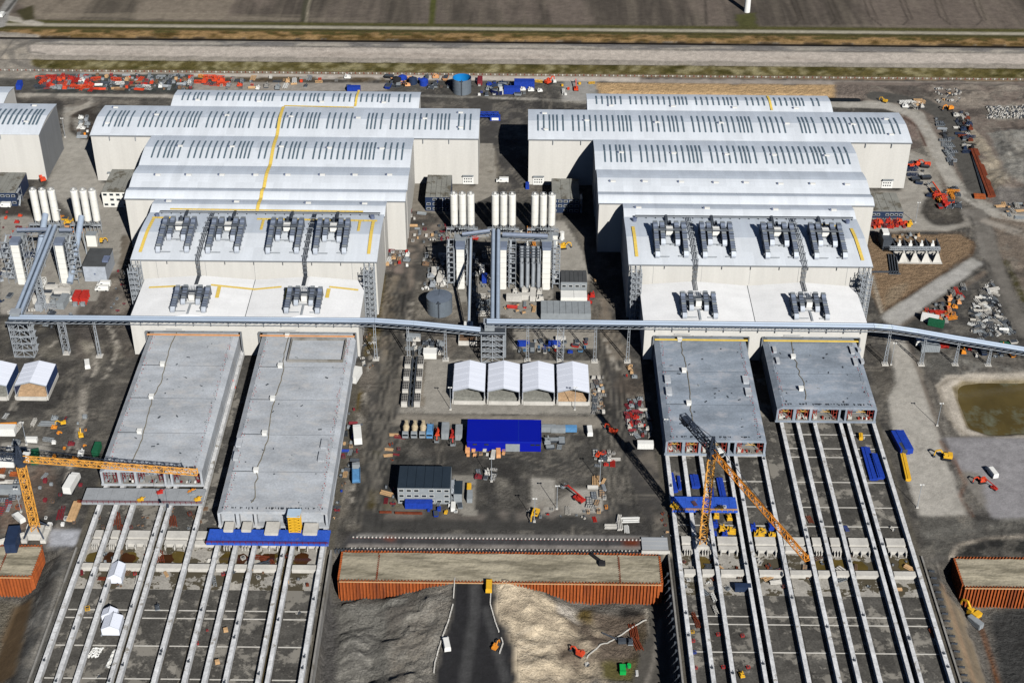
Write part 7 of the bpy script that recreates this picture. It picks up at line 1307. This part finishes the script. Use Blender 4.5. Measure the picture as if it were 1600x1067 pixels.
x, y, _ = G(878, 376); b = MB(); b.tube((x, y, 1.4), (x, y+4, 1.4), 1.3, n=14); b.cyl(x, y+1, 0, 4.5, 1.2, n=14); b.box(x-1, x+1, y, y+.3, 0, .6, 1); solo('pressure_tank', b, [M_WHITE, M_STEEL], 'small white tank beside the white plant unit at centre', 'tank', loc=(x, y, 0))
cluster(rect(915, 462, 926, 478), 4, ['machine'], [M_RED], 'beside the white cabins of the central plant', 'red machines by the cabins', seed=31); cluster(rect(865, 435, 930, 440), 8, ['pallet', 'cage'], [M_RED, M_TIMB, M_MAG], 'behind the small grey office', 'goods behind the grey office', sc=(.6, .9), seed=32)
cluster(rect(808, 532, 925, 552), 30, ['cage', 'pallet', 'skip', 'machine', 'cont'], [M_BLUE, M_LBLUE, M_RED, M_GREYP, M_STEELD, M_CONCL], 'on the apron below the conveyor', 'goods below the middle conveyor', sc=(.6, 1.), seed=33, gap=2.3)
cluster(rect(640, 532, 690, 556), 16, ['blocks', 'frame', 'machine'], [M_STEELD, M_CONCL, M_GREYP], 'above the white cooling units', 'goods above the cooling units', sc=(.7, 1.2), seed=34)
# rows of white units with black grids left of the tents
for j, (xa_, col) in enumerate(((637, 'left'), (655, 'right'))):
    for i in range(4):
        px = xa_-i*1.8+(0 if j == 0 else 2); py = 577+i*19.5; x, y, _ = G(px, py); r = thing('cooling_unit', '%s white cooling unit with black grids in the %s row beside the tents' % (['back', 'second', 'third', 'front'][i], col), 'cooling unit', (x, y, 0), 'white cooling units'); b = MB(); b.box(x-1.3, x+1.3, y-.5, y+7, .2, 2.4); part('housing', b, M_CONCL, r); b = MB()
        for k in range(5):
            for q in range(3): b.box(x-1.2+q*.85, x-.5+q*.85, y+.9+k*1.2, y+1.8+k*1.2, 2.4, 2.5)
        part('fan_grid', b, M_BLACK, r); b = MB(); s_ = 1.9 if j == 0 else -1.9; b.box(x+s_-.2, x+s_+.2, y, y+7, 0, 2.4); b.bar((x+s_, y, 2.4), (x+s_*1.6, y+6, 1), .3); [b.bar((x+s_*1.2, y+k*1.4, .1), (x+s_*1.2, y+k*1.4, 2.2), .25) for k in range(5)]; part('pipework', b, M_STEELD, r)
cluster([(926, 590), (942, 590), (944, 646), (928, 646)], 30, ['blocks', 'pallet', 'cage', 'panel'], [M_CONCL, M_TIMB, M_ROCK, M_GREYP, M_BROWN], 'right of the rightmost tent', 'goods right of the tents', sc=(.7, 1.1), seed=35, gap=2.)
cluster([(980, 625), (1000, 625), (1019, 660), (1016, 682), (986, 682), (978, 650)], 60, ['blocks', 'machine', 'panel', 'cage', 'pipes'], [M_RED, M_CONCL, M_GREYP, M_ROCK, M_STEELD, M_STEELD, M_MAG], 'in scrap left of the third tunnel', 'scrap heap left of the third tunnel', rots=(0, .3, R90), sc=(.6, 1.), seed=36, gap=1.8)
cluster(rect(980, 570, 992, 592), 5, ['machine', 'blocks'], [M_TIMB, M_RED, M_GREYP], 'just left of the right hall', 'goods left of the right hall', seed=37, sc=(.7, 1)); cluster(rect(930, 705, 962, 728), 18, ['machine', 'cage', 'panel', 'beams'], [M_STEELD, M_RED, M_REDO, M_GREYP, M_CONCL], 'beside the small central slab', 'machines by the small slab', sc=(.6, 1.1), seed=38, gap=2.2)
cluster([(930, 750), (950, 750), (948, 800), (912, 806)], 14, ['beams', 'panel', 'pipes', 'cage'], [M_CONCL, M_STEEL, M_ORANGE, M_TIMB], 'right of the red boom lift', 'goods right of the red boom lift', seed=39); cluster(rect(850, 688, 880, 704), 8, ['machine', 'panel', 'skip'], [M_RED, M_GREYP, M_STEELD], 'right of the blue workshop', 'goods right of the workshop', seed=40); cluster(rect(726, 703, 788, 713), 14, ['pallet', 'cage', 'cont'], [M_TIMB, M_WHITE, M_TIMBO, M_CONCL], 'along the front of the blue workshop', 'goods in front of the workshop', rots=(0,), sc=(.7, 1), seed=41, gap=2.2)
cluster(rect(605, 665, 625, 720), 8, ['blocks', 'cage', 'beams'], [M_TIMB, M_RUSTD, M_MAG], 'left of the mixer trucks', 'goods left of the mixer trucks', sc=(.5, .9), seed=42); cluster(rect(742, 733, 772, 748), 9, ['skip', 'machine', 'panel'], [M_GREYP, M_STEELD, M_MAG, M_CONCL], 'right of the grey container offices', 'goods right of the offices', sc=(.7, 1.1), seed=43); cluster(rect(600, 760, 615, 790), 12, ['beams', 'cage', 'blocks'], [M_MAG, M_TIMB, M_STEELD], 'left of the grey container offices', 'goods left of the offices', sc=(.6, 1), seed=44)
cluster(rect(670, 788, 720, 806), 14, ['cage', 'pallet', 'machine', 'skip'], [M_BLUE, M_YELLOW, M_WHITE, M_TIMB, M_GREYP], 'in front of the grey container offices', 'goods in front of the offices', sc=(.6, 1), seed=45); cluster(rect(820, 795, 935, 812), 12, ['blocks', 'cage', 'beams'], [M_ROCK, M_RED, M_GREYP], 'below the pale slabs', 'goods by the pale slabs', sc=(.5, .9), seed=46); cluster(rect(955, 812, 985, 830), 5, ['pipes', 'beams'], [M_CONCL, M_WHITE], 'above the gate strip', 'pipes above the gate strip', seed=47)
cluster([(1030, 800), (1046, 800), (1050, 840), (1036, 840)], 8, ['blocks', 'cage'], [M_TIMB, M_GREYP, M_RUSTD], 'left of the tall crane foot', 'goods left of the tall crane', sc=(.5, .9), seed=48); scatter([(1095, 803, 'machine', M_BLACK, .2, .8), (1120, 795, 'cage', M_BLACK, 0, .8), (1132, 793, 'cage', M_WHITE, 0, .8), (1126, 794, 'machine', M_BLACK, 1, .7), (1085, 787, 'panel', M_MAG, .4, .7), (1054, 793, 'machine', M_YELLOW, 1, 1.)], 'on the platform behind the crane', 'goods on the blue platform', 3.9)
cluster(rect(1075, 905, 1120, 912), 5, ['cage', 'blocks'], [M_RED, M_RUSTD, M_WHITE], 'in the left bays of the third lane', 'goods in the third lane', sc=(.6, .9), seed=49, z=.3); scatter([(px, py, k, m, .2, .8) for px, py, k, m in ((1082, 988, 'cage', M_YELLOW), (1083, 1002, 'cage', M_RED), (1085, 1020, 'cage', M_BLUE), (1087, 1044, 'cage', M_RED), (1122, 992, 'cage', M_RED), (1160, 994, 'cage', M_RED), (1130, 1043, 'cage', M_RED), (1169, 1043, 'cage', M_RED), (1159, 1056, 'machine', M_YELLOW), (1458, 990, 'beams', M_RUSTD), (1463, 1000, 'cage', M_WHITE), (1455, 985, 'blocks', M_RUSTD), (1350, 683, 'blocks', M_CONCL), (1322, 826, 'panel', M_BLUE), (1395, 826, 'blocks', M_CONCL), (1265, 812, 'beams', M_RUSTD), (1398, 985, 'cage', M_MAG), (1090, 975, 'beams', M_RUSTD), (1085, 965, 'frame', M_RUSTD), (1115, 935, 'frame', M_WHITE), (1118, 955, 'frame', M_CONCL))], 'on the floor of the right basin', 'goods on the right basin floor', .3)
scatter([(px, py, k, m, .3, s_) for px, py, k, m, s_ in ((137, 952, 'cage', M_YELLOW, 1.1), (246, 950, 'machine', M_STEELD, .8), (211, 897, 'cage', M_RED, .8), (349, 898, 'cage', M_RED, .8), (350, 942, 'cage', M_RED, .6), (308, 1006, 'cage', M_RED, .8), (324, 985, 'cage', M_RED, .5), (355, 1037, 'cage', M_RED, .6), (353, 986, 'pallet', M_TIMB, 1), (340, 1036, 'pallet', M_TIMB, 1), (335, 910, 'frame', M_GREYP, .9), (128, 895, 'pipes', M_MAG, .6), (466, 958, 'blocks', M_ROCK, .7), (250, 870, 'beams', M_RUSTD, 1.2), (182, 812, 'beams', M_RUSTD, 1.4), (190, 830, 'beams', M_RUSTD, 1.2), (270, 815, 'beams', M_RUSTD, 1.2), (153, 1057, 'blocks', M_ROCK, .6))], 'on the floor of the left basin', 'goods on the left basin floor', .3)
cluster(rect(160, 862, 500, 915), 30, ['beams', 'cage', 'blocks', 'pallet', 'pipes'], [M_RUSTD, M_GREYP, M_CONCL, M_BROWN, M_TIMB, M_STEELD], 'in the left gate bays', 'debris in the left gate bays', rots=(0, .6, R90, 2), sc=(.6, 1.1), seed=70, z=.3)
cluster(rect(1066, 868, 1440, 926), 36, ['beams', 'cage', 'blocks', 'panel', 'pipes'], [M_RUSTD, M_GREYP, M_CONCL, M_BROWN, M_TIMB, M_STEELD, M_MAG], 'in the right gate bays', 'debris in the right gate bays', rots=(0, .6, R90, 2), sc=(.6, 1.1), seed=71, z=.3)
cluster([(150, 790), (318, 790), (310, 840), (130, 840)], 16, ['beams', 'blocks', 'cage'], [M_GREYP, M_BROWN, M_CONCL, M_RUSTD], 'below the first tunnel mouth', 'debris below the first tunnel mouth', rots=(0, .6, R90, 2), sc=(.6, 1.1), seed=72, z=.3)
for px, py, w_, l_ in ((149, 1021, 4, 5), (176, 1030, 2.4, 9)):      # crumpled white sheets
    x, y, _ = G(px, py); b = MB(); q = random.Random(px); n_ = 10; g_ = [[(x-w_/2+w_*i/n_+q.gauss(0, .12)+(j-5)*.12, y-l_/2+l_*j/n_+q.gauss(0, .12), .3+abs(q.gauss(0, .28))) for i in range(n_+1)] for j in range(n_+1)]
    for j in range(n_):
        for i in range(n_):
            if q.random() > .08: b.face([g_[j][i], g_[j][i+1], g_[j+1][i+1], g_[j+1][i]])
    solo('plastic_sheet', b, M_WHITE, ['crumpled white plastic sheet, wider of two on the left basin floor', 'long narrow white plastic sheet on the left basin floor'][px > 160], 'sheet', 'white plastic sheets')
# right side: goods, racks, substation
cluster([(1410, 252), (1446, 252), (1456, 310), (1440, 300), (1425, 275)], 12, ['machine', 'cage', 'skip', 'frame'], [M_BLACK, M_WHITE, M_NAVY, M_REDO], 'beside the road right of the right hall', 'goods right of the right hall', sc=(.9, 1.5), seed=50); cluster(rect(1458, 298, 1496, 328), 14, ['machine', 'frame', 'skip'], [M_REDO, M_RED, M_ORANGE, M_STEELD], 'by the dark earth island', 'red machines by the earth island', sc=(1., 1.6), seed=51)
cluster(rect(1358, 348, 1422, 357), 20, ['machine', 'cage', 'pallet', 'frame'], [M_RED, M_REDO, M_RED, M_YELLOW, M_STEELD, M_MAG], 'in the red row, right', 'red row below the low offices', sc=(.9, 1.3), seed=52, gap=2.3); cluster([(1440, 485), (1480, 470), (1505, 446), (1512, 452), (1482, 510), (1450, 500)], 34, ['machine', 'frame', 'beams', 'cage', 'pallet'], [M_REDO, M_RED, M_STEELD, M_TIMBO, M_ORANGE, M_CONCG], 'in the coloured heap', 'coloured heap above the conveyor', sc=(.8, 1.3), seed=53, gap=2.2)
cluster([(1540, 445), (1552, 440), (1560, 480), (1588, 522), (1560, 528), (1520, 520), (1516, 488)], 120, ['blocks', 'beams', 'cage', 'pipes', 'panel'], [M_GREYP, M_STEELD, M_CONCL, M_ROCK, M_WHITE, M_CONCG, M_BLACK], 'in the grey scrap field at right', 'grey scrap field at the right', rots=(0, .5, 1, R90, 2.2), sc=(.6, 1.1), seed=54, gap=1.8)
cluster(rect(1500, 534, 1585, 558), 20, ['pallet', 'machine', 'beams', 'skip', 'blocks'], [M_GREEN, M_RED, M_ORANGE, M_CONCL, M_GREYP, M_NAVY], 'below the sloping conveyor at right', 'goods below the sloping conveyor', sc=(.7, 1.3), seed=55); cluster([(1462, 185), (1476, 195), (1495, 255), (1484, 258)], 26, ['frame', 'beams', 'panel', 'cage'], [M_STEELD, M_GREYP, M_STEEL, M_BLACK], 'in the left rack row', 'rack rows at the upper right', rots=(0, R90), sc=(.9, 1.3), seed=56, gap=2.6)
cluster([(1488, 176), (1510, 176), (1522, 235), (1510, 240)], 34, ['frame', 'beams', 'cage', 'machine'], [M_STEELD, M_BLACK, M_CONCL, M_RUSTD, M_NAVY], 'in the right rack row', 'rack rows at the upper right', sc=(.9, 1.3), seed=57, gap=2.5); cluster(rect(1412, 158, 1440, 170), 18, ['blocks', 'machine', 'frame'], [M_CONCL, M_WHITE, M_BLACK, M_TIMB], 'in the debris heap behind the right hall', 'debris heap behind the right hall', seed=58, gap=2.2)
cluster(rect(1463, 140, 1500, 160), 16, ['blocks'], [M_ROCK, M_CONCL, M_TIMB], 'beside the far road', 'rock heaps by the far road', seed=59); cluster(rect(1545, 168, 1600, 185), 60, ['blocks'], [M_ROCK, M_CONCL], 'in the pale rubble field', 'rubble heaps at the upper right', rots=(0, 1, 2), sc=(.9, 1.5), seed=60, gap=2.4); cluster(rect(1378, 402, 1480, 405), 1, ['cage'], [M_GREYP], 'x', 'x') if 0 else None
cluster([(1560, 320), (1600, 318), (1600, 345), (1570, 340)], 12, ['blocks', 'beams'], [M_ROCK, M_TIMB, M_GREYP], 'on rough ground, right edge', 'debris at the right edge', seed=61); cluster(rect(1380, 366, 1440, 375), 10, ['machine', 'cage', 'pallet'], [M_GREYP, M_STEELD, M_CONCL, M_TIMB], 'behind the substation', 'goods behind the substation', sc=(.6, 1), seed=62)
sb = thing('substation', 'electrical substation with four pairs of grey transformer cones on tan ground', 'substation', (*G(1425, 411)[:2], 0)); x0, y0, _ = G(1402, 412); x1, _, _ = G(1472, 412)
b = MB(); b.box(x0, x1, y0, y0+19, .03, .35); part('foundation_slab', b, M_CONCL, sb)
for i in range(4):
    for j in range(2):
        cx = x0+(x1-x0)*(i+.55)/4; cy = y0+3+j*10.5; b = MB(); b.hexa([(cx-2.2, cy-2.2, .35), (cx+2.2, cy-2.2, .35), (cx+2.2, cy+2.2, .35), (cx-2.2, cy+2.2, .35), (cx-.7, cy-.7, 4.6), (cx+.7, cy-.7, 4.6), (cx+.7, cy+.7, 4.6), (cx-.7, cy+.7, 4.6)] if j == 0 else [(cx-1.2, cy-1.2, .35), (cx+1.2, cy-1.2, .35), (cx+1.2, cy+1.2, .35), (cx-1.2, cy+1.2, .35), (cx-.8, cy-.8, 4), (cx+.8, cy-.8, 4), (cx+.8, cy+.8, 4), (cx-.8, cy+.8, 4)]); b.cyl(cx, cy, 4, 5.6, .5, n=8); b.bar((cx-2, cy+2.2, 1), (cx+2, cy+2.2, 4), .5, 1); part('transformer', b, [M_CONCL if j == 0 else M_WHITE, M_STEELD], sb)
for i in range(5): cx = x0+(x1-x0)*i/4; b = MB(); b.box(cx-.25, cx+.25, y0+9.5, y0+17, .35, 5); part('fire_wall', b, M_STEELD, sb)
b = MB(); b.truss((x0-3, y0+8.2, 4.2), (x1, y0+8.2, 4.2), 1.4, 1.2, 2, .22); part('busbar_bridge', b, M_STEEL, sb); hx_, hy_, _ = G(1385, 388); b = MB(); b.box(hx_-2.6, hx_+2, hy_-2, hy_+9, 0, 6); b.box(hx_-2, hx_+1.2, hy_+3, hy_+8, 6, 7.2, 1); part('switch_house', b, [M_STEELD, M_WHITE], sb)
for k in range(4): a = G(1388+k*4, 397, .6); c = G(1392+k*4, 427, .6); b = MB(); b.bar(a, c, .5); b.bar((c[0]-1, c[1], .3), (c[0]+1, c[1], .3), .6); part('cable_duct', b, M_STEELD, sb)
a = G(1360, 426); c = G(1404, 426); b = MB(); b.bar((a[0], a[1], .5), (c[0], c[1], .5), .7); part('cable_duct', b, M_STEELD, sb)
# loose pieces in the pit
x, y = G(973, 1046, -9.4)[:2]; b = MB(); z = hz(x, y); b.box(x-1.1, x+1.1, y-2, y+2, z, z+1.6); b.box(x-1.2, x+1.2, y-2.1, y-1.7, z+1.6, z+1.9); b.cyl(x+2.4, y+2, z, z+1.3, .8, n=10); solo('pump_unit', b, M_GREENB, 'bright green pump unit in the lower corner of the pit', 'pump', loc=(x, y, z)); b = MB(); pr = None
for t in range(26): x, y = G(915+95*t/25, 1034-68*(t/25)**.8, -9.4)[:2]; q_ = (x, y, hz(x, y)+.4); pr and b.bar(pr, q_, .35); pr = q_
solo('pipeline', b, M_CONCL, 'long thin pale pipeline crossing the pit floor diagonally', 'pipe'); a = G(940, 990, -9.4); c = G(972, 1001, -9.4); b = MB(); b.bar((a[0], a[1], hz(*a[:2])+.4), (c[0], c[1], hz(*c[:2])+.4), .45); b.box(c[0]-1.5, c[0]+1.5, c[1]-1, c[1]+1, hz(*c[:2]), hz(*c[:2])+1.4); solo('dredge_pump', b, M_STEELD, 'dark pump with a short pipe on the pit floor', 'pump'); 
scatter([(px, py, k, m, r_, s_) for px, py, k, m, r_, s_ in ((910, 1022, 'cage', M_REDO, 0, .9), (918, 1036, 'blocks', M_CONCL, 0, 1.1), (985, 1003, 'machine', M_STEELD, 0, .9), (980, 1040, 'cage', M_NAVY, .4, .8), (995, 1051, 'pipes', M_WHITE, 0, .6), (990, 985, 'beams', M_RUSTD, .1, 1.3), (995, 1005, 'beams', M_RUSTD, .3, 1.2))], 'on the pit floor', 'goods on the pit floor'); b = MB(); x, y, _ = G(925, 876); b.truss((x-.5, y+3, 1), (x+3, y-1, 1), .8, .6, 1, .18); b.box(x+2.5, x+5, y-3.5, y-1.5, .5, 1.8); solo('drill_rig', b, M_BLACK, 'black folded rig lying on the sand of the central sheet pile box', 'rig')
# white concrete barriers along the dark ramp
for lab, pts in (('left', [(711, 912), (708, 950), (702, 980), (690, 1010), (680, 1040), (677, 1066)]), ('right', [(768, 915), (766, 950), (774, 985), (786, 1014), (780, 1030)])):
    b = MB(); W_ = [G(*p, -3 if p[1] < 960 else -6) for p in pts]
    for a, c in zip(W_[:-1], W_[1:]):
        L = math.dist(a[:2], c[:2]); n_ = max(1, int(L/2.4))
        for i in range(n_):
            if rr.random() < .12: continue
            t0, t1 = i/n_, (i+.8)/n_; p = (a[0]+(c[0]-a[0])*t0, a[1]+(c[1]-a[1])*t0); q = (a[0]+(c[0]-a[0])*t1, a[1]+(c[1]-a[1])*t1); b.bar((*p, hz(*p)+.4), (*q, hz(*q)+.4), .4, 0, .8)
    solo('barrier_row', b, M_CONCL, 'row of pale concrete barriers along the %s side of the dark ramp' % lab, 'barrier', 'barrier rows of the dark ramp')
# lamp posts
def lamp(px, py, lab, h=12, z=0):
    x, y, _ = G(px, py); r = thing('lamp_post', lab, 'lamp post', (x, y, 0), 'lamp posts'); b = MB(); b.cyl(x, y, 0, h, .16, .1, n=8); b.box(x-.5, x+.5, y-.5, y+.5, 0, .5, 1); part('pole', b, [M_STEEL, M_CONCL], r); b = MB(); b.box(x-.9, x+.9, y-.15, y+.15, h, h+.15); b.box(x-.9, x-.4, y-.5, y+.1, h+.05, h+.35); b.box(x+.4, x+.9, y-.5, y+.1, h+.05, h+.35); part('lamp_head', b, M_WHITE, r)
for px, py, lab in ((42, 695, 'lamp post on the yard below the left tents'), (33, 800, 'lamp post left of the left crane mast'), (768, 752, 'lamp post right of the grey container offices'), (870, 795, 'lamp post beside the pale slabs left of the red boom lift'), (937, 755, 'lamp post above the red boom lift'), (898, 640, 'lamp post in front of the rightmost tent'), (704, 640, 'lamp post in front of the leftmost central tent'), (1392, 570, 'lamp post beside the dirt road below the right conveyor'), (1464, 665, 'lamp post left of the brown pond'), (1433, 793, 'lamp post at the lower end of the pale dirt road'), (1038, 690, 'lamp post left of the third tunnel mouth'), (102, 215, 'lamp post on the road between the two left halls'), (98, 360, 'lamp post beside the left silos'), (1430, 348, 'lamp post right of the low offices'), (835, 815, 'lamp post near the yellow excavator in the centre')): lamp(px, py, lab)
# wind turbine: only the foot of its tower is in the picture
wx, wy, _ = G(1167, 19); wt = thing('wind_turbine', 'white wind turbine tower standing in the dark field at the top', 'wind turbine', (wx, wy, 0)); b = MB()
for k in range(8): b.cyl(wx, wy, k*8, k*8+8, 2.1-.1*k, 2.0-.1*k, n=24, cap=k in (0, 7))
part('tower', b, M_WHITE, wt); b = MB(); b.box(wx-1.3, wx+1.3, wy-3, wy+5, 64, 67); b.cyl(wx, wy-3.6, 65, 66.2, .9, n=12); part('nacelle', b, M_WHITE, wt)
for k in range(3): a = k*2.094+.5; b = MB(); b.bar((wx, wy-3.8, 65.5), (wx+math.cos(a)*12, wy-3.8, 65.5+math.sin(a)*12), 1.3, 0, .35); b.bar((wx+math.cos(a)*12, wy-3.8, 65.5+math.sin(a)*12), (wx+math.cos(a)*24, wy-3.8, 65.5+math.sin(a)*24), .8, 0, .25); part('blade', b, M_WHITE, wt)
# edges of the low rusty wall ends and rows of small posts beside the right basin
b = MB()
for k in range(22): y = 352+k*3.8; b.box(158.4, 160.6, y, y+.3, -4, .6); b.bar((159, y, .4), (162.5, y+.5, -3), .25)
solo('prop_row', b, M_STEELD, 'row of dark steel props along the right edge of the right basin', 'props'); b = MB()
for k in range(22): y = 345+k*4.; b.bar((58.4, y, .4), (56.4, y+.4, -4), .22); b.box(57.8, 58.6, y-.1, y+.2, -6, .7)
solo('prop_row', b, M_STEELD, 'row of dark steel props along the left edge of the right basin', 'props')
for o in list(PROTO.values()):
    if o.name not in USED:
        for c in list(o.children): bpy.data.objects.remove(c)
        bpy.data.objects.remove(o)
